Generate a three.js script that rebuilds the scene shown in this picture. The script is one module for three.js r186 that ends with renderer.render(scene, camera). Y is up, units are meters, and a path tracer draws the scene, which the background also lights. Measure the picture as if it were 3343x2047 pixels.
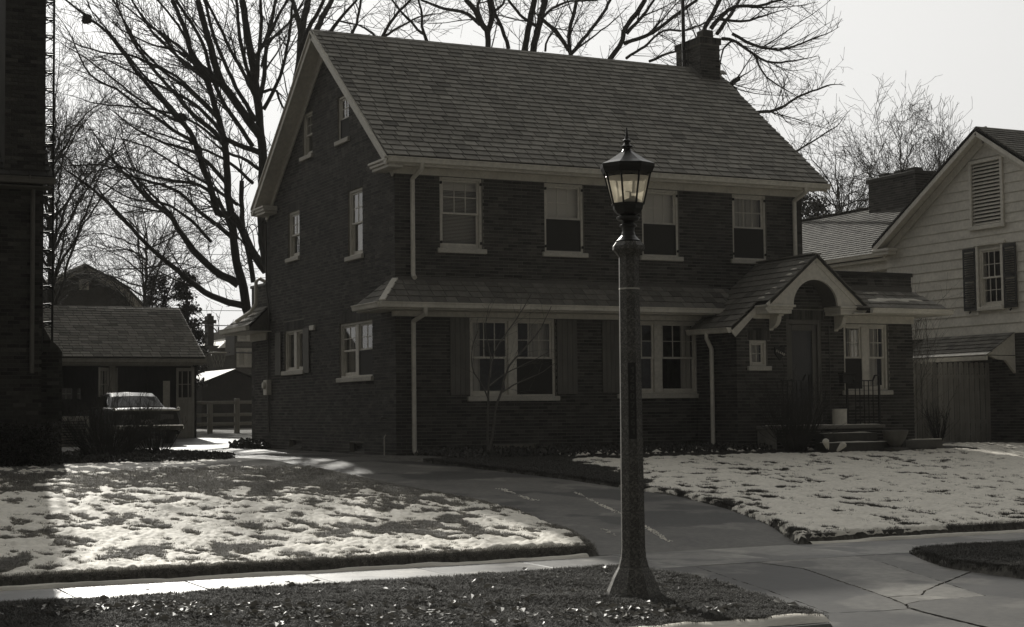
import * as THREE from 'three';
import { mergeGeometries } from 'three/addons/utils/BufferGeometryUtils.js';
import { FontLoader } from 'three/addons/loaders/FontLoader.js';
import { TextGeometry } from 'three/addons/geometries/TextGeometry.js';

// ---------------------------------------------------------------- camera, sky, sun
const scene = new THREE.Scene();
const camera = new THREE.PerspectiveCamera(22.0973, 1024 / 627, 0.1, 900);
const CAM = new THREE.Vector3(-11.7464, 0.8558, 28.7996);
camera.position.copy(CAM);
camera.rotation.set(0.0607625, -0.4597754, -0.011116, 'YXZ');
camera.updateMatrixWorld(true);

const renderer = new THREE.WebGLRenderer({ antialias: true });
renderer.setSize(1024, 627);
renderer.toneMapping = THREE.LinearToneMapping;
renderer.toneMappingExposure = 1.0;
renderer.shadowMap.enabled = true;
scene.fog = new THREE.FogExp2(new THREE.Color().setRGB(0.9, 0.88, 0.84), 0.0004);

// low winter sun behind the house, a little to the right of straight back
const SUN_AZ = 10 * Math.PI / 180, SUN_EL = 26.2 * Math.PI / 180;
const SUN = new THREE.Vector3(Math.sin(SUN_AZ) * Math.cos(SUN_EL), Math.sin(SUN_EL), -Math.cos(SUN_AZ) * Math.cos(SUN_EL));
const sun = new THREE.DirectionalLight(new THREE.Color().setRGB(1.0, 0.97, 0.9), 4.8);
sun.position.copy(SUN).multiplyScalar(80);
sun.target.position.set(0, 0, 5);
sun.castShadow = true;
sun.shadow.mapSize.set(4096, 4096);
Object.assign(sun.shadow.camera, { left: -40, right: 40, top: 40, bottom: -40, near: 1, far: 200 });
sun.shadow.radius = 1.2;
scene.add(sun, sun.target);

{ // thin bright winter haze: luminance falls with the angle from the sun, a little brighter at the horizon
  const W = 512, H = 256, d = new Float32Array(W * H * 4);
  for (let j = 0; j < H; j++) for (let i = 0; i < W; i++) {
    const el = ((j + 0.5) / H - 0.5) * Math.PI, az = ((i + 0.5) / W - 0.5) * 2 * Math.PI;
    // three's equirect: u = atan2(z, x) / 2pi + 0.5, v = asin(y) / pi + 0.5
    const x = Math.cos(el) * Math.cos(az), y = Math.sin(el), z = Math.cos(el) * Math.sin(az);
    const c = Math.max(-1, Math.min(1, x * SUN.x + y * SUN.y + z * SUN.z)), g = Math.acos(c);
    let L = SKY_BASE() + 0.86 * Math.exp(-Math.pow(g / 1.05, 3)) + 4.0 * Math.exp(-g * g / 0.016);
    L *= 1 + 0.06 * Math.pow(1 - Math.abs(y), 4);
    const k = (j * W + i) * 4;
    d[k] = L; d[k + 1] = L * 0.995; d[k + 2] = L * 0.975; d[k + 3] = 1;
  }
  function SKY_BASE() { return 0.11; }
  const t = new THREE.DataTexture(d, W, H, THREE.RGBAFormat, THREE.FloatType);
  t.mapping = THREE.EquirectangularReflectionMapping;
  t.minFilter = t.magFilter = THREE.LinearFilter; t.wrapS = THREE.RepeatWrapping; t.needsUpdate = true;
  scene.background = t; scene.environment = t;
}

// ---------------------------------------------------------------- helpers
function rngOf(seed) { let s = seed >>> 0; return () => { s = (s + 0x6D2B79F5) >>> 0; let t = s; t = Math.imul(t ^ (t >>> 15), t | 1); t ^= t + Math.imul(t ^ (t >>> 7), t | 61); return ((t ^ (t >>> 14)) >>> 0) / 4294967296; }; }
const V = (x, y, z) => new THREE.Vector3(x, y, z);
const clamp = (x, a = 0, b = 1) => Math.min(b, Math.max(a, x));
const sstep = (a, b, x) => { const t = clamp((x - a) / (b - a)); return t * t * (3 - 2 * t); };
const lerp = (a, b, t) => a + (b - a) * t;
function table(t, x) { // piecewise linear, t sorted by rising x
  if (x <= t[0][0]) return t[0][1];
  for (let i = 1; i < t.length; i++) if (x <= t[i][0]) return lerp(t[i - 1][1], t[i][1], (x - t[i - 1][0]) / (t[i][0] - t[i - 1][0]));
  return t[t.length - 1][1];
}
function hash(i, j, s) { let h = Math.imul(i, 374761393) ^ Math.imul(j, 668265263) ^ Math.imul(s + 11, 2147483647 ^ 0x5bd1e995); h = Math.imul(h ^ (h >>> 13), 1274126177); h ^= h >>> 16; return (h >>> 0) / 4294967296; }
function vnoise(x, y, s = 0, per = 0) {
  const i = Math.floor(x), j = Math.floor(y), f = x - i, g = y - j, u = f * f * (3 - 2 * f), v = g * g * (3 - 2 * g);
  const w = (a, b) => per ? hash(((a % per) + per) % per, ((b % per) + per) % per, s) : hash(a, b, s);
  return lerp(lerp(w(i, j), w(i + 1, j), u), lerp(w(i, j + 1), w(i + 1, j + 1), u), v);
}
function rfbm(x, y, s, o, gain) { let a = 1, r = 0, n = 0; for (let k = 0; k < o; k++) { r += a * vnoise(x, y, s + k); n += a; x = x * 2.03 + 7.1; y = y * 1.97 + 3.3; a *= gain; } return r / n; }
function fbm(x, y, s = 0, o = 4, per = 0) { let a = 0.5, r = 0, n = 0; for (let k = 0; k < o; k++) { r += a * vnoise(x, y, s + k, per); n += a; x *= 2; y *= 2; per *= 2; a *= 0.5; } return r / n; }

// pixel of the photograph (3343 x 2047) on a plane z = Z
const FPX = 5241.67, QC = camera.quaternion.clone();
function PX(x, y, Z) { const d = V((x - 1671.5) / FPX, -(y - 1023.5) / FPX, -1).applyQuaternion(QC); const t = (Z - CAM.z) / d.z; return CAM.clone().addScaledVector(d, t); }

class Geo {
  constructor() { this.p = []; this.n = []; this.u = []; this.c = []; this.i = []; }
  vert(p, n, u, v, col) { this.p.push(p.x, p.y, p.z); this.n.push(n.x, n.y, n.z); this.u.push(u, v); this.c.push(col[0], col[1], col[2]); return this.p.length / 3 - 1; }
  poly(pts, col = 1, uv0 = [0, 0]) { // convex, ccw from outside
    const C = Array.isArray(col) ? col : [col, col, col];
    const n = V(0, 0, 0);
    for (let k = 0; k < pts.length; k++) { const a = pts[k], b = pts[(k + 1) % pts.length]; n.x += (a.y - b.y) * (a.z + b.z); n.y += (a.z - b.z) * (a.x + b.x); n.z += (a.x - b.x) * (a.y + b.y); }
    n.normalize();
    const ax = Math.abs(n.x), ay = Math.abs(n.y), az = Math.abs(n.z), ids = [];
    for (const q of pts) { const [u, v] = ay > 0.62 && ay >= ax ? [q.x, q.z] : ax > az ? [q.z, q.y] : [q.x, q.y]; ids.push(this.vert(q, n, u + uv0[0], v + uv0[1], C)); }
    for (let k = 1; k < ids.length - 1; k++) this.i.push(ids[0], ids[k], ids[k + 1]);
    return this;
  }
  // oriented box: centre c, unit axes u v w (right-handed), half sizes, chamfer b
  obox(c, u, v, w, hu, hv, hw, { col = 1, b = 0, noBack = false, uv0 = [0, 0] } = {}) {
    const P = (a, bb, d) => c.clone().addScaledVector(u, a).addScaledVector(v, bb).addScaledVector(w, d);
    b = Math.min(b, hu * 0.45, hv * 0.45, hw * 0.45);
    const A = hu - b, B = hv - b, D = hw - b;
    this.poly([P(-A, -B, hw), P(A, -B, hw), P(A, B, hw), P(-A, B, hw)], col, uv0);
    if (!noBack) this.poly([P(A, -B, -hw), P(-A, -B, -hw), P(-A, B, -hw), P(A, B, -hw)], col, uv0);
    this.poly([P(hu, -B, D), P(hu, -B, -D), P(hu, B, -D), P(hu, B, D)], col, uv0);
    this.poly([P(-hu, -B, -D), P(-hu, -B, D), P(-hu, B, D), P(-hu, B, -D)], col, uv0);
    this.poly([P(-A, hv, D), P(A, hv, D), P(A, hv, -D), P(-A, hv, -D)], col, uv0);
    this.poly([P(-A, -hv, -D), P(A, -hv, -D), P(A, -hv, D), P(-A, -hv, D)], col, uv0);
    if (b > 0) {
      for (const sx of [-1, 1]) for (const sy of [-1, 1]) {
        const q = [P(sx * A, sy * hv, D), P(sx * hu, sy * B, D), P(sx * hu, sy * B, -D), P(sx * A, sy * hv, -D)]; this.poly(sx * sy > 0 ? q : [q[3], q[2], q[1], q[0]], col, uv0);
      }
      for (const sx of [-1, 1]) for (const sz of [-1, 1]) { const q = [P(sx * hu, -B, sz * D), P(sx * A, -B, sz * hw), P(sx * A, B, sz * hw), P(sx * hu, B, sz * D)]; this.poly(sx * sz > 0 ? [q[3], q[2], q[1], q[0]] : q, col, uv0); }
      for (const sy of [-1, 1]) for (const sz of [-1, 1]) { const q = [P(-A, sy * hv, sz * D), P(-A, sy * B, sz * hw), P(A, sy * B, sz * hw), P(A, sy * hv, sz * D)]; this.poly(sy * sz > 0 ? q : [q[3], q[2], q[1], q[0]], col, uv0); }
      for (const sx of [-1, 1]) for (const sy of [-1, 1]) for (const sz of [-1, 1]) { const q = [P(sx * hu, sy * B, sz * D), P(sx * A, sy * hv, sz * D), P(sx * A, sy * B, sz * hw)]; this.poly(sx * sy * sz > 0 ? q : [q[2], q[1], q[0]], col, uv0); }
    }
    return this;
  }
  box(x0, x1, y0, y1, z0, z1, o = {}) { return this.obox(V((x0 + x1) / 2, (y0 + y1) / 2, (z0 + z1) / 2), V(1, 0, 0), V(0, 1, 0), V(0, 0, 1), Math.abs(x1 - x0) / 2, Math.abs(y1 - y0) / 2, Math.abs(z1 - z0) / 2, o); }
  // bar between two points with rectangular section, up vector for orientation
  bar(a, b, wd, ht, up = V(0, 1, 0), o = {}) {
    const w = b.clone().sub(a), L = w.length(); w.normalize();
    const u = up.clone().cross(w).normalize(), v = w.clone().cross(u);
    return this.obox(a.clone().add(b).multiplyScalar(0.5), u, v, w, wd / 2, ht / 2, L / 2, o);
  }
  // convex or simple polygon in a plane, extruded along vector e (uses THREE triangulation)
  prism(pts, e, col = 1) {
    const n = V(0, 0, 0);
    for (let k = 0; k < pts.length; k++) { const a = pts[k], b = pts[(k + 1) % pts.length]; n.x += (a.y - b.y) * (a.z + b.z); n.y += (a.z - b.z) * (a.x + b.x); n.z += (a.x - b.x) * (a.y + b.y); }
    n.normalize();
    if (n.dot(e) > 0) pts = pts.slice().reverse(), n.negate(); // base faces away from e
    const u = pts[1].clone().sub(pts[0]).normalize(), v = n.clone().cross(u);
    const p2 = pts.map(q => new THREE.Vector2(q.clone().sub(pts[0]).dot(u), q.clone().sub(pts[0]).dot(v)));
    for (const f of THREE.ShapeUtils.triangulateShape(p2, [])) {
      this.poly(f.map(k => pts[k]), col);
      this.poly(f.slice().reverse().map(k => pts[k].clone().add(e)), col);
    }
    for (let k = 0; k < pts.length; k++) { const a = pts[k], b = pts[(k + 1) % pts.length]; this.poly([b, a, a.clone().add(e), b.clone().add(e)], col); }
    return this;
  }
  tube(pts, rad, seg = 6, col = 1, cap = true) {
    const C = Array.isArray(col) ? col : [col, col, col];
    let prev = null, up = V(0.31, 0.2, 0.93), L = 0;
    for (let k = 0; k < pts.length; k++) {
      const t = (k === 0 ? pts[1].clone().sub(pts[0]) : k === pts.length - 1 ? pts[k].clone().sub(pts[k - 1]) : pts[k + 1].clone().sub(pts[k - 1])).normalize();
      if (k) L += pts[k].distanceTo(pts[k - 1]);
      if (Math.abs(t.dot(up)) > 0.95) up = Math.abs(t.y) > 0.9 ? V(1, 0, 0) : V(0, 1, 0);
      const a = up.clone().addScaledVector(t, -up.dot(t)).normalize(), b = t.clone().cross(a); up = a;
      const r = Array.isArray(rad) ? rad[k] : rad, ring = [];
      for (let s = 0; s <= seg; s++) { const f = s / seg * 2 * Math.PI, n = a.clone().multiplyScalar(Math.cos(f)).addScaledVector(b, Math.sin(f)); ring.push(this.vert(pts[k].clone().addScaledVector(n, r), n, s / seg * 6.283 * r, L, C)); }
      if (prev) for (let s = 0; s < seg; s++) this.i.push(prev[s], prev[s + 1], ring[s + 1], prev[s], ring[s + 1], ring[s]);
      if (cap && (k === 0 || k === pts.length - 1)) { const n = t.clone().multiplyScalar(k === 0 ? -1 : 1), o = this.vert(pts[k], n, 0, 0, C), e = []; for (let s = 0; s < seg; s++) { const q = ring[s]; e.push(this.vert(V(this.p[q * 3], this.p[q * 3 + 1], this.p[q * 3 + 2]), n, 0, 0, C)); } for (let s = 0; s < seg; s++) k === 0 ? this.i.push(o, e[(s + 1) % seg], e[s]) : this.i.push(o, e[s], e[(s + 1) % seg]); }
      prev = ring;
    }
    return this;
  }
  // lathe about a vertical axis at (x, z); profile [[r, y], ...] from bottom to top; sides n (flat when faceted)
  lathe(x, z, prof, n = 20, { col = 1, faceted = false, phase = 0, rot = null } = {}) {
    const C = [col, col, col], at = (r, y, f) => { const q = V(Math.cos(f) * r, y, Math.sin(f) * r); if (rot) q.applyQuaternion(rot); return q.add(V(x, 0, z)); };
    for (let k = 0; k < prof.length - 1; k++) for (let s = 0; s < n; s++) {
      const f0 = phase + s / n * 2 * Math.PI, f1 = phase + (s + 1) / n * 2 * Math.PI, [r0, y0] = prof[k], [r1, y1] = prof[k + 1];
      const q = [at(r0, y0, f1), at(r0, y0, f0), at(r1, y1, f0), at(r1, y1, f1)];
      if (faceted) { const w = q.filter((e, i) => !(r0 === 0 && i === 1) && !(r1 === 0 && i === 3)); this.poly(w, col); continue; }
      const sl = Math.atan2(r0 - r1, y1 - y0), nn = f => { const w = V(Math.cos(f) * Math.cos(sl), Math.sin(sl), Math.sin(f) * Math.cos(sl)); if (rot) w.applyQuaternion(rot); return w; };
      const a = this.vert(q[0], nn(f1), f1 * 0.3, y0, C), b = this.vert(q[1], nn(f0), f0 * 0.3, y0, C), c = this.vert(q[2], nn(f0), f0 * 0.3, y1, C), d = this.vert(q[3], nn(f1), f1 * 0.3, y1, C);
      this.i.push(a, b, c, a, c, d);
    }
    return this;
  }
  get empty() { return !this.i.length; }
  geometry() {
    const g = new THREE.BufferGeometry();
    g.setAttribute('position', new THREE.Float32BufferAttribute(this.p, 3)); g.setAttribute('normal', new THREE.Float32BufferAttribute(this.n, 3));
    g.setAttribute('uv', new THREE.Float32BufferAttribute(this.u, 2)); g.setAttribute('color', new THREE.Float32BufferAttribute(this.c, 3));
    g.setIndex(this.i); return g;
  }
}

// ---------------------------------------------------------------- things, parts, names
const taken = {};
function numbered(n) { taken[n] = (taken[n] || 0) + 1; return taken[n] === 1 ? n : n + '_' + String(taken[n] - 1).padStart(3, '0'); }
const BASE = new WeakMap();
function tag(o, label, category, { group, kind } = {}) { o.userData.label = label; o.userData.category = category; if (group) o.userData.group = group; if (kind) o.userData.kind = kind; return o; }
function thing(name, label, category, [x, y, z] = [0, 0, 0], extra = {}) { const o = new THREE.Group(); o.name = numbered(name); o.position.set(x, y, z); BASE.set(o, V(x, y, z)); scene.add(o); return tag(o, label, category, extra); }
function part(parent, name, geo, mat, extra = {}) {
  const g = geo instanceof Geo ? geo.geometry() : geo, b = BASE.get(parent);
  g.translate(-b.x, -b.y, -b.z);
  const m = new THREE.Mesh(g, mat); m.name = name; m.castShadow = m.receiveShadow = true; BASE.set(m, b); parent.add(m);
  if (extra.label) m.userData.label = extra.label; if (extra.kind) m.userData.kind = extra.kind;
  return m;
}
function solo(name, geo, mat, label, category, base = [0, 0, 0], extra = {}) { // a thing of one mesh
  const g = geo instanceof Geo ? geo.geometry() : geo; g.translate(-base[0], -base[1], -base[2]);
  const m = new THREE.Mesh(g, mat); m.name = numbered(name); m.position.set(...base); BASE.set(m, V(...base)); m.castShadow = m.receiveShadow = true; scene.add(m); return tag(m, label, category, extra);
}
function setting(name, geo, mat, label, category) { return solo(name, geo, mat, label, category, [0, 0, 0], { kind: 'structure' }); }
// pieces: [{c,u,v,w,hu,hv,hw,col}]; the `limit` largest in view are meshes of their own, the rest one part
function pieces(parent, name, restName, list, mat, { limit = 300, b = 0, score = q => -q.c.distanceTo(CAM), noBack = true } = {}) {
  const ord = list.map((q, k) => [score(q), k]).sort((a, c) => c[0] - a[0]), pick = new Set(ord.slice(0, limit).map(e => e[1])), rest = new Geo();
  list.forEach((q, k) => {
    const g = pick.has(k) ? new Geo() : rest;
    g.obox(q.c, q.u, q.v, q.w, q.hu, q.hv, q.hw, { col: q.col, b: pick.has(k) ? b : 0, noBack, uv0: [hash(k, 3, 7) * 7, hash(k, 5, 9) * 7] });
    if (pick.has(k)) part(parent, name, g, mat);
  });
  if (!rest.empty) part(parent, restName, rest, mat, { kind: 'stuff' });
}

// ---------------------------------------------------------------- textures and materials
const toS = v => { v = clamp(v); return Math.round(255 * (v <= 0.0031308 ? 12.92 * v : 1.055 * Math.pow(v, 1 / 2.4) - 0.055)); };
function tex(size, metres, fn, srgb = true) {
  const d = new Uint8Array(size * size * 4);
  for (let j = 0; j < size; j++) for (let i = 0; i < size; i++) { const v = fn(i / size, j / size), k = (j * size + i) * 4, b = srgb ? toS(v) : Math.round(255 * clamp(v)); d[k] = d[k + 1] = d[k + 2] = b; d[k + 3] = 255; }
  const t = new THREE.DataTexture(d, size, size); t.wrapS = t.wrapT = THREE.RepeatWrapping; t.magFilter = THREE.LinearFilter; t.minFilter = THREE.LinearMipmapLinearFilter; t.generateMipmaps = true;
  t.repeat.set(1 / metres, 1 / metres); if (srgb) t.colorSpace = THREE.SRGBColorSpace; t.needsUpdate = true; return t;
}
const grain = (u, v, f, s, o = 5) => fbm(u * f, v * f, s, o, f);
const T = {
  fine: tex(512, 1.1, (u, v) => 0.62 + 0.38 * (0.6 * grain(u, v, 24, 1, 4) + 0.4 * grain(u, v, 5, 2, 3)) * 1.25),
  fineB: tex(512, 1.1, (u, v) => grain(u, v, 40, 3, 4), false),
  rough: tex(512, 1.7, (u, v) => 0.45 + 0.75 * (0.5 * grain(u, v, 30, 4, 4) + 0.5 * grain(u, v, 6, 5, 4))),
  roughB: tex(512, 0.9, (u, v) => grain(u, v, 30, 6, 5), false),
  concrete: tex(512, 2.3, (u, v) => 0.5 + 0.5 * (0.45 * grain(u, v, 90, 7, 3) + 0.55 * grain(u, v, 5, 8, 5)) + 0.05 * (grain(u, v, 160, 9, 1) > 0.8 ? -2 : 0)),
  concreteB: tex(512, 0.8, (u, v) => grain(u, v, 60, 10, 4), false),
  wood: tex(512, 1.2, (u, v) => 0.55 + 0.5 * (0.6 * fbm(u * 60, v * 3, 11, 4, 0) + 0.4 * grain(u, v, 6, 12, 3))),
  aggregate: tex(512, 0.45, (u, v) => { const a = grain(u, v, 36, 13, 2), b = grain(u, v, 60, 14, 2); return a > 0.6 ? 0.85 : b < 0.36 ? 0.25 : 0.42 + 0.2 * b; }),
  aggregateB: tex(512, 0.45, (u, v) => grain(u, v, 36, 13, 2), false),
  paving: tex(1024, 6.5, (u, v) => { const big = grain(u, v, 5, 31, 6), mid = grain(u, v, 14, 32, 5), f = grain(u, v, 130, 33, 3), damp = sstep(0.47, 0.56, big + 0.16 * (mid - 0.5)), scuff = sstep(0.6, 0.72, grain(u, v, 9, 35, 6)); return clamp((0.3 + 0.42 * damp + 0.45 * scuff) * (0.55 + 0.6 * f) * (0.65 + 0.7 * mid)); }),
  asphalt: tex(512, 1.3, (u, v) => 0.5 + 0.6 * grain(u, v, 110, 15, 2) * (0.7 + 0.6 * grain(u, v, 4, 16, 4))),
  soil: tex(512, 1.5, (u, v) => { const a = grain(u, v, 50, 17, 4), b = grain(u, v, 7, 18, 4); return 0.25 + 0.9 * a * (0.4 + b); }),
  bark: tex(256, 0.5, (u, v) => 0.4 + 0.7 * fbm(u * 24, v * 5, 19, 4, 0)),
};
const TINT = [1.055, 1.0, 0.87];
function grey(v) { return new THREE.Color().setRGB(v * TINT[0], v * TINT[1], v * TINT[2]); }
function mat(v, { rough = 0.85, map = null, bump = null, bs = 0.002, metal = 0, env = 1, spec = 0.5, ...rest } = {}) {
  const m = new THREE.MeshPhysicalMaterial({ color: grey(v), roughness: rough, metalness: metal, vertexColors: true, specularIntensity: spec, ...rest });
  if (map) m.map = map; if (bump) { m.bumpMap = bump; m.bumpScale = bs; } return m;
}
const M = {
  brick: mat(0.066, { map: T.rough, bump: T.roughB, bs: 0.003, rough: 0.9 }),
  mortar: mat(0.25, { map: T.rough, bump: T.roughB, bs: 0.002, rough: 0.95 }),
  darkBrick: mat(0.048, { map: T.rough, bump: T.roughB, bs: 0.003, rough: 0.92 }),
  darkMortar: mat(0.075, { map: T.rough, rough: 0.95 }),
  trim: mat(0.64, { map: T.fine, bump: T.fineB, bs: 0.0008, rough: 0.6 }),
  sill: mat(0.62, { map: T.concrete, bump: T.concreteB, bs: 0.001, rough: 0.85 }),
  shutter: mat(0.16, { map: T.wood, rough: 0.7 }),
  darkTrim: mat(0.12, { map: T.fine, rough: 0.6 }),
  shingle: mat(0.26, { map: T.rough, bump: T.roughB, bs: 0.003, rough: 0.92 }),
  underlay: mat(0.04, { rough: 0.95 }),
  pentShingle: mat(0.2, { map: T.rough, bump: T.roughB, bs: 0.004, rough: 0.9 }),
  siding: mat(0.66, { map: T.fine, bump: T.fineB, bs: 0.0008, rough: 0.65 }),
  metalDark: mat(0.03, { rough: 0.38, metal: 0.2 }),
  ironBlack: mat(0.025, { rough: 0.5 }),
  gutter: mat(0.7, { map: T.fine, rough: 0.5 }),
  concrete: mat(0.27, { map: T.paving, bump: T.concreteB, bs: 0.0012, rough: 0.45, spec: 0.9 }),
  apron: mat(0.17, { map: T.paving, bump: T.concreteB, bs: 0.0015, rough: 0.5 }),
  drive: mat(0.14, { map: T.paving, bump: T.concreteB, bs: 0.0015, rough: 0.6 }),
  asphalt: mat(0.045, { map: T.asphalt, bump: T.concreteB, bs: 0.003, rough: 0.85 }),
  post: mat(0.17, { map: T.aggregate, bump: T.aggregateB, bs: 0.003, rough: 0.55 }),
  darkWood: mat(0.07, { map: T.wood, rough: 0.9 }),
  garage: mat(0.36, { map: T.wood, rough: 0.75 }),
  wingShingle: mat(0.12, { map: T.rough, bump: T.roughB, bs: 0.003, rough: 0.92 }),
  wood: mat(0.34, { map: T.wood, bump: T.roughB, bs: 0.002, rough: 0.85 }),
  snow: mat(0.73, { rough: 0.75, map: T.fine, bump: T.fineB, bs: 0.003 }),
  soil: mat(0.14, { map: T.soil, bump: T.roughB, bs: 0.012, rough: 0.97 }),
  crack: mat(0.02, { rough: 1 }),
  bark: mat(0.05, { map: T.bark, bump: T.roughB, bs: 0.006, rough: 0.95 }),
  paleBark: mat(0.16, { map: T.bark, rough: 0.95 }),
  twig: mat(0.045, { rough: 0.95 }),
  leaf: mat(0.05, { rough: 0.6, side: THREE.DoubleSide }),
  interior: mat(0.16, { rough: 0.95, map: T.fine }),
  curtain: mat(0.5, { rough: 0.95, side: THREE.DoubleSide, transmission: 0.3, thickness: 0 }),
  blind: mat(0.55, { rough: 0.7 }),
  screen: mat(0.035, { rough: 0.8 }),
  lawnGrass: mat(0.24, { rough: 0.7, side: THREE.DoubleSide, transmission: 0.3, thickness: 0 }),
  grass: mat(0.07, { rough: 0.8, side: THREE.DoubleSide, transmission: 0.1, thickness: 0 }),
  deadLeaf: mat(0.16, { rough: 0.55, side: THREE.DoubleSide, transmission: 0.2, thickness: 0 }),
  frosted: mat(0.95, { rough: 0.8, transmission: 0.92, thickness: 0, side: THREE.DoubleSide, map: T.fine }),
  digit: mat(0.075, { rough: 0.7 }),
  carPaint: mat(0.03, { rough: 0.3, clearcoat: 1, clearcoatRoughness: 0.08 }),
  carGlass: mat(0.02, { rough: 0.05 }),
  chrome: mat(0.6, { rough: 0.12, metal: 1 }),
  glass: new THREE.MeshPhysicalMaterial({ color: new THREE.Color(1, 1, 1), roughness: 0.02, transmission: 1, thickness: 0, ior: 1.5, specularIntensity: 1 }),
};

// ---------------------------------------------------------------- terrain and pavements
const HZ = [[-300, 1.0], [-30, 0.3], [-17, 0.17], [-12, 0.08], [-8, 0.03], [1, -0.02], [3, -0.10], [6, -0.24], [9, -0.40], [12, -0.56], [13.8, -0.68], [19.3, -0.72], [60, -0.72]];
const hz = z => (table(HZ, z - 0.5) + table(HZ, z + 0.5) + table(HZ, z)) / 3;
const DL = [[-17, -5.2], [-13, -4.2], [-10.3, -2.5], [-6, -2.55], [-1.2, -2.6], [1.75, -2.68], [3.8, -2.68], [5.8, -2.66], [7.2, -2.6], [8.8, -2.42], [10.14, -2.45], [12.4, -2.88], [14.24, -3.45]];
const DR = [[-17, 1.6], [-14, 1.5], [-10.6, 0.8], [-9.7, -0.1], [-8, -0.25], [0, -0.3], [1.5, -0.36], [4.3, 0.1], [5.7, 0.38], [8.2, 0.62], [9, 0.7], [10.65, 0.43], [12.4, -0.12], [14.02, -0.84]];
const AL = [[15.2, -3.86], [16.2, -3.8], [17.1, -3.9], [18, -4.1], [19.3, -4.42]];
const AR = [[15.2, -0.35], [15.8, -0.66], [16.5, -0.95], [17.4, -0.86], [19.3, -0.35]];
const SW0 = 13.8, SW1 = 15.3, CURB = 19.15;
// signed distance into paving (positive inside)
function paved(x, z) {
  let d = -9;
  d = Math.max(d, Math.min(z - SW0, SW1 - z));
  if (z < SW0 + 0.3 && z > -17.2) d = Math.max(d, Math.min(x - table(DL, z), table(DR, z) - x));
  if (z > SW1 - 0.3) d = Math.max(d, Math.min(x - table(AL, z), table(AR, z) - x));
  return d;
}
function raise(x, z) {
  if (z > CURB - 0.02) return -0.13;
  const d = paved(x, z);
  if (z > SW1 && d > 0.01) return -0.16;
  let r = z > SW1 ? 0.045 : lerp(0.05, 0.085, sstep(11.5, 13.2, z));
  if (z < 1) r *= lerp(0.25, 1, sstep(-3, 1, z));
  return lerp(-0.03, r, sstep(0.0, 0.07, -d)) + (z < SW0 ? 0.05 * (fbm(x * 0.7, z * 0.7, 40, 3) - 0.5) * sstep(0.1, 0.8, -d) : 0.03 * (fbm(x * 1.3, z * 1.3, 41, 3) - 0.5) * sstep(0.05, 0.4, -d));
}
const ground = (x, z) => hz(z) + raise(x, z);
function axis(spec) { const r = []; for (let k = 0; k < spec.length - 1; k++) { const [a, s] = spec[k], b = spec[k + 1][0], n = Math.max(1, Math.round(Math.abs(b - a) / s)); for (let i = 0; i < n; i++) r.push(a + (b - a) * i / n); } r.push(spec[spec.length - 1][0]); return r; }
function heightGrid(xs, zs, fn, keep) {
  const p = [], u = [], c = [], idx = [], n = xs.length;
  for (const z of zs) for (const x of xs) { p.push(x, fn(x, z), z); u.push(x, z); c.push(1, 1, 1); }
  for (let j = 0; j < zs.length - 1; j++) for (let i = 0; i < n - 1; i++) { const a = j * n + i, b = a + 1, d = a + n, e = d + 1; if (keep && !keep(a, b, d, e)) continue; idx.push(a, d, b, b, d, e); }
  const g = new THREE.BufferGeometry(); g.setAttribute('position', new THREE.Float32BufferAttribute(p, 3)); g.setAttribute('uv', new THREE.Float32BufferAttribute(u, 2)); g.setAttribute('color', new THREE.Float32BufferAttribute(c, 3)); g.setIndex(idx); g.computeVertexNormals(); return g;
}
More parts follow.
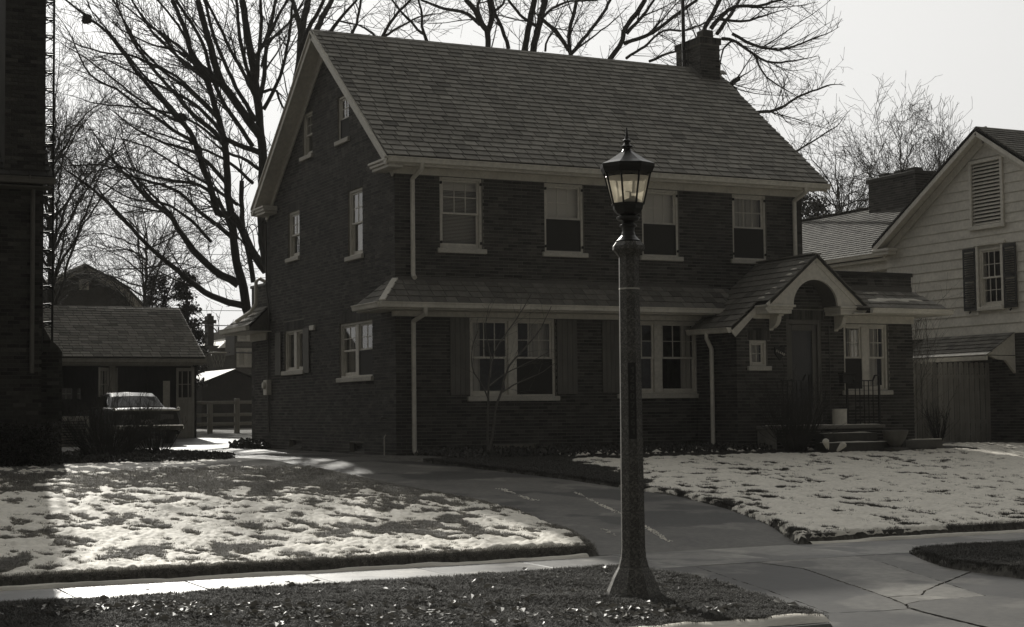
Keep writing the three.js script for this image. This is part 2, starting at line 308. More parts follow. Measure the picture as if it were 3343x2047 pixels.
{
  const xs = axis([[-300, 40], [-30, 2], [-16, 0.3], [-6, 0.08], [2, 0.2], [20, 3], [60, 40], [300, 1]]);
  const zs = axis([[-300, 30], [-40, 2], [-12, 0.5], [0, 0.15], [13.5, 0.03], [14, 0.3], [15.1, 0.03], [15.5, 0.12], [18.9, 0.03], [19.3, 1.5], [60, 1]]);
  setting('ground', heightGrid(xs, zs, (x, z) => z > 30 ? hz(z) - 0.13 : ground(x, z)), M.soil, 'dark winter turf and soil under the snow, reaching past the houses', 'ground');
  // street
  const st = new Geo(); st.poly([V(-60, -0.81, 60), V(60, -0.81, 60), V(60, -0.81, CURB + 0.16), V(-60, -0.81, CURB + 0.16)]);
  setting('road', st, M.asphalt, 'dark asphalt road surface beyond the kerb at the foot of the apron', 'road');
  const kb = new Geo();
  for (const [a, b] of [[-34.45, -4.45], [-0.3, 29.7]]) for (let x = a; x < b - 1; x += 3) kb.box(x, x + 2.985, -0.86, -0.705, CURB, CURB + 0.15, { b: 0.02 });
  setting('kerb', kb, M.concrete, 'pale concrete kerb between the grass verge and the road', 'kerb');
  // sidewalk slabs
  const sw = new THREE.Group(); sw.name = 'sidewalk'; BASE.set(sw, V(0, 0, 0)); scene.add(sw); tag(sw, 'straight concrete sidewalk of square slabs between the lawns and the verge', 'sidewalk', { kind: 'structure' });
  const r = rngOf(5);
  for (let k = 0; k < 40; k++) {
    const x0 = -24.1 + k * 1.163, g = new Geo(), t = (r() - 0.5) * 0.006;
    g.obox(V(x0 + 0.58, -0.75 + t, (SW0 + SW1) / 2), V(1, 0, 0), V(0, 1, 0), V(0, 0, 1), 0.576, 0.063, (SW1 - SW0) / 2, { b: 0.006, col: 0.86 + 0.22 * r(), uv0: [r() * 9, r() * 9] });
    part(sw, 'slab', g, M.concrete);
  }
  // driveway: strip between its two curved edges, slightly crowned
  const dz = axis([[-17.2, 0.4], [-11, 0.25], [13.796, 1]]), N = 14, p = [], u = [], c = [], ix = [];
  dz.forEach((z, j) => { const a = table(DL, z), b = table(DR, z); for (let i = 0; i <= N; i++) { const t = i / N, x = lerp(a, b, t); p.push(x, lerp(hz(z) + 0.004 + 0.015 * 4 * t * (1 - t), -0.686, sstep(13.3, 13.79, z)), z); u.push(x, z); c.push(1, 1, 1); } if (j) for (let i = 0; i < N; i++) { const q = (j - 1) * (N + 1) + i; ix.push(q, q + N + 1, q + 1, q + 1, q + N + 1, q + N + 2); } });
  const dg = new THREE.BufferGeometry(); dg.setAttribute('position', new THREE.Float32BufferAttribute(p, 3)); dg.setAttribute('uv', new THREE.Float32BufferAttribute(u, 2)); dg.setAttribute('color', new THREE.Float32BufferAttribute(c, 3)); dg.setIndex(ix); dg.computeVertexNormals();
  setting('driveway', dg, M.drive, 'worn concrete driveway curving from the sidewalk past the brick house to the garage', 'driveway');
  // apron: slabs of unlike tone with open joints and ragged cracks; the palest paint in a sunlit patch
  const ay = z => -0.684 - (z - 15.3) * 0.028, ap = new Geo();
  ap.poly([V(-3.95, ay(15.31) - 0.03, 15.31), V(-4.55, ay(19.7) - 0.03, 19.7), V(-0.25, ay(19.7) - 0.03, 19.7), V(-0.3, ay(15.31) - 0.03, 15.31)]);
  const apron = setting('driveway_apron', ap, M.crack, 'cracked concrete driveway apron crossing the verge to the road', 'driveway');
  const alE = (a, b) => axis([[a, 0.25], [b, 1]]).map(z => [table(AL, z), z]), arE = (a, b) => axis([[a, 0.25], [b, 1]]).map(z => [table(AR, z), z]);
  const A0 = [-2.36, 15.31], A1 = [-2.25, 15.95], A2 = [-2.8, 17.86], B0 = [-1.12, 15.31], B1 = [-1.22, 15.85], B2 = [-1.71, 17.33], C0 = [-3.1, 15.31], C1 = [-3.45, 17.0], C2 = [-3.8, 18.37], K = [[-2.45, 17.89], [-2.27, 17.71]], Kr = [-0.92, 16.81], D1 = [-2.95, 18.27], D2 = [-2.72, 18.18], D3 = [-2.0, 18.19], E1 = [-3.32, 18.46], E2 = [-3.07, 18.46], F1 = [-3.15, 18.97], F2 = [-3.22, 19.7];
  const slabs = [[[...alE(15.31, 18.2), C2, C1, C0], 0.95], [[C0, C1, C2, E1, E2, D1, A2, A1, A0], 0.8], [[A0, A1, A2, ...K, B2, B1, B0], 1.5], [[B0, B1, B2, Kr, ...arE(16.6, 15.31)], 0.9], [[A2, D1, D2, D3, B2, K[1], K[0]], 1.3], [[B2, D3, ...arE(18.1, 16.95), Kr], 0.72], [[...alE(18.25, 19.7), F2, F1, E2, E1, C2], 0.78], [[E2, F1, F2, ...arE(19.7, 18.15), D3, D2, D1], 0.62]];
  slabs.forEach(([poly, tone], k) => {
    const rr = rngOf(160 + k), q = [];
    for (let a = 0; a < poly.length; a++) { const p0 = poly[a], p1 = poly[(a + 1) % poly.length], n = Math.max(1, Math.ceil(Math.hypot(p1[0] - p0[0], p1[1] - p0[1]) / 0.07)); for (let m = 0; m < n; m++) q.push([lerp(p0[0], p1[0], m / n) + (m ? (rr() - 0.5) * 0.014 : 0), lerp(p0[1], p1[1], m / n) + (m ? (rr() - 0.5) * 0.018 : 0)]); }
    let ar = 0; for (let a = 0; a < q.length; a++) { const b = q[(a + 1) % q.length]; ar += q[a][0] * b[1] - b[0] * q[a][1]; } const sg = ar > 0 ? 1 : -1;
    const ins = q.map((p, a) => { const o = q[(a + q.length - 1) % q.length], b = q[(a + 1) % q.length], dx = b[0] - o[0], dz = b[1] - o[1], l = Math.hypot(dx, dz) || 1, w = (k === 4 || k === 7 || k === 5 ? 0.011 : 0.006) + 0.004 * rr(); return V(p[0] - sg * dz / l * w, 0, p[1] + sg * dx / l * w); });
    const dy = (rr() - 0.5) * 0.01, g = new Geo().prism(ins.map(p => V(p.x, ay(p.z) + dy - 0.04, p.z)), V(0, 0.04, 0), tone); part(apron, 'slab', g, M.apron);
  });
}

// ---------------------------------------------------------------- snow on the lawns
function snowSheet(name, label, xs, zs, thick) {
  const n = xs.length, th = new Float32Array(xs.length * zs.length);
  zs.forEach((z, j) => xs.forEach((x, i) => { th[j * n + i] = thick(x, z); }));
  let k = 0;
  const g = heightGrid(xs, zs, (x, z) => { const t = th[k++]; return ground(x, z) + Math.max(t, -0.03); }, (a, b, d, e) => Math.max(th[a], th[b], th[d], th[e]) > 0);
  return solo(name, g, M.snow, label, 'snow', [0, 0, 0], { kind: 'stuff' });
}
const bumps = (x, z) => rfbm(x * 5, z * 2.6, 71, 4, 0.75);
function thickLeft(x, z) {
  const d = -paved(x, z); if (d < 0.02) return -0.1;
  // heavy towards the sidewalk, melted off towards the house and driveway
  let c = -0.16 + 0.42 * sstep(3.2, 9.0, z + 0.35 * (-5.5 - x)) - 0.2 * sstep(-4.4, -2.7, x) * (1 - sstep(8.5, 10.6, z));
  c -= 0.3 * Math.exp(-(((x + 4.6) / 0.7) ** 2 + ((z - 11.5) / 0.6) ** 2)) + 0.26 * Math.exp(-(((x + 6.9) / 1.0) ** 2 + ((z - 12.6) / 0.35) ** 2)) + 0.2 * Math.exp(-(((x + 9.3) / 0.7) ** 2 + ((z - 12.9) / 0.3) ** 2));
  c -= (z > 13.2 ? 0.8 : 0.2) * (1 - sstep(0.06, 0.14, d));
  const fil = rfbm(x * 2.6, z * 1.4, 82, 5, 0.85) - 0.5;
  return Math.min(0.05, (c + 1.25 * fil) * 0.075) + 0.075 * (bumps(x, z) - 0.5);
}
function thickRight(x, z) {
  const d = -paved(x, z); if (d < 0.02) return -0.1;
  let c = 0.3;
  if (z > 13.2 && x > 1.5) c -= 0.7 * (1 - sstep(0.05, 0.13, d));
  c -= 0.22 * (1 - sstep(0.05, 0.16 + 0.5 * vnoise(x * 1.1, z * 1.1, 93) * (z < 13 ? 1 : 0.2), d));
  c -= 0.9 * (1 - sstep(1.2, 2.2, z - 1.0 + 0.12 * Math.sin(x * 3))) * (x < 12 ? 1 : 0);           // bed under the house wall
  c -= 1.1 * sstep(2.4, 0.9, x + 0.16 * (z - 4)) * (1 - sstep(5.5, 8.5, z));                        // bare strip at the house corner
  const fil = rfbm(x * 4.5, z * 2.6, 95, 4, 0.9) - 0.5;
  return Math.min(0.045, (c + 1.3 * fil) * 0.08) + 0.035 * (bumps(x + 40, z) - 0.5);
}
{
  snowSheet('lawn_snow', 'patchy melting snow on the sunlit lawn left of the driveway', axis([[-13, 0.024], [-2.2, 1]]), axis([[0.2, 0.05], [7, 0.028], [13.76, 1]]), thickLeft);
  snowSheet('lawn_snow', 'even shaded snow with grass tufts on the lawn right of the driveway', axis([[-0.9, 0.04], [9, 0.07], [20, 1]]), axis([[1.4, 0.06], [8, 0.036], [13.76, 1]]), thickRight);
  // thin ridges of snow left along the lawn edges on the sidewalk, and along the kerb
  const ridge = (name, label, x0, x1, z, y, wd, ht, seed, gap) => {
    const xs = axis([[x0, 0.03], [x1, 1]]), zs = [-1, -0.6, -0.2, 0.2, 0.6, 1];
    const f = (x, t) => { const c = 0.5 + 0.9 * (fbm(x * 1.7, 3.1, seed, 4) - 0.5) - gap; const w = clamp(c * 2, 0.05, 1); return Math.max(0, c) * ht * (1 - t * t) / 0.5 - (c < 0.02 ? 0.02 : 0.002) + 0 * w; };
    const g = heightGrid(xs, zs, (x, t) => y + f(x, t)); const p = g.attributes.position;
    for (let i = 0; i < p.count; i++) { const t = p.getZ(i), x = p.getX(i); p.setZ(i, z + t * wd * (0.5 + fbm(x * 2.3, 8.8, seed + 5, 3)) + 0.05 * (fbm(x * 1.3, 1.2, seed + 9, 3) - 0.5)); }
    g.computeVertexNormals(); solo(name, g, M.snow, label, 'snow', [0, 0, 0], { kind: 'stuff' });
  };
  ridge('snow_ridge', 'thin snow ridge on the sidewalk edge under the sunlit lawn', -13, -3.5, SW0 + 0.05, -0.687, 0.06, 0.03, 101, 0.06);
  ridge('snow_ridge', 'thin snow ridge on the sidewalk edge under the shaded lawn', -0.6, 12, SW0 + 0.05, -0.687, 0.06, 0.03, 111, 0.02);
  ridge('snow_ridge', 'strip of snow along the kerb at the corner of the apron', -6.6, -4.45, CURB - 0.03, -0.7, 0.12, 0.05, 121, 0.0);
  // streaks of thin snow left by tyres on the driveway
  const streak = (pts, w, n, seed, label) => { const g = new Geo(), r = rngOf(seed); for (let k = 0; k < n; k++) { const t = r() * (pts.length - 1), i = Math.min(pts.length - 2, Math.floor(t)), f = t - i, x = lerp(pts[i][0], pts[i + 1][0], f), z = lerp(pts[i][1], pts[i + 1][1], f), dx = pts[i + 1][0] - pts[i][0], dz = pts[i + 1][1] - pts[i][1], l = Math.hypot(dx, dz), o = (r() + r() - 1) * w, L = 0.03 + 0.1 * r() * r(), W = 0.002 + 0.003 * r(), cx = x - dz / l * o, cz = z + dx / l * o, y = z > 13.3 ? -0.68 : hz(cz) + 0.019; if (fbm(x * 1.6, z * 1.6, seed, 2) < 0.25 + 0.3 * r()) continue; const a = [dx / l * L, dz / l * L], b = [-dz / l * W, dx / l * W], q = (p, s) => V(cx + a[0] * p + b[0] * s, y, cz + a[1] * p + b[1] * s), top = V(cx, y + 0.006, cz); const ring = [q(-1, 0), q(-0.5, 0.8), q(0.4, 1), q(1, 0.1), q(0.5, -0.9), q(-0.4, -1)]; for (let m = 0; m < 6; m++) g.poly([top, ring[m], ring[(m + 1) % 6]]); } solo('snow_streak', g, M.snow, label, 'snow', [0, 0, 0], { kind: 'stuff' }); };
  streak([[-0.5, 8.1], [-0.9, 9.4], [-1.25, 10.6], [-1.75, 12.2], [-2.2, 13.5]], 0.05, 520, 131, 'long snowy tyre streak down the middle of the curving driveway');
  streak([[-1.3, 7.2], [-1.5, 8.3], [-1.6, 9.0]], 0.07, 150, 132, 'short snowy tyre streak higher up the driveway');
  streak([[-2.3, 12.1], [-2.5, 12.8], [-2.75, 13.4]], 0.05, 130, 133, 'snowy scrape beside the lawn edge at the foot of the driveway');
}

// ---------------------------------------------------------------- building kit
const X1 = V(1, 0, 0), Y1 = V(0, 1, 0), Z1 = V(0, 0, 1);
const FR = (O, u, n) => ({ O, u, n, at: (a, b, c = 0) => O.clone().addScaledVector(u, a).addScaledVector(Y1, b).addScaledVector(n, c) });
function fbox(g, F, u0, u1, v0, v1, n0, n1, o = {}) { return g.obox(F.at((u0 + u1) / 2, (v0 + v1) / 2, (n0 + n1) / 2), F.u, Y1, F.n, (u1 - u0) / 2, (v1 - v0) / 2, (n1 - n0) / 2, o); }
function slabWall(F, outline, holes, thick = 0.24, back = 0.008) {
  const s = new THREE.Shape(outline.map(p => new THREE.Vector2(p[0], p[1])));
  for (const [a, b, c, d] of holes) s.holes.push(new THREE.Path([[a, c], [a, d], [b, d], [b, c]].map(p => new THREE.Vector2(p[0], p[1]))));
  const g = new THREE.ExtrudeGeometry(s, { depth: thick, bevelEnabled: false });
  g.applyMatrix4(new THREE.Matrix4().makeBasis(F.u, Y1, F.n).setPosition(F.at(0, 0, -back - thick)));
  g.setAttribute('color', new THREE.Float32BufferAttribute(new Float32Array(g.attributes.position.count * 3).fill(1), 3));
  return g;
}
// courses of brick on a wall plane; ext(v) gives the wall's left and right end at height v
function courses(F, v0, v1, ext, holes, seed, { soldier = [], tone = 1, ch = 0.0677 } = {}) {
  const r = rngOf(seed), out = [], bl = 0.2127, gap = 0.0098;
  const put = (a, b, v, hv) => { const t = r(), col = tone * (t < 0.16 ? 0.5 : t > 0.88 ? 1.65 : 0.75 + 0.55 * r()), pr = 0.002 * (r() - 0.5); out.push({ c: F.at((a + b) / 2, v, -0.009 + pr), u: F.u, v: Y1, w: F.n, hu: (b - a) / 2, hv, hw: 0.009, col: [col * (1 + 0.03 * (r() - 0.5)), col, col] }); };
  const blocked = holes.concat(soldier);
  for (let k = 0, v = v0; v + ch * 0.5 < v1; k++, v += ch) {
    const vc = v + ch / 2, [ea, eb] = ext(vc);
    const cuts = blocked.filter(h => vc > h[2] && vc < h[3]).map(h => [h[0] - 0.004, h[1] + 0.004]);
    for (let a = ea - (k % 2 ? bl / 2 : 0); a < eb; a += bl) {
      let segs = [[Math.max(a, ea), Math.min(a + bl, eb)]];
      for (const c of cuts) segs = segs.flatMap(s => c[1] <= s[0] || c[0] >= s[1] ? [s] : [[s[0], Math.min(s[1], c[0])], [Math.max(s[0], c[1]), s[1]]].filter(q => q[1] - q[0] > 0.02));
      for (const s of segs) if (s[1] - s[0] > 0.03) put(s[0] + gap / 2, s[1] - gap / 2, vc, (ch - gap) / 2);
    }
  }
  for (const [a, b, c, d] of soldier) { const n = Math.max(1, Math.round((b - a) / ch)), w = (b - a) / n; for (let i = 0; i < n; i++) put(a + i * w + gap / 2, a + (i + 1) * w - gap / 2, (c + d) / 2, (d - c - gap) / 2); }
  return out;
}
// a wall part with its bricks
function brickPart(house, name, F, outline, holes, ext, seed, o = {}) {
  const vs = outline.map(p => p[1]);
  const w = part(house, name, slabWall(F, outline, holes, o.thick || 0.24), o.mortar || M.mortar);
  const list = courses(F, Math.min(...vs), Math.max(...vs), ext, holes, seed, o);
  return { w, list };
}
function bricksOn(parent, list, m, limit) { pieces(parent, 'brick', 'brickwork', list, m, { limit }); }

// shingled plane: O lower-left corner, u along the eave, s up the slope, n out; ext(t) = [a, b]
function shingles(O, u, s, n, L, ext, seed, { e = 0.2, w = 0.3, th = 0.008, lift = 0.024, tone = 1, jit = 0.12, vary = 0.35, gap = 0.012 } = {}) {
  const r = rngOf(seed), out = [], dl = Math.atan(lift / (1.2 * e)), s2 = s.clone().multiplyScalar(Math.cos(dl)).addScaledVector(n, -Math.sin(dl)), n2 = n.clone().multiplyScalar(Math.cos(dl)).addScaledVector(s, Math.sin(dl));
  const rows = Math.ceil(L / e - 0.05);
  for (let k = 0; k < rows; k++) {
    const t0 = k * e, top = Math.min(L, t0 + 1.2 * e), [a, b] = ext(t0 + e * 0.35); let x = a - r() * w;
    while (x < b) {
      const ww = w * (1 + jit * (r() - 0.5)), p = Math.max(a, x), q = Math.min(b, x + ww); x += ww;
      if (q - p < 0.03) continue;
      const lo = t0 - 0.012 * r(), col = tone * (1 - vary / 2 + vary * r()) * (r() < 0.06 ? 0.7 : 1);
      out.push({ c: O.clone().addScaledVector(u, (p + q) / 2).addScaledVector(s, (lo + top) / 2).addScaledVector(n, lift * 0.62), u, v: s2, w: n2, hu: (q - p) / 2 - gap / 2, hv: (top - lo) / 2, hw: th, col: [col, col, col] });
    }
  }
  return out;
}
// window in a wall frame: opening u0..u1, v0..v1
function windowIn(house, F, u0, u1, v0, v1, { kind = 'double', units = 1, grid = [3, 2], lowGrid = null, rec = 0.09, sillOver = 0.07, sillOut = 0.06, frame = M.trim, meet = 0.5, curtain = null, shade = null, screen = null, blind = false, fw = 0.055, sillM = M.sill, label } = {}) {
  const g = new Geo(), d0 = -rec - 0.07, d1 = -rec + 0.05;
  fbox(g, F, u0, u0 + fw, v0, v1, d0, d1, { b: 0.006 }); fbox(g, F, u1 - fw, u1, v0, v1, d0, d1, { b: 0.006 });
  fbox(g, F, u0 + fw, u1 - fw, v1 - fw, v1, d0, d1, { b: 0.006 }); fbox(g, F, u0 + fw, u1 - fw, v0, v0 + 0.035, d0, d1 + 0.01, { b: 0.006 });
  const mul = 0.19, uw = ((u1 - u0) - 2 * fw - (units - 1) * mul) / units;
  for (let k = 1; k < units; k++) fbox(g, F, u0 + fw + k * uw + (k - 1) * mul, u0 + fw + k * (uw + mul), v0 + 0.036, v1 - fw - 0.001, d0 + 0.001, d1 + 0.004, { b: 0.008 });
  const win = part(house, 'window', g, frame, { label });
  if (sillOver >= 0) { const s = new Geo(); fbox(s, F, u0 - sillOver, u1 + sillOver, v0 - 0.098, v0 - 0.002, -rec - 0.06, sillOut, { b: 0.01 }); part(win, 'sill', s, sillM); }
  const pane = (a, b, c, d, n) => { if (b - a < 0.01) return; const q = new Geo(); q.poly([F.at(a, c, n), F.at(b, c, n), F.at(b, d, n), F.at(a, d, n)]); part(win, 'pane', q, M.glass); };
  const sash = (a, b, c, d, n, [nx, ny], name, st = 0.045, bt = 0.05) => {
    const s = new Geo(), t = 0.03; fbox(s, F, a, a + st, c, d, n - t, n, { b: 0.004 }); fbox(s, F, b - st, b, c, d, n - t, n, { b: 0.004 }); fbox(s, F, a + st, b - st, c, c + bt, n - t, n, { b: 0.004 }); fbox(s, F, a + st, b - st, d - 0.04, d, n - t, n, { b: 0.004 });
    part(win, name, s, frame);
    const ia = a + st, ib = b - st, ic = c + bt, id = d - 0.04, m = 0.016;
    if (nx * ny > 1) { const q = new Geo(); for (let i = 1; i < nx; i++) { const x = lerp(ia, ib, i / nx); fbox(q, F, x - m / 2, x + m / 2, ic, id, n - 0.024, n - 0.004); } for (let j = 1; j < ny; j++) { const y = lerp(ic, id, j / ny); for (let i = 0; i < nx; i++) fbox(q, F, lerp(ia, ib, i / nx) + m / 2 + 0.0005, lerp(ia, ib, (i + 1) / nx) - m / 2 - 0.0005, y - m / 2, y + m / 2, n - 0.024, n - 0.004); } part(win, 'muntin', q, frame); }
    for (let i = 0; i < nx; i++) for (let j = 0; j < ny; j++) pane(lerp(ia, ib, i / nx) + 0.002, lerp(ia, ib, (i + 1) / nx) - 0.002, lerp(ic, id, j / ny) + 0.002, lerp(ic, id, (j + 1) / ny) - 0.002, n - 0.014);
  };
  for (let k = 0; k < units; k++) {
    const a = u0 + fw + k * (uw + mul), b = a + uw, c = v0 + 0.036, d = v1 - fw, m = lerp(c, d, meet);
    if (kind === 'double') { sash(a, b, m - 0.02, d, -rec + 0.02, grid, 'upper_sash', 0.045, 0.042); sash(a, b, c, m + 0.02, -rec - 0.012, lowGrid || [1, 1], 'lower_sash', 0.045, 0.075); }
    else if (kind === 'casement') sash(a, b, c, d, -rec + 0.01, grid, 'casement_sash');
    const behind = -rec - 0.12;
    const cur = (x0, x1, y0, y1, seed, mt) => { // hanging folds
      const q = new Geo(), n = Math.max(4, Math.round((x1 - x0) / 0.022)), f = i => 0.022 * Math.sin(i * 1.25 + seed) + 0.008 * Math.sin(i * 2.9 + seed * 2);
      for (let i = 0; i < n; i++) { const p = lerp(x0, x1, i / n), s = lerp(x0, x1, (i + 1) / n); q.poly([F.at(p, y0, behind + f(i)), F.at(s, y0, behind + f(i + 1)), F.at(s, y1, behind + f(i + 1)), F.at(p, y1, behind + f(i))]); }
      part(win, 'curtain', q, mt || M.curtain);
    };
    if (curtain) for (const [s0, s1, kk] of curtain) if (kk === undefined || kk === k) cur(lerp(a, b, s0), lerp(a, b, s1), c, d, s0 * 9 + k);
    if (shade) { const q = new Geo(); fbox(q, F, a - 0.02, b + 0.02, lerp(c, d, shade), d + 0.02, behind - 0.004, behind, {}); part(win, 'roller_shade', q, M.blind); }
    if (blind) { const q = new Geo(); for (let y = c + 0.02; y < d; y += 0.028) q.obox(F.at((a + b) / 2, y, behind), F.u, Y1.clone().multiplyScalar(0.5).addScaledVector(F.n, 0.866), F.n.clone().multiplyScalar(0.5).addScaledVector(Y1, -0.866), (b - a) / 2 + 0.01, 0.0125, 0.0006); part(win, 'venetian_blind', q, M.blind, { kind: 'stuff' }); }
    if (screen && (screen === true || screen.includes(k))) { const q = new Geo(), n = -rec + 0.026, m2 = m - 0.02; fbox(q, F, a, b, c, m2, n, n + 0.004); fbox(q, F, a, a + 0.03, c, m2, n + 0.0042, n + 0.016); fbox(q, F, b - 0.03, b, c, m2, n + 0.0042, n + 0.016); fbox(q, F, a + 0.031, b - 0.031, c, c + 0.03, n + 0.0042, n + 0.016); fbox(q, F, a + 0.031, b - 0.031, m2 - 0.03, m2, n + 0.0042, n + 0.016); part(win, 'insect_screen', q, M.screen); }
  }
  return win;
}
const KPROF = [[0, 0], [0, -0.1], [0.045, -0.115], [0.085, -0.1], [0.1, -0.04], [0.12, -0.012], [0.12, 0]];
function gutterRun(g, a, b, out) { const d = b.clone().sub(a); return g.prism(KPROF.map(([o, y]) => a.clone().addScaledVector(out, o).addScaledVector(Y1, y)), d); }
function downspout(house, x, z, yTop, yBot, gx, gz, gy, n = Z1) {
  const g = new Geo(); if (gy !== undefined) g.tube([V(gx, gy, gz), V(gx, gy - 0.12, gz), V(lerp(gx, x, 0.5), (gy - 0.12 + yTop) / 2, lerp(gz, z, 0.5)), V(x, yTop, z), V(x, yTop - 0.05, z)], 0.044, 10);
  g.tube([V(x, yTop, z), V(x, yBot + 0.08, z), V(x, yBot + 0.03, z).addScaledVector(n, 0.04), V(x, yBot, z).addScaledVector(n, 0.09)], 0.046, 10);
  const d = part(house, 'downspout', g, M.gutter);
  for (let y = yTop - 0.25; y > yBot + 0.3; y -= 1.1) { const s = new Geo(); s.tube([V(x, y, z), V(x, y + 0.025, z)], 0.051, 10); part(d, 'strap', s, M.gutter); }
  return d;
}

// ---------------------------------------------------------------- the brick house
const WID = 9.7, DEP = 8.1, RZ = -3.85, RY = 9.13, SL = 0.774;
const house = thing('brick_house', 'two storey dark brick house with steep shingled gable roof and arched entry gable', 'house', [0, 0, 0]);
{
  const front = FR(V(0, 0, 0), X1, Z1), left = FR(V(0, 0, 0), Z1, V(-1, 0, 0)), right = FR(V(WID, 0, 0), V(0, 0, -1), X1), rear = FR(V(0, 0, -DEP), V(-1, 0, 0), V(0, 0, -1));
  const up = [[0.955, 1.885], [3.28, 4.19], [5.585, 6.495], [7.86, 8.745]].map(([a, b]) => [a, b, 4.08, 5.5]);
  const low = [[1.58, 3.49, 1.155, 2.715], [4.98, 6.92, 1.185, 2.715]], bas = [[2.07, 3.02, 0.0, 0.19]];
  const fh = [...up, ...low, ...bas];
  const fw = brickPart(house, 'front_wall', front, [[0.01, -0.4], [WID - 0.01, -0.4], [WID - 0.01, 5.72], [0.01, 5.72]], fh, () => [0, WID], 201, { soldier: [] });
  bricksOn(fw.w, fw.list, M.brick, 300);
  // left gable wall with the low sunroom behind it in the same plane
  const rf = z => RY - 0.1 - SL * Math.abs(z - RZ);
  const lh = [[-2.605, -1.756, 4.1, 5.48], [-6.52, -5.72, 4.42, 5.48], [-5.48, -4.82, 6.62, 7.59], [-3.195, -2.52, 6.62, 7.566], [-3.15, -1.25, 1.59, 2.73], [-6.83, -5.43, 1.83, 2.755], [-6.47, -5.6, 0.1, 0.26], [-2.56, -1.72, 0.04, 0.25]];
  const sold = [[-3.15, -1.25, 2.73, 2.94], [-6.83, -5.43, 2.755, 2.965], [-2.605, -1.756, 5.48, 5.69], [-6.52, -5.72, 5.48, 5.69], [-5.48, -4.82, 7.59, 7.8], [-3.195, -2.52, 7.566, 7.776]];
  const lw = brickPart(house, 'gable_wall', left, [[-DEP, -0.4], [-0.256, -0.4], [-0.256, rf(-0.256)], [RZ, RY - 0.1], [-DEP, rf(-DEP)]], lh, v => v < 5.75 ? [-DEP, 0] : [Math.max(-DEP, RZ - (RY - 0.1 - v) / SL), Math.min(0, RZ + (RY - 0.1 - v) / SL)], 202, { soldier: sold });
  bricksOn(lw.w, lw.list, M.brick, 300);
  part(house, 'side_wall', slabWall(right, [[0, -0.4], [DEP, -0.4], [DEP, rf(-DEP)], [-RZ, RY - 0.1], [0, rf(0)]], []), M.brick);
  part(house, 'rear_wall', slabWall(rear, [[-WID, -0.4], [0, -0.4], [0, 5.72], [-WID, 5.72]], []), M.brick);
  const fl = new Geo(); for (const y of [0.3, 2.95, 5.72]) fl.box(0.26, WID - 0.26, y - 0.1, y, -DEP + 0.26, -0.26); fl.box(0.26, WID - 0.26, 0.3, 5.6, -4.2, -4.1); fl.box(4.6, 4.7, 0.3, 5.6, -4, -0.3); part(house, 'floor_deck', fl, M.interior);
  // windows, upper front
  windowIn(house, front, ...up[0], { blind: true, shade: 0.86, grid: [3, 2], label: 'upper front window with half-lowered venetian blind' });
  windowIn(house, front, ...up[1], { shade: 0.45, screen: true }); windowIn(house, front, ...up[2], { shade: 0.45, screen: true });
  windowIn(house, front, ...up[3], { curtain: [[0, 1]], screen: true });
  // lower front pairs
  windowIn(house, front, ...low[0], { units: 2, curtain: [[0, 0.3, 0], [0.42, 1, 1]], screen: [1] });
  windowIn(house, front, ...low[1], { units: 2, curtain: [[0.66, 1, 1], [0, 0.2, 0]] });
  windowIn(house, front, ...bas[0], { kind: 'casement', grid: [2, 1], sillOver: -1, rec: 0.12, fw: 0.03 });
  // gable wall windows
  windowIn(house, left, ...lh[0], { grid: [2, 2], curtain: [[0, 0.3], [0.7, 1]] }); windowIn(house, left, ...lh[1], { grid: [2, 2], shade: 0.3 });
  windowIn(house, left, ...lh[2], { grid: [2, 2] }); windowIn(house, left, ...lh[3], { grid: [2, 2], screen: true });
  windowIn(house, left, ...lh[4], { units: 2, grid: [2, 2], curtain: [[0, 0.35, 0], [0.6, 1, 1]], screen: [1] });
  const cw = windowIn(house, left, ...lh[5], { kind: 'casement', units: 2, grid: [1, 1], fw: 0.05, label: 'casement window with white cafe curtains pointed at the bottom' });
  for (const [a, b] of [[-6.74, -6.25], [-6.02, -5.55]]) { const q = new Geo(), n = 10; for (let i = 0; i < n; i++) { const z0 = lerp(a, b, i / n), z1 = lerp(a, b, (i + 1) / n), e = z => 1.98 + 0.5 * Math.abs((z - a) / (b - a) - 0.45); q.poly([left.at(z0, e(z0), -0.2), left.at(z1, e(z1), -0.2), left.at(z1, 2.66, -0.2), left.at(z0, 2.66, -0.2)]); } part(cw, 'curtain', q, M.curtain); }
  windowIn(house, left, ...lh[6], { kind: 'casement', frame: M.darkTrim, sillM: M.brick, sillOver: 0.03, sillOut: 0.02, grid: [2, 1], fw: 0.03, rec: 0.14 }); windowIn(house, left, ...lh[7], { kind: 'casement', frame: M.darkTrim, sillM: M.brick, sillOver: 0.03, sillOut: 0.02, grid: [2, 1], fw: 0.03, rec: 0.14 });
  // shutters: boarded, with battens
  const shutter = (F, u0, u1, v0, v1, boards) => { const g = new Geo(); for (const y of [v0 + 0.18, (v0 + v1) / 2 - 0.04, v1 - 0.26]) fbox(g, F, u0, u1, y, y + 0.08, 0.004, 0.018); const s = part(house, 'shutter', g, M.shutter); for (let k = 0; k < boards; k++) { const q = new Geo(); fbox(q, F, lerp(u0, u1, k / boards) + 0.002, lerp(u0, u1, (k + 1) / boards) - 0.002, v0, v1, 0.0185, 0.04, { b: 0.003, col: 0.92 + 0.16 * hash(k, boards, 3) }); part(s, 'board', q, M.shutter); } };
  shutter(front, 1.135, 1.56, 1.19, 2.7, 4); shutter(front, 3.51, 3.975, 1.19, 2.7, 4); shutter(front, 4.56, 4.96, 1.21, 2.7, 4);
  shutter(left, -7.4, -6.98, 1.75, 2.75, 3); shutter(left, -5.4, -5.0, 1.75, 2.75, 3);
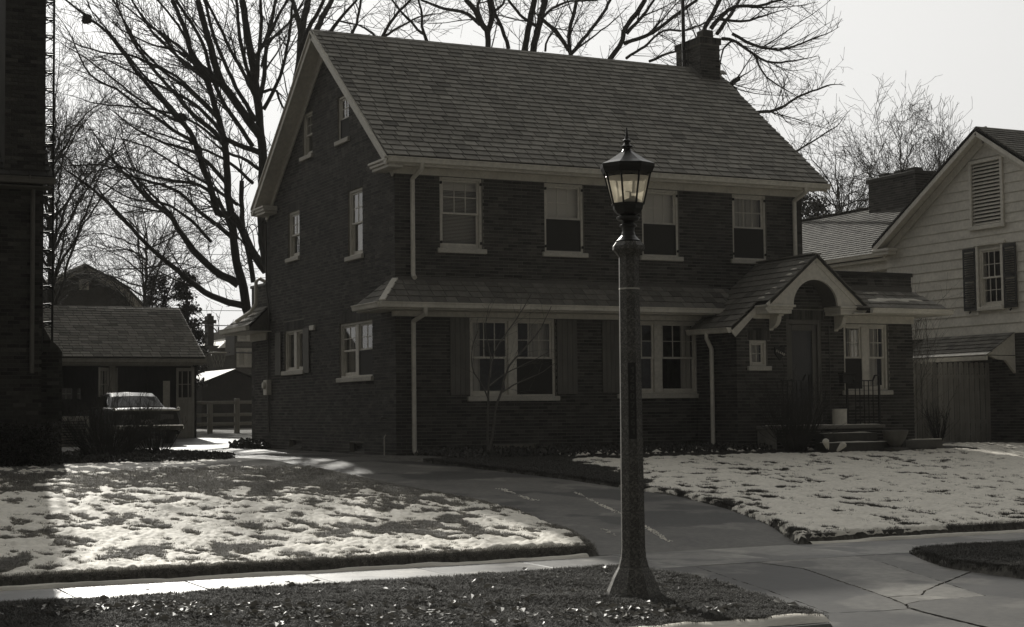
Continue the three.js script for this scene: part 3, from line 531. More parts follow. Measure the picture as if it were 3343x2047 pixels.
  // hinges and hold-backs on the upper window frames
  const pin = new Geo(); for (const [a, b] of up) for (const x of [a + 0.03, b - 0.03]) for (const y of [4.2, 5.38]) pin.box(x - 0.018, x + 0.018, y - 0.025, y + 0.025, -0.04, 0.012, { b: 0.004 }); part(house, 'storm_window_clip', pin, M.ironBlack, { kind: 'stuff' });

  // ---- main roof
  const roof = new Geo(), sv = V(0, SL, -1).normalize(), nv = V(0, 1, SL).normalize(), LR = Math.hypot(RY - 5.765, RZ - 0.5), O = V(-0.36, 5.765, 0.5);
  const rc = V(WID / 2, 0, 0);
  roof.prism([V(-0.36, 5.765, 0.5), V(-0.36, RY, RZ), V(-0.36, 5.7, -8.22), V(-0.36, 5.62, -8.22), V(-0.36, RY - 0.09, RZ), V(-0.36, 5.685, 0.5)], V(WID + 0.72, 0, 0));
  const rp = part(house, 'roof', roof, M.underlay);
  const sh = shingles(O.clone().addScaledVector(nv, 0.002), X1, sv, nv, LR, () => [0, WID + 0.72], 301, { e: 0.2, w: 0.3, gap: 0.02, lift: 0.028, vary: 0.42 });
  pieces(rp, 'shingle', 'shingles', sh, M.shingle, { limit: 300, noBack: true });
  const cap = new Geo(), cr = rngOf(302); for (let x = -0.37; x < WID + 0.36; x += 0.28) for (const s of [1, -1]) cap.obox(V(x + 0.15, RY + 0.012, RZ + s * 0.07).add(V(0, -0.052, 0)), X1, V(0, SL * 1, -s).normalize(), V(0, 1, s * SL).normalize(), 0.16, 0.095, 0.012 + 0.003 * cr(), { col: 0.8 + 0.3 * cr() }); part(rp, 'ridge_cap', cap, M.shingle);
  // old snow left on two courses near the ridge
  // chimney
  const ch = part(house, 'chimney', new Geo().box(9.318, 9.862, 8.2, 9.64, -4.442, -3.358), M.mortar), cl = [];
  const cf = FR(V(9.31, 0, -3.35), X1, Z1), cle = FR(V(9.31, 0, -4.45), Z1, V(-1, 0, 0));
  cl.push(...courses(cf, 8.4, 9.64, () => [0, 0.56], [], 303), ...courses(cle, 8.4, 9.64, () => [0, 1.1], [], 304));
  bricksOn(ch, cl, M.brick, 150);
  const cc = []; cc.push(...courses(FR(V(9.285, 0, -3.32), X1, Z1), 9.64, 9.8, () => [0, 0.61], [[-1, 2, 9.64, 9.8]], 305, { soldier: [[0, 0.61, 9.645, 9.8]] }), ...courses(FR(V(9.285, 0, -4.48), Z1, V(-1, 0, 0)), 9.64, 9.8, () => [0, 1.16], [[-1, 2, 9.64, 9.8]], 306, { soldier: [[0, 1.16, 9.645, 9.8]] }));
  const cb = part(ch, 'corbel', new Geo().box(9.293, 9.887, 9.641, 9.8, -4.472, -3.328), M.mortar); for (const q of cc) { const g = new Geo(); g.obox(q.c, q.u, q.v, q.w, q.hu, q.hv, q.hw, { col: q.col }); part(ch, 'brick', g, M.brick); }
  part(ch, 'crown', new Geo().box(9.26, 9.92, 9.801, 9.8, -4.5, -3.3, { b: 0.015 }), M.sill); part(ch, 'flue', new Geo().box(9.46, 9.76, 9.81, 10.02, -3.75, -3.45, { b: 0.02 }), M.brick);
  part(ch, 'flashing', new Geo().prism([V(9.29, 8.72, -3.3), V(9.29, 8.83, -3.3), V(9.29, 9.25, -3.85), V(9.29, 9.14, -3.85)], V(0.018, 0, 0)), M.darkTrim);

  // ---- cornices, gutters, rakes
  const tr = (name, g, m = M.trim) => part(house, name, g, m);
  tr('frieze_board', new Geo().box(-0.02, WID + 0.02, 5.5, 5.7, 0.001, 0.035, { b: 0.004 }));
  tr('soffit', new Geo().box(-0.3, WID + 0.3, 5.64, 5.66, 0.036, 0.4)); tr('fascia', new Geo().box(-0.3, WID + 0.3, 5.6, 5.74, 0.401, 0.43, { b: 0.004 }));
  part(house, 'gutter', gutterRun(new Geo(), V(-0.34, 5.755, 0.431), V(WID + 0.4, 5.755, 0.431), Z1), M.gutter);
  part(house, 'gutter', gutterRun(new Geo(), V(WID + 0.34, 5.69, -8.15), V(-0.36, 5.69, -8.15), V(0, 0, -1)), M.gutter);
  for (const [z0, z1] of [[-0.5, 0.43], [-8.2, -7.28]]) { const g = new Geo(); g.box(-0.30, -0.002, 5.56, 5.62, z0 + 0.06, z1 - (z0 > -1 ? 0 : 0.04), { b: 0.004 }); g.box(-0.34, -0.002, 5.621, 5.68, z0 + 0.03, z1, { b: 0.006 }); g.box(-0.37, -0.002, 5.681, 5.735, z0, z1, { b: 0.01 }); tr('eave_return', g); }
  tr('frieze_return', new Geo().box(-0.035, -0.001, 5.5, 5.62, -0.12, 0.034, { b: 0.004 }).box(-0.035, -0.001, 5.5, 5.62, -DEP - 0.03, -DEP + 0.14, { b: 0.004 }));
  const A = V(-0.345, RY - 0.085, RZ);
  for (const [z, y] of [[0.47, 5.66], [-8.17, 5.66]]) {
    tr('barge_board', new Geo().bar(V(-0.345, y, z), A, 0.035, 0.19, Y1, { b: 0.005 }).bar(V(-0.37, y + 0.07, z), A.clone().add(V(-0.025, 0.06, 0)), 0.05, 0.05, Y1, { b: 0.008 }));
    tr('rake_soffit', new Geo().bar(V(-0.165, y - 0.02, z * 0.985), V(-0.165, RY - 0.13, RZ), 0.32, 0.02));
    tr('rake_frieze', new Geo().bar(V(-0.02, y - 0.13, z > 0 ? 0 : -DEP), V(-0.02, RY - 0.27, RZ), 0.036, 0.22, Y1, { b: 0.004 }));
    tr('barge_board', new Geo().bar(V(WID + 0.345, y, z), V(WID + 0.345, RY - 0.085, RZ), 0.035, 0.19, Y1)); tr('rake_soffit', new Geo().bar(V(WID + 0.165, y - 0.02, z * 0.985), V(WID + 0.165, RY - 0.13, RZ), 0.32, 0.02));
  }
  downspout(house, 0.335, 0.09, 5.4, 3.46, 0.37, 0.49, 5.67); downspout(house, 9.43, 0.09, 5.4, 4.0, 9.46, 0.49, 5.67);
  downspout(house, 0.335, 0.09, 2.62, 0.06, 0.37, 0.61, 2.86);

  // ---- pent roof between the storeys
  const pL = Math.hypot(0.55, 0.47), ps = V(0, 0.47, -0.55).normalize(), pn = V(0, 0.55, 0.47).normalize();
  const pent = part(house, 'pent_roof', new Geo().prism([V(-0.5, 2.95, 0.55), V(7.7, 2.95, 0.55), V(7.7, 3.42, 0.002), V(0, 3.42, 0.002)], V(0, -0.05, 0)).prism([V(-0.5, 2.95, -0.8), V(-0.5, 2.95, 0.55), V(-0.002, 3.42, 0.0), V(-0.002, 3.42, -0.4)], V(0, -0.05, 0)), M.underlay);
  const pl = shingles(V(-0.5, 2.95, 0.55), X1, ps, pn, pL, t => [0.5 * t / pL, 8.2], 310, { e: 0.19, w: 0.26 });
  const psl = V(0.5, 0.47, 0).normalize(), pnl = V(-0.47, 0.5, 0).normalize(), pLl = Math.hypot(0.5, 0.47);
  pl.push(...shingles(V(-0.5, 2.95, -0.8), Z1, psl, pnl, pLl, t => [0.4 * t / pLl, 1.35 - 0.55 * t / pLl], 311, { e: 0.19, w: 0.26 }));
  pieces(pent, 'shingle', 'shingles', pl, M.pentShingle, { limit: 200 });
  part(pent, 'hip_flashing', new Geo().bar(V(-0.5, 2.985, 0.55), V(-0.01, 3.45, 0.01), 0.12, 0.03, Y1), M.gutter);
  tr('flashing', new Geo().box(0.02, 7.2, 3.43, 3.5, 0.001, 0.014), M.darkTrim);
  part(house, 'gutter', gutterRun(new Geo(), V(-0.56, 2.955, 0.551), V(7.2, 2.955, 0.551), Z1), M.gutter); part(house, 'gutter', gutterRun(new Geo(), V(-0.501, 2.955, 0.56), V(-0.501, 2.955, -0.82), V(-1, 0, 0)), M.gutter);
  tr('soffit', new Geo().box(-0.5, 7.0, 2.82, 2.84, 0.04, 0.55).box(-0.5, -0.003, 2.82, 2.84, -0.8, 0.039)); tr('frieze_board', new Geo().box(-0.02, 7.0, 2.72, 2.9, 0.001, 0.035, { b: 0.004 }).box(-0.036, -0.001, 2.72, 2.84, -0.12, 0.036, { b: 0.004 }));

  // ---- sunroom at the rear, flush with the gable wall
  const sw = brickPart(house, 'sunroom_wall', FR(V(0, 0, -DEP), Z1, V(-1, 0, 0)), [[-1.24, -0.4], [0, -0.4], [0, 3.93], [-1.24, 3.93]], [], () => [-1.25, 0], 203);
  bricksOn(sw.w, sw.list, M.brick, 60);
  part(house, 'sunroom_wall', slabWall(FR(V(0, 0, -DEP - 1.25), V(-1, 0, 0), V(0, 0, -1)), [[-5, -0.4], [0, -0.4], [0, 3.93], [-5, 3.93]], []), M.brick);
  part(house, 'parapet_cap', new Geo().box(-0.03, 5, 3.931, 4.0, -DEP - 1.29, -DEP - 0.005, { b: 0.01 }), M.darkTrim);
  const sp = part(house, 'pent_roof', new Geo().prism([V(-0.55, 2.93, -9.9), V(-0.55, 2.93, -7.75), V(-0.002, 3.42, -8.0), V(-0.002, 3.42, -9.35)], V(0, -0.05, 0)).prism([V(4, 2.93, -9.9), V(-0.55, 2.93, -9.9), V(-0.002, 3.42, -9.36), V(4, 3.42, -9.36)], V(0, -0.05, 0)), M.underlay);
  const ss = V(0.55, 0.49, 0).normalize(), sn = V(-0.49, 0.55, 0).normalize(), sL = Math.hypot(0.55, 0.49);
  pieces(sp, 'shingle', 'shingles', shingles(V(-0.55, 2.93, -9.9), Z1, ss, sn, sL, t => [0.55 * t / sL, 2.15 - 0.25 * t / sL], 312, { e: 0.19, w: 0.26 }), M.pentShingle, { limit: 60 });
  part(house, 'gutter', gutterRun(new Geo(), V(-0.551, 2.935, -7.74), V(-0.551, 2.935, -9.95), V(-1, 0, 0)), M.gutter); tr('soffit', new Geo().box(-0.55, -0.003, 2.8, 2.82, -9.9, -7.75)); tr('frieze_board', new Geo().box(-0.036, -0.001, 2.62, 2.8, -9.36, -8.1, { b: 0.004 }));
  part(sp, 'end_closure', new Geo().prism([V(-0.54, 2.82, -7.78), V(-0.54, 2.9, -7.78), V(-0.003, 3.38, -8.0), V(-0.003, 2.82, -8.0)], V(0, 0, -0.6)), M.pentShingle);
  part(house, 'drain_pipe', new Geo().tube([V(0.1, 3.98, -8.3), V(-0.12, 4.1, -8.32), V(-0.2, 4.02, -8.34), V(-0.2, 3.5, -8.36), V(-0.3, 3.3, -8.45), V(-0.52, 3.1, -8.9)], 0.045, 10), M.gutter);
  // electric meter, conduit and service cable on the gable wall
  const mb = part(house, 'meter_box', new Geo().box(-0.13, -0.001, 1.3, 1.66, -8.02, -7.76, { b: 0.012 }), M.gutter); part(mb, 'meter_dial', new Geo().lathe(0, 0, [[0.0, 0.06], [0.07, 0.06], [0.085, 0.03], [0.085, 0]], 16, { rot: new THREE.Quaternion().setFromUnitVectors(Y1, V(-1, 0, 0)) }).geometry().translate(-0.13, 1.53, -7.89), M.glassBulb || M.gutter);
  part(house, 'conduit', new Geo().tube([V(-0.04, 0.42, -7.85), V(-0.04, 1.3, -7.88)], 0.02, 8).tube([V(-0.04, 1.66, -7.88), V(-0.04, 2.75, -7.9), V(-0.05, 3.3, -7.8), V(-0.05, 3.8, -8.0), V(-0.05, 4.6, -8.05), V(-0.05, 5.4, -8.07)], 0.018, 8), M.darkTrim);
  const rc2 = rngOf(77), cab = new Geo(); for (let k = 0; k < 3; k++) { const pts = []; for (let i = 0; i <= 24; i++) { const f = i / 24 * 6.28; pts.push(V(-0.3 - 0.1 * k + Math.sin(f) * (0.14 + 0.05 * rc2()), 4.95 - 0.45 * Math.cos(f) - 0.05 * k, -8.3 - 0.05 * k)); } cab.tube(pts, 0.012, 5); } cab.tube([V(-0.05, 5.5, -8.1), V(-0.45, 5.1, -8.3), V(-0.6, 5.4, -8.4)], 0.012, 5); part(house, 'service_cable', cab, M.ironBlack);
  part(house, 'dryer_vent', new Geo().box(-0.06, -0.001, 2.68, 2.79, -4.92, -4.62, { b: 0.01 }), M.trim);
  part(house, 'hose_bib', new Geo().tube([V(-0.002, 0.75, -0.55), V(-0.09, 0.75, -0.55), V(-0.11, 0.7, -0.55)], 0.018, 8).tube([V(-0.07, 0.78, -0.6), V(-0.07, 0.78, -0.5)], 0.012, 8), M.darkTrim); part(house, 'ground_pipe', new Geo().tube([V(-0.05, -0.05, -0.5), V(-0.05, 0.38, -0.5), V(-0.02, 0.42, -0.5)], 0.012, 6), M.gutter);

  // ---- entry bay and front sunroom
  const BZ = 1.5, BL = 6.87, BR = 11.45, GX = 8.5, GY = 4.01, GS = 0.83;
  const bay = FR(V(0, 0, BZ), X1, Z1), sm = [7.195, 7.63, 1.725, 2.255], door = [8.13, 9.0, 0.52, 2.69], dw = [9.6, 10.775, 1.215, 2.626];
  const gr = x => GY - 0.1 - GS * Math.abs(GX - x);
  const bw = brickPart(house, 'entry_wall', bay, [[BL + 0.01, -0.4], [BR - 0.01, -0.4], [BR - 0.01, 3.66], [8.95, 3.66], [GX, GY - 0.12], [BL + 0.01, gr(BL)]], [sm, door, dw], v => v > 3.66 ? [GX - (GY - 0.12 - v) / GS, GX + 0.2] : [v < gr(BL) ? BL : GX - (GY - 0.12 - v) / GS, BR], 204, { soldier: [[7.15, 7.7, 2.255, 2.465], [8.05, 9.08, 2.69, 2.9]] });
  bricksOn(bw.w, bw.list, M.brick, 300);
  const bl = brickPart(house, 'entry_side_wall', FR(V(BL, 0, 0), Z1, V(-1, 0, 0)), [[0.002, -0.4], [BZ - 0.25, -0.4], [BZ - 0.25, gr(BL)], [0.002, gr(BL)]], [], () => [0.002, BZ], 205); bricksOn(bl.w, bl.list, M.brick, 100);
  part(house, 'sunroom_side_wall', slabWall(FR(V(BR, 0, BZ - 0.25), V(0, 0, -1), X1), [[0, -0.4], [4.2, -0.4], [4.2, 3.66], [0, 3.66]], [[1.2, 2.6, 1.2, 2.7]]), M.brick);
  part(house, 'sunroom_side_wall', slabWall(FR(V(BR, 0, -2.9), V(-1, 0, 0), V(0, 0, -1)), [[0, -0.4], [1.7, -0.4], [1.7, 3.66], [0, 3.66]], []), M.brick);
  windowIn(house, FR(V(BR, 0, BZ - 0.25), V(0, 0, -1), X1), 1.2, 2.6, 1.2, 2.7, { units: 2, grid: [2, 2] });
  part(house, 'sunroom_roof', new Geo().box(8.6, BR - 0.2, 3.0, 3.1, -2.9, BZ - 0.25), M.underlay); part(house, 'floor_deck', new Geo().box(BL + 0.2, BR - 0.24, 0.35, 0.5, 0.01, BZ - 0.26).box(WID + 0.01, BR - 0.24, 0.35, 0.5, -2.9, 0.005), M.interior);
  part(house, 'parapet_cap', new Geo().box(8.9, BR + 0.03, 3.661, 3.745, BZ - 0.26, BZ + 0.03, { b: 0.008 }).box(BR - 0.25, BR + 0.03, 3.661, 3.745, -2.9, BZ - 0.261, { b: 0.008 }), M.darkBrick);
  windowIn(house, bay, ...sm, { kind: 'casement', grid: [2, 2], curtain: [[0, 1]] });
  windowIn(house, bay, ...dw, { units: 2, grid: [3, 2], curtain: [[0.0, 0.75, 1]], screen: [0] });
  // door: frame, storm door with one tall pane, handle
  const dg = new Geo(); fbox(dg, bay, 8.13, 8.2, 0.52, 2.69, -0.16, -0.02, { b: 0.006 }); fbox(dg, bay, 8.93, 9.0, 0.52, 2.69, -0.16, -0.02, { b: 0.006 }); fbox(dg, bay, 8.2, 8.93, 2.6, 2.69, -0.16, -0.02, { b: 0.006 });
  const dr = part(house, 'door', dg, M.shutter), dp = new Geo(); fbox(dp, bay, 8.205, 8.305, 0.53, 2.595, -0.11, -0.07, { b: 0.004 }); fbox(dp, bay, 8.825, 8.925, 0.53, 2.595, -0.11, -0.07, { b: 0.004 }); fbox(dp, bay, 8.306, 8.824, 2.47, 2.595, -0.11, -0.07, { b: 0.004 }); fbox(dp, bay, 8.306, 8.824, 0.53, 0.86, -0.11, -0.07, { b: 0.004 });
  part(dr, 'storm_door', dp, M.shutter); part(dr, 'pane', new Geo().poly([bay.at(8.306, 0.86, -0.09), bay.at(8.824, 0.86, -0.09), bay.at(8.824, 2.47, -0.09), bay.at(8.306, 2.47, -0.09)]), M.glass); const id = new Geo(); fbox(id, bay, 8.21, 8.92, 0.53, 2.59, -0.2, -0.16); part(dr, 'inner_door', id, M.darkWood); part(dr, 'handle', new Geo().tube([bay.at(8.26, 1.45, -0.07), bay.at(8.26, 1.45, -0.03), bay.at(8.26, 1.35, -0.03)], 0.012, 6), M.metalDark);
  // entry roof, left slope sweeping down over the bay
  const es = V(GS, 0, 0).add(V(0, 0, 0)); const eU = V(1, GS, 0).normalize(), eN = V(-GS, 1, 0).normalize(), EX = 6.7, EY = GY - GS * (GX - EX), EL = Math.hypot(GX - EX, GY - EY), tb = (7.32 - EX) * Math.hypot(1, GS);
  const er = part(house, 'entry_roof', new Geo().prism([V(EX, EY, 0.004), V(EX, EY, 1.6), V(7.32, GY - GS * (GX - 7.32), 1.6), V(7.32, GY - GS * (GX - 7.32), 0.004)], V(0, -0.07, 0)).prism([V(7.321, GY - GS * (GX - 7.321), 0.004), V(7.321, GY - GS * (GX - 7.321), 2.08), V(GX, GY, 2.08), V(GX, GY, 0.004)], V(0, -0.07, 0)).prism([V(GX, GY, 0.004), V(GX, GY, 2.08), V(9.8, GY - GS * (9.8 - GX), 2.08), V(9.8, GY - GS * (9.8 - GX), 0.004)], V(0, -0.07, 0)), M.underlay);
  // u runs from back to front on this slope
  const el = shingles(V(EX, EY, 0), Z1, eU, eN, EL, t => [0.01, t < tb ? 1.61 : 2.1], 320, { e: 0.2, w: 0.28 });
  const rU = V(-1, GS, 0).normalize(), rN = V(GS, 1, 0).normalize(); el.push(...shingles(V(9.8, GY - GS * (9.8 - GX), 2.1), V(0, 0, -1), rU, rN, Math.hypot(9.8 - GX, GS * (9.8 - GX)), () => [0, 2.0], 321, { e: 0.2, w: 0.28 }));
  pieces(er, 'shingle', 'shingles', el, M.pentShingle, { limit: 200 });
  part(er, 'ridge_cap', new Geo().bar(V(GX, GY + 0.015, 0.01), V(GX, GY + 0.015, 2.1), 0.2, 0.025), M.pentShingle);
  part(house, 'gutter', gutterRun(new Geo(), V(EX + 0.0, EY + 0.01, 0.03), V(EX + 0.0, EY - 0.01, 1.58), V(-1, 0, 0)), M.gutter);
  downspout(house, 6.78, 0.72, 2.1, 0.08, EX - 0.06, 0.75, EY - 0.08);
  // pediment with the arch, entablature blocks, brackets, raking mouldings
  const pd = new THREE.Shape([[7.3, 2.99], [9.86, 2.99], [8.58, 4.0]].map(p => new THREE.Vector2(...p))), ar = new THREE.Shape();
  const AX = 8.49, ARr = 0.56, pts = [[7.28, 2.96], [AX - ARr, 2.96]]; for (let i = 0; i <= 24; i++) { const f = Math.PI - i / 24 * Math.PI; pts.push([AX + ARr * Math.cos(f), 2.96 + ARr * Math.sin(f) * 0.95]); } pts.push([9.74, 2.96], [GX, GY - 0.075]);
  const pg = new THREE.ExtrudeGeometry(new THREE.Shape(pts.map(p => new THREE.Vector2(...p))), { depth: 0.06, bevelEnabled: false }); pg.translate(0, 0, 1.97); pg.setAttribute('color', new THREE.Float32BufferAttribute(new Float32Array(pg.attributes.position.count * 3).fill(1), 3));
  const ped = part(house, 'pediment', pg, M.trim);
  for (const s of [-1, 1]) { const e = V(GX + s * 1.25, GY - GS * 1.25 - 0.04, 2.05), a = V(GX, GY - 0.035, 2.05); part(ped, 'raking_moulding', new Geo().bar(e, a, 0.05, 0.07, Y1, { b: 0.008 }).bar(e.clone().add(V(0, -0.1, -0.012)), a.clone().add(V(0, -0.085, -0.012)), 0.022, 0.1, Y1, { b: 0.006 }), M.trim); }
  for (const [a, b] of [[7.29, 7.9], [9.1, 9.72]]) { const g = new Geo(); g.box(a + 0.02, b - 0.02, 2.78, 2.86, BZ + 0.002, 2.03, { b: 0.005 }); g.box(a, b, 2.861, 2.91, BZ + 0.002, 2.05, { b: 0.006 }); g.box(a - 0.02, b + (a < 8 ? 0.06 : 0.02), 2.911, 2.96, BZ + 0.002, 2.08, { b: 0.012 }); part(ped, 'entablature', g, M.trim); }
  for (const x of [7.74, 9.4]) { const sec = []; for (let i = 0; i <= 8; i++) { const f = i / 8 * Math.PI / 2; sec.push(V(x - 0.05, 2.5 + 0.25 * (1 - Math.cos(f)), BZ + 0.02 + 0.28 * Math.sin(f))); } sec.push(V(x - 0.05, 2.779, BZ + 0.3), V(x - 0.05, 2.779, BZ + 0.002), V(x - 0.05, 2.46, BZ + 0.002)); part(ped, 'bracket', new Geo().prism(sec, V(0.1, 0, 0)).box(x - 0.065, x + 0.065, 2.74, 2.778, BZ + 0.301, BZ + 0.36, { b: 0.006 }), M.trim); }
  const vg = new Geo(); for (let i = 0; i < 24; i++) { const f0 = i / 24 * Math.PI, f1 = (i + 1) / 24 * Math.PI, q = (f, z) => V(AX + (ARr + 0.002) * Math.cos(f), 2.96 + (ARr + 0.002) * 0.95 * Math.sin(f), z); vg.poly([q(f0, BZ + 0.003), q(f1, BZ + 0.003), q(f1, 1.969), q(f0, 1.969)]); } part(ped, 'vault', vg, M.darkTrim);  // dark colour on the vault stands in for its unlit underside
  part(house, 'barge_board', new Geo().bar(V(EX + 0.03, EY - 0.14, 1.585), V(7.34, GY - GS * (GX - 7.34) - 0.1, 1.585), 0.03, 0.17, Y1, { b: 0.004 }), M.trim); tr('frieze_board', new Geo().box(7.28, 7.72, 2.7, 2.95, BZ + 0.001, BZ + 0.03, { b: 0.004 }));
  // front sunroom pent roof
  const qL = Math.hypot(0.6, 0.41), qs = V(0, 0.41, -0.6).normalize(), qn = V(0, 0.6, 0.41).normalize();
  const qp = part(house, 'pent_roof', new Geo().prism([V(9.5, 2.92, 2.1), V(11.95, 2.92, 2.1), V(BR, 3.33, BZ + 0.002), V(9.5, 3.33, BZ + 0.002)], V(0, -0.05, 0)).prism([V(11.95, 2.92, 2.1), V(11.95, 2.92, -1), V(BR + 0.002, 3.33, -1), V(BR + 0.002, 3.33, BZ)], V(0, -0.05, 0)), M.underlay);
  pieces(qp, 'shingle', 'shingles', shingles(V(9.5, 2.92, 2.1), X1, qs, qn, qL, t => [0, 2.45 - 0.5 * t / qL], 330, { e: 0.18, w: 0.26, tone: 1.25 }), M.pentShingle, { limit: 60 });
  tr('flashing', new Geo().box(9.6, BR, 3.34, 3.44, BZ + 0.001, BZ + 0.012), M.darkTrim);
  part(house, 'gutter', gutterRun(new Geo(), V(9.83, 2.925, 2.101), V(12.0, 2.925, 2.101), Z1), M.gutter); tr('soffit', new Geo().box(9.4, 11.95, 2.8, 2.82, BZ + 0.04, 2.1).box(BR + 0.003, 11.95, 2.8, 2.82, -1, BZ + 0.039)); tr('frieze_board', new Geo().box(9.55, BR + 0.02, 2.64, 2.8, BZ + 0.001, BZ + 0.035, { b: 0.004 }));
  part(house, 'conduit', new Geo().tube([V(9.2, 0.5, BZ + 0.02), V(9.2, 2.6, BZ + 0.02)], 0.01, 6), M.shutter);
  // house number plaque
  const pq = []; for (const [x, y] of [[7.8, 2.12], [7.87, 2.16], [7.93, 2.11], [7.99, 2.16], [8.06, 2.12], [8.05, 1.98], [7.93, 1.84], [7.81, 1.98]]) pq.push(V(x, y, BZ + 0.001)); const pla = part(house, 'number_plaque', new Geo().prism(pq, V(0, 0, 0.018)), M.ironBlack);
  const font = await new FontLoader().loadAsync('fonts/droid/droid_sans_bold.typeface.json');
  '51448'.split('').forEach((ch2, k) => { const t = new TextGeometry(ch2, { font, size: 0.05, depth: 0.006, curveSegments: 3 }); t.setAttribute('color', new THREE.Float32BufferAttribute(new Float32Array(t.attributes.position.count * 3).fill(1), 3)); t.rotateZ(-0.35).translate(7.825 + k * 0.045, 2.02 - k * 0.017, BZ + 0.0195); part(pla, 'digit', t, M.trim); });
  globalThis.FONT = font;
}
// TV antenna mast strapped to the chimney
{ const g = new Geo().tube([V(9.22, 8.9, -3.95), V(9.2, 14.2, -3.95)], 0.045, 10); const m = thing('antenna_mast', 'tall dark pipe mast standing at the brick chimney of the gable roof', 'mast', [9.22, 8.9, -3.95]); part(m, 'pole', g, M.ironBlack); part(m, 'strap', new Geo().box(9.17, 9.3, 9.3, 9.34, -4.0, -3.9).box(9.17, 9.3, 9.55, 9.59, -4.0, -3.9), M.metalDark); part(m, 'boom', new Geo().tube([V(8.3, 14.1, -3.95), V(10.1, 14.1, -3.95)], 0.015, 6), M.metalDark); }

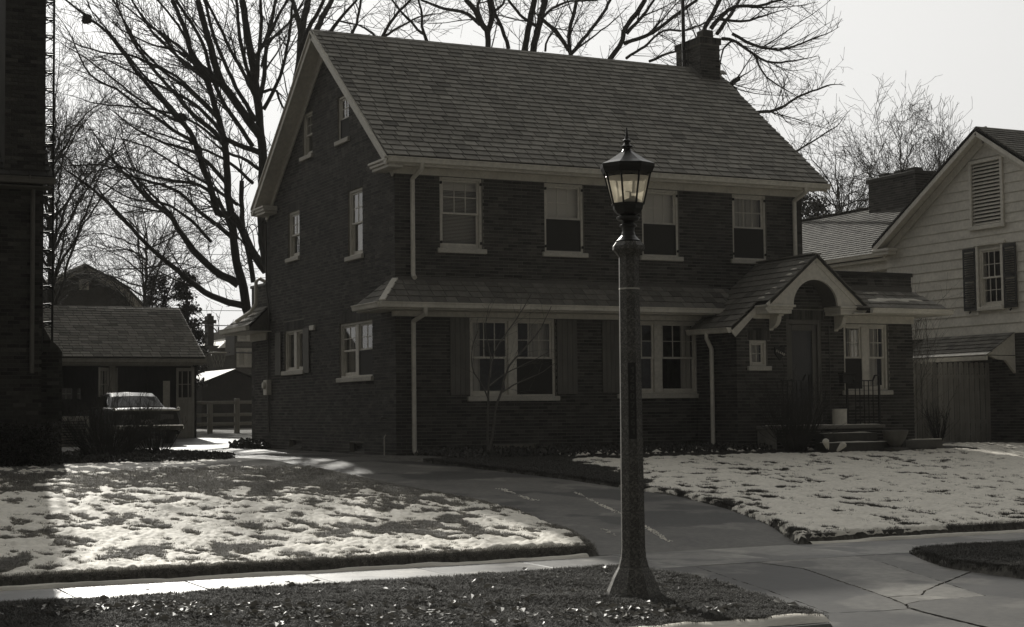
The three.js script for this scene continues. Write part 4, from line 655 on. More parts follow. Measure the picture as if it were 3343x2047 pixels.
// entry steps with the landing, each tread a part
{
  const st = thing('entry_steps', 'brick and stone entry steps with snow on the treads below the arched gable', 'steps', [8.7, 0, 2.2]);
  part(st, 'landing', new Geo().box(7.3, 10.08, 0.42, 0.5, 1.502, 2.2, { b: 0.012 }), M.sill.clone()); const riser = new Geo().box(7.34, 10.04, -0.3, 0.419, 1.502, 2.16); const rw = part(st, 'base', riser, M.mortar);
  const rl = courses(FR(V(7.34, 0, 2.17), X1, Z1), -0.1, 0.41, () => [0, 2.7], [], 341); bricksOn(rw, rl, M.darkBrick, 60);
  part(st, 'step', new Geo().box(8.25, 9.6, -0.3, 0.34, 2.201, 2.52, { b: 0.012 }), M.darkMortar); part(st, 'step', new Geo().box(8.05, 9.75, -0.3, 0.155, 2.521, 2.92, { b: 0.012 }), M.darkMortar);
  st.children[0].material.color = grey(0.22);
  const sg = (x0, x1, z0, z1, y, seed, label) => { const g = heightGrid(axis([[x0, 0.03], [x1, 1]]), axis([[z0, 0.03], [z1, 1]]), (x, z) => y - 0.012 + 0.05 * clamp(0.35 + 0.9 * (fbm(x * 3, z * 5, seed, 3) - 0.35)) * sstep(x0, x0 + 0.08, x) * sstep(x1, x1 - 0.08, x) * sstep(z1 + 0.005, z1 - 0.05, z)); solo('step_snow', g, M.snow, label, 'snow', [0, 0, 0], { kind: 'stuff' }); };
  sg(7.32, 10.06, 1.75, 2.2, 0.5, 351, 'thin snow along the edge of the entry landing'); sg(8.27, 9.58, 2.25, 2.51, 0.34, 352, 'thin snow on the middle entry step'); sg(8.07, 9.73, 2.55, 2.91, 0.155, 353, 'thin snow on the lowest entry step');
  const rail = (name, label, x0, x1, z, lift) => { const t = thing(name, label, 'railing', [x0, 0.5, z], { group: 'black iron railings on the entry landing' }); part(t, 'post', new Geo().box(x1 - 0.02, x1 + 0.02, 0.5, 1.52, z - 0.02, z + 0.02, { b: 0.003 }), M.ironBlack); part(t, 'top_rail', new Geo().bar(V(x0, 1.41, z), V(x1 - (lift ? 0.16 : 0.02), 1.41, z), 0.035, 0.022).bar(V(x1 - 0.16, 1.41, z), V(x1 - 0.1, 1.52, z), 0.035, 0.022).bar(V(x1 - 0.1, 1.52, z), V(x1 + 0.02, 1.52, z), 0.035, 0.022), M.ironBlack); part(t, 'lower_rail', new Geo().bar(V(x0, 1.3, z), V(x1 - 0.02, 1.3, z), 0.02, 0.014).bar(V(x0, 0.6, z), V(x1 - 0.02, 0.6, z), 0.02, 0.014), M.ironBlack); for (let x = x0 + 0.04; x < x1 - 0.05; x += 0.115) part(t, 'baluster', new Geo().box(x - 0.008, x + 0.008, 0.5, 1.4, z - 0.008, z + 0.008), M.ironBlack); };
  rail('iron_railing', 'black iron railing on the landing left of the entry steps', 7.5, 8.2, 2.14, true); rail('iron_railing', 'black iron railing with stepped handrail right of the entry steps', 9.4, 10.06, 2.04, true);
  const mbx = thing('mailbox', 'black box hung on the railing beside the front door', 'mailbox', [9.32, 1.39, 1.92]); part(mbx, 'box', new Geo().box(9.17, 9.47, 1.36, 1.55, 1.84, 1.99, { b: 0.015 }), M.ironBlack); part(mbx, 'lid', new Geo().box(9.16, 9.48, 1.551, 1.585, 1.83, 2.0, { b: 0.012 }), M.ironBlack); part(mbx, 'bracket', new Geo().box(9.3, 9.34, 0.5, 1.36, 1.9, 1.94), M.ironBlack);
  const pail = thing('white_pail', 'round white pail standing on the entry landing', 'pail', [9.05, 0.52, 2.0]); part(pail, 'body', new Geo().lathe(9.05, 2.0, [[0.14, 0.505], [0.15, 0.52], [0.152, 0.8], [0.157, 0.815], [0.157, 0.83], [0.146, 0.83], [0.14, 0.6], [0, 0.6]], 24), M.siding); part(pail, 'bail_handle', new Geo().tube(Array.from({ length: 13 }, (_, i) => V(9.05 + 0.155 * Math.cos(i / 12 * Math.PI), 0.8 + 0.15 * Math.sin(i / 12 * Math.PI), 2.0 - 0.05 * Math.sin(i / 12 * Math.PI))), 0.004, 5), M.metalDark);
  const urn = thing('garden_urn', 'dark stone garden urn on a square foot beside the entry steps', 'urn', [9.62, -0.05, 3.05]); part(urn, 'bowl', new Geo().lathe(9.62, 3.05, [[0.1, 0.06], [0.13, 0.1], [0.2, 0.2], [0.25, 0.32], [0.265, 0.37], [0.255, 0.39], [0.23, 0.38], [0.15, 0.2], [0, 0.2]], 24), M.darkTrim); part(urn, 'foot', new Geo().box(9.43, 9.81, -0.08, 0.03, 2.86, 3.24, { b: 0.012 }), M.darkTrim); part(urn, 'stem', new Geo().lathe(9.62, 3.05, [[0.15, 0.031], [0.09, 0.05], [0.1, 0.065]], 20), M.darkTrim);
  const bed = thing('raised_bed', 'low stone edged bed at the corner of the entry bay', 'planter', [10.7, 0, 2.4]); part(bed, 'front_edging', new Geo().box(10.2, 11.2, -0.15, 0.17, 2.5, 2.66, { b: 0.015 }), M.darkTrim); part(bed, 'side_edging', new Geo().box(11.05, 11.2, -0.15, 0.16, 1.52, 2.499, { b: 0.015 }), M.darkTrim); part(bed, 'soil', new Geo().box(10.2, 11.049, -0.15, 0.1, 1.51, 2.499), M.soil); part(bed, 'snow_edge', new Geo().box(10.4, 11.19, 0.171, 0.19, 2.52, 2.64, { b: 0.01 }), M.snow);
  [[7.74, 0.16, 3.25, -0.5], [8.08, 0.1, 3.3, 0.75]].forEach(([x, y, z, tl], k) => { const f = thing('garden_floodlight', k ? 'snow capped ground floodlight tilted right at the lowest step' : 'snow capped ground floodlight tilted left at the lowest step', 'floodlight', [x, -0.1, z]), q = new THREE.Quaternion().setFromUnitVectors(Y1, V(Math.sin(tl), Math.cos(tl), 0.25).normalize()); part(f, 'lamp_head', new Geo().lathe(0, 0, [[0.02, -0.14], [0.035, -0.1], [0.06, 0], [0.065, 0.03], [0, 0.035]], 16, { rot: q }).geometry().translate(x, y, z), M.gutter); part(f, 'snow_cap', new Geo().lathe(0, 0, [[0.066, 0.032], [0.07, 0.05], [0.045, 0.085], [0, 0.1]], 14, { rot: q }).geometry().translate(x, y, z), M.snow); part(f, 'stake', new Geo().tube([V(x - 0.05 * Math.sin(tl), y - 0.1, z), V(x + 0.03, -0.1, z)], 0.01, 6), M.metalDark); });
}
// old snow left on the roofs
{
  const lump = (c, u, s, n, hu, hs, ht, seed) => { const g = new Geo(), N = 10, K = 14, P = []; for (let j = 0; j <= N; j++) { P.push([]); for (let i = 0; i <= K; i++) { const a = i / K * 2 - 1, b = j / N * 2 - 1, e = (1 - a * a) * (1 - b * b), wob = 0.7 + 0.7 * (vnoise(a * 2.5 + seed, b * 2.5, 9) - 0.5); P[j].push(c.clone().addScaledVector(u, a * hu + 0.05 * hu * Math.sin(b * 5 + seed)).addScaledVector(s, b * hs * wob + 0.2 * hs * (vnoise(a * 4 + seed, 2, 8) - 0.5)).addScaledVector(n, ht * Math.sqrt(e) - 0.004)); } } for (let j = 0; j < N; j++) for (let i = 0; i < K; i++) g.poly([P[j][i], P[j][i + 1], P[j + 1][i + 1]]).poly([P[j][i], P[j + 1][i + 1], P[j + 1][i]]); return g; };
  const GX = 8.5, GY = 4.01, GS = 0.83, eU = V(1, GS, 0).normalize(), eN = V(-GS, 1, 0).normalize();
  const drift = new Geo();
  [[8.3, 1.85], [8.12, 1.82], [7.98, 1.84], [7.82, 1.84], [7.64, 1.8], [7.5, 1.77], [7.4, 1.68]].forEach(([x, z], k) => { const q = lump(V(x, GY - GS * (GX - x), z).addScaledVector(eN, 0.016), Z1, eU, eN, 0.1 + 0.05 * hash(k, 1, 1), 0.05, 0.025, k * 3); const o = drift.p.length / 3; drift.p.push(...q.p); drift.n.push(...q.n); drift.u.push(...q.u); drift.c.push(...q.c); drift.i.push(...q.i.map(e => e + o)); });
  solo('roof_snow', drift, M.snow, 'row of small snow lumps on the left slope of the arched entry gable', 'snow', [0, 0, 0], { kind: 'stuff' });
  const qs = V(0, 0.41, -0.6).normalize(), qn = V(0, 0.6, 0.41).normalize(), at = (x, t) => V(x, 2.92, 2.1).addScaledVector(qs, t).addScaledVector(qn, 0.014);
  const pz = new Geo(); [[10.55, 0.34, 0.62, 0.12], [11.1, 0.36, 0.4, 0.06], [10.25, 0.6, 0.25, 0.04]].forEach(([x, t, hu, hs], k) => { const q = lump(at(x, t), X1, qs, qn, hu, hs, 0.03, k * 5 + 1), o = pz.p.length / 3; pz.p.push(...q.p); pz.n.push(...q.n); pz.u.push(...q.u); pz.c.push(...q.c); pz.i.push(...q.i.map(e => e + o)); });
  solo('roof_snow', pz, M.snow, 'white snow patch on the low pent roof right of the entry gable', 'snow', [0, 0, 0], { kind: 'stuff' });
  const ss = V(0.55, 0.49, 0).normalize(), sn = V(-0.49, 0.55, 0).normalize(), pz2 = new Geo(); [[-9.3, 0.4, 0.35, 0.1], [-8.9, 0.25, 0.3, 0.06], [-8.4, 0.45, 0.2, 0.08]].forEach(([z, t, hu, hs], k) => { const q = lump(V(-0.55, 2.93, z).addScaledVector(ss, t).addScaledVector(sn, 0.014), Z1, ss, sn, hu, hs, 0.03, k * 7 + 2), o = pz2.p.length / 3; pz2.p.push(...q.p); pz2.n.push(...q.n); pz2.u.push(...q.u); pz2.c.push(...q.c); pz2.i.push(...q.i.map(e => e + o)); });
  solo('roof_snow', pz2, M.snow, 'sunlit snow scraps on the low roof at the rear corner of the house', 'snow', [0, 0, 0], { kind: 'stuff' });
}

// ---------------------------------------------------------------- neighbouring house on the left: dark brick, side chimney
{
  const N = thing('neighbour_house', 'near black brick house with side chimney at the edge of the sunlit lawn', 'house', [-9, 0, -3]);
  const FZ = 0.3, RX = -6.72, front = FR(V(-16, 0, FZ), X1, Z1), W = RX + 16, side = FR(V(RX, 0, -8), Z1, X1.clone());
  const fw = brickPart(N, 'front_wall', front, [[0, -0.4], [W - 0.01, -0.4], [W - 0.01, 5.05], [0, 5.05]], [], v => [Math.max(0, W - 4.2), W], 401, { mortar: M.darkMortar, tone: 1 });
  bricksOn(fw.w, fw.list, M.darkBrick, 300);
  const sideF = FR(V(RX, 0, FZ), V(0, 0, -1), X1), rk = z => 8.6 - 0.85 * Math.abs(z - 4.6);
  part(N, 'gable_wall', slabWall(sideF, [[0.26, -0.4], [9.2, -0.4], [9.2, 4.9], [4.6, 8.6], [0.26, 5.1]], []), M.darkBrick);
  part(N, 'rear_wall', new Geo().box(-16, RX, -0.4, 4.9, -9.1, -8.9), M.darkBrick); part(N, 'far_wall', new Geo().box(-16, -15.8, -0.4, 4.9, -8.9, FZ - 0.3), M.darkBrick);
  // roof, front eave just under the top of the wall
  const O = V(-16.2, 4.95, FZ + 0.42), s = V(0, 0.8, -1).normalize(), n = V(0, 1, 0.8).normalize(), L = Math.hypot(5.0, 4.0);
  const rf = part(N, 'roof', new Geo().prism([V(-16.2, 4.95, FZ + 0.42), V(-16.2, 8.95, FZ - 4.58), V(-16.2, 4.95, FZ - 9.58), V(-16.2, 4.85, FZ - 9.58), V(-16.2, 8.83, FZ - 4.58), V(-16.2, 4.85, FZ + 0.42)], V(9.57, 0, 0)), M.underlay);
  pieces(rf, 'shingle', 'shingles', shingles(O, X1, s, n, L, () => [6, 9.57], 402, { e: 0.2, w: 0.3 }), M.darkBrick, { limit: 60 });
  part(N, 'gutter', gutterRun(new Geo(), V(-16.2, 4.94, FZ + 0.42), V(-6.6, 4.94, FZ + 0.42), Z1), M.darkTrim); part(N, 'soffit', new Geo().box(-16.2, -6.63, 4.78, 4.8, FZ + 0.01, FZ + 0.42), M.darkTrim);
  const clip = new Geo(); for (let x = -12; x < -6.6; x += 0.62) clip.box(x, x + 0.02, 4.83, 4.96, FZ + 0.54, FZ + 0.56); part(N, 'gutter_hanger', clip, M.darkTrim, { kind: 'stuff' });
  // side chimney with sloped shoulder
  const cz0 = -2.3, cz1 = -1.0, prof = [[RX + 0.001, -0.4], [-6.13, -0.4], [-6.13, 2.02], [-6.2, 2.12], [-6.34, 2.25], [-6.45, 2.45], [-6.5, 2.75], [-6.53, 3.4], [-6.53, 11.4], [RX + 0.001, 11.4]];
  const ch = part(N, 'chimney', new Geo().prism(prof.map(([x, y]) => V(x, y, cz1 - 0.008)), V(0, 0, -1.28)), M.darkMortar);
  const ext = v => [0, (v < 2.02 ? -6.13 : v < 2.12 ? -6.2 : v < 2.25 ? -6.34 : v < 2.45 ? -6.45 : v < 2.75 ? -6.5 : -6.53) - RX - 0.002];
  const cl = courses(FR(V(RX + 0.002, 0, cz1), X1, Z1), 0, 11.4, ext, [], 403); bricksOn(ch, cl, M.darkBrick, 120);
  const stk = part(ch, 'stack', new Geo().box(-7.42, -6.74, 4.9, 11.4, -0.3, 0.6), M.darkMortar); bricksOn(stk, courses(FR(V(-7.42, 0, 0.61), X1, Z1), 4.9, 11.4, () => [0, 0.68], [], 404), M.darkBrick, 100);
  part(ch, 'downpipe', new Geo().tube([V(-6.9, 1.6, FZ + 0.06), V(-6.9, 4.8, FZ + 0.06)], 0.04, 8), M.darkTrim);
  // lattice antenna tower beside the chimney
  const tw = thing('antenna_tower', 'slim black lattice antenna tower standing on the dark chimney shoulder', 'tower', [-6.4, 2.3, -1.2]);
  const leg = [[-6.5, -0.99], [-6.285, -1.15], [-6.46, -1.36]];
  for (const [x, z] of leg) part(tw, 'leg', new Geo().tube([V(x, 2.0, z), V(x, 12.5, z)], 0.022, 8), M.ironBlack);
  for (let k = 0, y = 2.55; y < 12.3; y += 0.33, k++) for (let a = 0; a < 3; a++) { const p = leg[a], q = leg[(a + 1) % 3]; part(tw, 'rung', new Geo().tube([V(p[0], y, p[1]), V(q[0], y + 0.03, q[1])], 0.015, 5).tube([V(p[0], y, p[1]), V(q[0], y - 0.07, q[1])], 0.011, 5), M.ironBlack); }
  // air conditioner on a stand, and foundation shrubs
  const ac = thing('condenser_unit', 'grey outdoor condenser box on a stand beside the dark chimney', 'air conditioner', [-5.7, 0.02, -1.9]);
  part(ac, 'cabinet', new Geo().box(-6.1, -5.45, 0.28, 0.82, -2.5, -1.9, { b: 0.02 }), M.gutter); part(ac, 'top_snow', new Geo().box(-6.09, -5.46, 0.821, 0.85, -2.49, -1.91, { b: 0.012 }), M.snow); for (let k = 0; k < 9; k++) part(ac, 'louvre', new Geo().box(-6.04, -5.52, 0.34 + k * 0.05, 0.36 + k * 0.05, -1.899, -1.885), M.darkTrim); for (const x of [-6.05, -5.5]) part(ac, 'leg', new Geo().box(x - 0.03, x + 0.03, -0.05, 0.279, -2.3, -2.0), M.darkTrim);
}
// ---------------------------------------------------------------- neighbouring house on the right: white clapboard gable above brick
{
  const N = thing('clapboard_house', 'white clapboard gable house with louvred vent, black shutters and brick lower storey', 'house', [19, 0, 0]);
  const WX = 15, RZ2 = 0.05, RY2 = 7.42, S2 = 0.625, ZR = -3.75, ZF = 3.85, F = FR(V(WX, 0, 0), Z1, V(-1, 0, 0));
  const top = z => RY2 - 0.12 - S2 * Math.abs(z - RZ2), LB = 2.55;
  const holes = [[-0.25, 0.5, 3.19, 4.56], [-0.4, 0.55, 5.12, 6.6]];
  part(N, 'upper_wall', slabWall(F, [[ZR + 0.15, LB], [ZF - 0.15, LB], [ZF - 0.15, top(ZF - 0.15)], [RZ2, top(RZ2)], [ZR + 0.15, top(ZR + 0.15)]], holes, 0.2, 0.03), M.siding);
  // clapboards, each its own board with a proud lower edge
  const cb = part(N, 'cladding', new Geo().box(WX - 0.001, WX + 0.02, LB - 0.03, LB + 0.04, ZR + 0.15, ZF - 0.15), M.siding), eh = 0.232;
  for (let k = 0, y = LB; y < RY2 - 0.2; k++, y += eh) {
    const ym = y + eh * 0.5, a0 = Math.max(ZR + 0.15, RZ2 - (RY2 - 0.14 - ym) / S2), b0 = Math.min(ZF - 0.15, RZ2 + (RY2 - 0.14 - ym) / S2); let segs = [[a0, b0]];
    for (const h of [[-0.31, 0.56, 3.1, 4.63], [-0.48, 0.63, 5.04, 6.68]]) if (ym > h[2] && ym < h[3]) segs = segs.flatMap(s => [[s[0], Math.min(s[1], h[0])], [Math.max(s[0], h[1]), s[1]]].filter(q => q[1] - q[0] > 0.05));
    for (const [a, b] of segs) { const q = new Geo(), t = 0.09; q.obox(F.at((a + b) / 2, ym, -0.012), Z1, V(Math.sin(t), Math.cos(t), 0), V(-Math.cos(t), Math.sin(t), 0), (b - a) / 2, eh / 2 + 0.012, 0.009, { col: 0.95 + 0.08 * hash(k, 2, 5) }); part(cb, 'clapboard', q, M.siding); }
  }
  const lo = brickPart(N, 'lower_wall', FR(V(WX + 0.06, 0, 0), Z1, V(-1, 0, 0)), [[ZR + 0.15, -0.3], [ZF - 0.15, -0.3], [ZF - 0.15, LB - 0.04], [ZR + 0.15, LB - 0.04]], [[-1.7, -0.7, 0.2, 2.2]], () => [ZR + 0.15, ZF - 0.15], 411, { tone: 1.1 }); bricksOn(lo.w, lo.list, M.brick, 200);
  part(N, 'side_door', new Geo().box(WX + 0.1, WX + 0.14, 0.2, 2.2, -1.7, -0.7), M.darkTrim);
  // back and far sides so that the rooms are closed
  part(N, 'far_wall', new Geo().box(WX + 9.8, WX + 10, -0.3, 4.9, ZR + 0.15, ZF - 0.15).box(WX + 0.3, WX + 9.8, -0.3, 4.85, ZF - 0.35, ZF - 0.15).box(WX + 0.3, WX + 9.8, -0.3, 4.85, ZR + 0.15, ZR + 0.35), M.siding); part(N, 'floor_deck', new Geo().box(WX + 0.3, WX + 9.8, 2.4, 2.5, ZR + 0.4, ZF - 0.4).box(WX + 0.3, WX + 9.8, 4.88, 4.95, ZR + 0.4, ZF - 0.4).box(WX + 1.2, WX + 1.25, 2.5, 7, -2, 2), M.interior);
  windowIn(N, F, ...holes[0], { grid: [3, 2], lowGrid: [3, 2], rec: 0.05, sillOver: 0.05, sillOut: 0.07, sillM: M.trim, frame: M.siding, fw: 0.05, label: 'gable window with small panes in both sashes' });
  part(N, 'window_casing', new Geo().box(WX - 0.045, WX - 0.002, 3.1, 4.63, 0.501, 0.575, { b: 0.004 }).box(WX - 0.045, WX - 0.002, 3.1, 4.63, -0.325, -0.251, { b: 0.004 }).box(WX - 0.06, WX - 0.002, 4.631, 4.7, -0.4, 0.65, { b: 0.006 }), M.siding);
  for (const [a, b] of [[-0.76, -0.335], [0.585, 1.0]]) { const s = part(N, 'shutter', new Geo().box(WX - 0.05, WX - 0.035, 3.12, 4.6, a, a + 0.05).box(WX - 0.05, WX - 0.035, 3.12, 4.6, b - 0.05, b).box(WX - 0.05, WX - 0.035, 3.12, 3.2, a + 0.05, b - 0.05).box(WX - 0.05, WX - 0.035, 4.52, 4.6, a + 0.05, b - 0.05).box(WX - 0.05, WX - 0.035, 3.82, 3.9, a + 0.05, b - 0.05), M.ironBlack); for (let k = 0; k < 24; k++) { const y = 3.215 + k * 0.0545; if (y > 3.78 && y < 3.92) continue; part(s, 'slat', new Geo().obox(V(WX - 0.042, y, (a + b) / 2), Z1, V(0.7, 0.7, 0).normalize(), V(-0.7, 0.7, 0).normalize(), (b - a) / 2 - 0.05, 0.022, 0.004), M.ironBlack); } part(N, 'shutter_hook', new Geo().tube([V(WX - 0.03, 3.1, (a + b) / 2), V(WX - 0.07, 3.05, (a + b) / 2)], 0.018, 6), M.ironBlack); }
  const lv = part(N, 'gable_vent', new Geo().box(WX - 0.05, WX - 0.002, 5.04, 6.68, -0.49, -0.401, { b: 0.005 }).box(WX - 0.05, WX - 0.002, 5.04, 6.68, 0.551, 0.64, { b: 0.005 }).box(WX - 0.05, WX - 0.002, 6.6, 6.68, -0.4, 0.55, { b: 0.005 }).box(WX - 0.07, WX - 0.002, 5.02, 5.118, -0.52, 0.67, { b: 0.005 }), M.siding); part(lv, 'backing', new Geo().box(WX + 0.06, WX + 0.07, 5.12, 6.6, -0.4, 0.55), M.underlay);
  for (let k = 0; k < 17; k++) part(lv, 'louvre', new Geo().obox(V(WX + 0.005, 5.165 + k * 0.0865, 0.075), Z1, V(0.75, 0.66, 0).normalize(), V(-0.66, 0.75, 0).normalize(), 0.47, 0.045, 0.006), M.siding);
  // roof
  const rf = part(N, 'roof', new Geo().prism([V(WX - 0.28, 5.0, ZF + 0.08), V(WX - 0.28, RY2, RZ2), V(WX - 0.28, 5.0, ZR - 0.08), V(WX - 0.28, 4.9, ZR - 0.08), V(WX - 0.28, RY2 - 0.1, RZ2), V(WX - 0.28, 4.9, ZF + 0.08)], V(10.6, 0, 0)), M.underlay);
  const rs = V(0, 0.625, -1).normalize(), rn = V(0, 1, 0.625).normalize(); pieces(rf, 'shingle', 'shingles', shingles(V(WX - 0.28, 5.0, ZF + 0.08), X1, rs, rn, Math.hypot(2.42, 3.88), () => [0, 4], 412, { e: 0.14, w: 0.22, tone: 0.8 }), M.shingle, { limit: 120 });
  for (const z of [ZF + 0.06, ZR - 0.06]) { part(N, 'barge_board', new Geo().bar(V(WX - 0.265, 4.86, z), V(WX - 0.265, RY2 - 0.12, RZ2), 0.03, 0.16, Y1, { b: 0.004 }), M.siding); part(N, 'rake_soffit', new Geo().bar(V(WX - 0.13, 4.82, z), V(WX - 0.13, RY2 - 0.16, RZ2), 0.26, 0.02), M.siding); part(N, 'rake_frieze', new Geo().bar(V(WX - 0.035, 4.74, z * 0.97), V(WX - 0.035, RY2 - 0.28, RZ2), 0.03, 0.18, Y1, { b: 0.004 }), M.siding); }
  part(N, 'eave_return', new Geo().box(WX - 0.27, WX - 0.002, 4.72, 4.8, ZR - 0.05, ZR + 0.55, { b: 0.008 }).box(WX - 0.3, WX - 0.002, 4.801, 4.87, ZR - 0.08, ZR + 0.6, { b: 0.01 }), M.siding);
  // rear wing, ridge running back
  const wx = 15.35, wr = 18.05, wy = 4.86, wry = 6.58, z0 = -14, z1 = ZR - 0.02, ws = V(2.7, 1.72, 0).normalize(), wn = V(-1.72, 2.7, 0).normalize();
  part(N, 'wing_wall', slabWall(FR(V(wx + 0.3, 0, 0), Z1, V(-1, 0, 0)), [[z0, -0.3], [z1, -0.3], [z1, wy - 0.2], [z0, wy - 0.2]], [[-4.7, -4.0, 3.4, 4.45]], 0.2, 0.0), M.siding); part(N, 'wing_rear', new Geo().box(wx + 0.3, wx + 5.4, -0.3, wy, z0, z0 + 0.1).box(wx + 5.3, wx + 5.4, -0.3, wy, z0 + 0.1, z1).box(wx + 0.55, wx + 5.2, 2.4, 2.5, z0 + 0.2, z1), M.siding);
  windowIn(N, FR(V(wx + 0.3, 0, 0), Z1, V(-1, 0, 0)), -4.7, -4.0, 3.4, 4.45, { grid: [2, 2], rec: 0.04, frame: M.siding, sillM: M.trim });
  const wroof = part(N, 'wing_roof', new Geo().prism([V(wx, wy, z0), V(wr, wry, z0), V(2 * wr - wx, wy, z0), V(2 * wr - wx, wy - 0.1, z0), V(wr, wry - 0.1, z0), V(wx, wy - 0.1, z0)], V(0, 0, z1 - z0)), M.underlay);
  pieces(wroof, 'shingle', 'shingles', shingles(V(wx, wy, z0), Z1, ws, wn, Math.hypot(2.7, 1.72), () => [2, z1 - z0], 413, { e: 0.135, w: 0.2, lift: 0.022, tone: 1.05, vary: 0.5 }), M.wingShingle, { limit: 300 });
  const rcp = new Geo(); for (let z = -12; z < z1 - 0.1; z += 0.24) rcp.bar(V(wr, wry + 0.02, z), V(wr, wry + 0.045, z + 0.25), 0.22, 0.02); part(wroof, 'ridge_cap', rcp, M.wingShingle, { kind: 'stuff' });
  part(N, 'wing_cornice', new Geo().box(wx + 0.02, wx + 0.3, wy - 0.2, wy - 0.12, z0, z1, { b: 0.01 }).box(wx + 0.16, wx + 0.299, wy - 0.42, wy - 0.201, z0, z1, { b: 0.01 }), M.siding);
  part(N, 'gutter', gutterRun(new Geo(), V(wx, wy + 0.01, z1), V(wx, wy + 0.01, z0), V(-1, 0, 0)), M.siding);
  const ch = part(N, 'chimney', new Geo().box(17.72, 18.38, 6, 7.25, -7.6, -5.6), M.mortar); bricksOn(ch, courses(FR(V(17.71, 0, -7.6), Z1, V(-1, 0, 0)), 6.2, 7.25, () => [0, 2.0], [], 414).concat(courses(FR(V(17.71, 0, -5.59), X1, Z1), 6.2, 7.25, () => [0, 0.67], [], 415)), M.brick, 100); part(ch, 'crown', new Geo().box(17.66, 18.44, 7.251, 7.36, -7.66, -5.54, { b: 0.015 }), M.brick); for (const z of [-7.2, -6.55, -6.0]) part(ch, 'flue', new Geo().box(17.9, 18.2, 7.361, 7.5, z - 0.17, z + 0.17, { b: 0.015 }), M.brick);
  // hood over the side door
  const hs = V(0.8, 0.5, 0).normalize(), hn = V(-0.5, 0.8, 0).normalize(), hood = part(N, 'door_hood', new Geo().prism([V(14.2, 2.02, -2.1), V(15.04, 2.54, -2.1), V(15.04, 2.02, -2.1)], V(0, 0, 2.9)), M.siding);
  pieces(hood, 'shingle', 'shingles', shingles(V(14.15, 2.0, -2.15), Z1, hs, hn, 1.0, () => [0, 3.0], 416, { e: 0.17, w: 0.25, tone: 0.9 }), M.pentShingle, { limit: 60 }); part(hood, 'fascia', new Geo().box(14.14, 14.2, 1.9, 2.0, -2.15, 0.82, { b: 0.006 }), M.siding); for (const z of [-2.05, 0.72]) part(hood, 'bracket', new Geo().prism([V(15.04, 1.6, z), V(15.04, 2.0, z), V(14.3, 2.0, z), V(14.45, 1.93, z), V(14.75, 1.9, z), V(14.9, 1.75, z)], V(0, 0, 0.08)), M.siding);
}
// picket privacy fence between the two houses
{
  const f = thing('picket_fence', 'weathered tall dog-eared picket fence between the brick and clapboard houses', 'fence', [13.8, 0, 0]); const r = rngOf(421), n = 16;
  part(f, 'rail', new Geo().box(12.5, 15.02, 0.45, 0.54, -0.1, -0.05), M.wood); part(f, 'rail', new Geo().box(12.5, 15.02, 1.5, 1.59, -0.1, -0.05), M.wood);
  for (let k = 0; k < n; k++) { const x0 = 12.5 + k * 2.52 / n, x1 = x0 + 2.52 / n - 0.032, t = 1.87 + 0.03 * (r() - 0.5), q = new Geo(), ln = 0.006 * (r() - 0.5); q.prism([V(x0, -0.05, ln), V(x1, -0.05, ln), V(x1, t - 0.13, ln), V(x1 - 0.012, t - 0.1, ln), V(x1 - 0.004, t - 0.06, ln), V(x1 - 0.03, t, ln), V(x0 + 0.03, t, ln), V(x0 + 0.004, t - 0.06, ln), V(x0 + 0.012, t - 0.1, ln), V(x0, t - 0.13, ln)], V(0, 0, -0.02), 0.75 + 0.5 * r()); part(f, 'picket', q, M.wood); part(f, 'nail', new Geo().lathe(0, 0, [[0.012, 0], [0.008, 0.006], [0, 0.008]], 6, { rot: new THREE.Quaternion().setFromUnitVectors(Y1, Z1) }).geometry().translate((x0 + x1) / 2, 1.6, 0.004), M.ironBlack); }
}
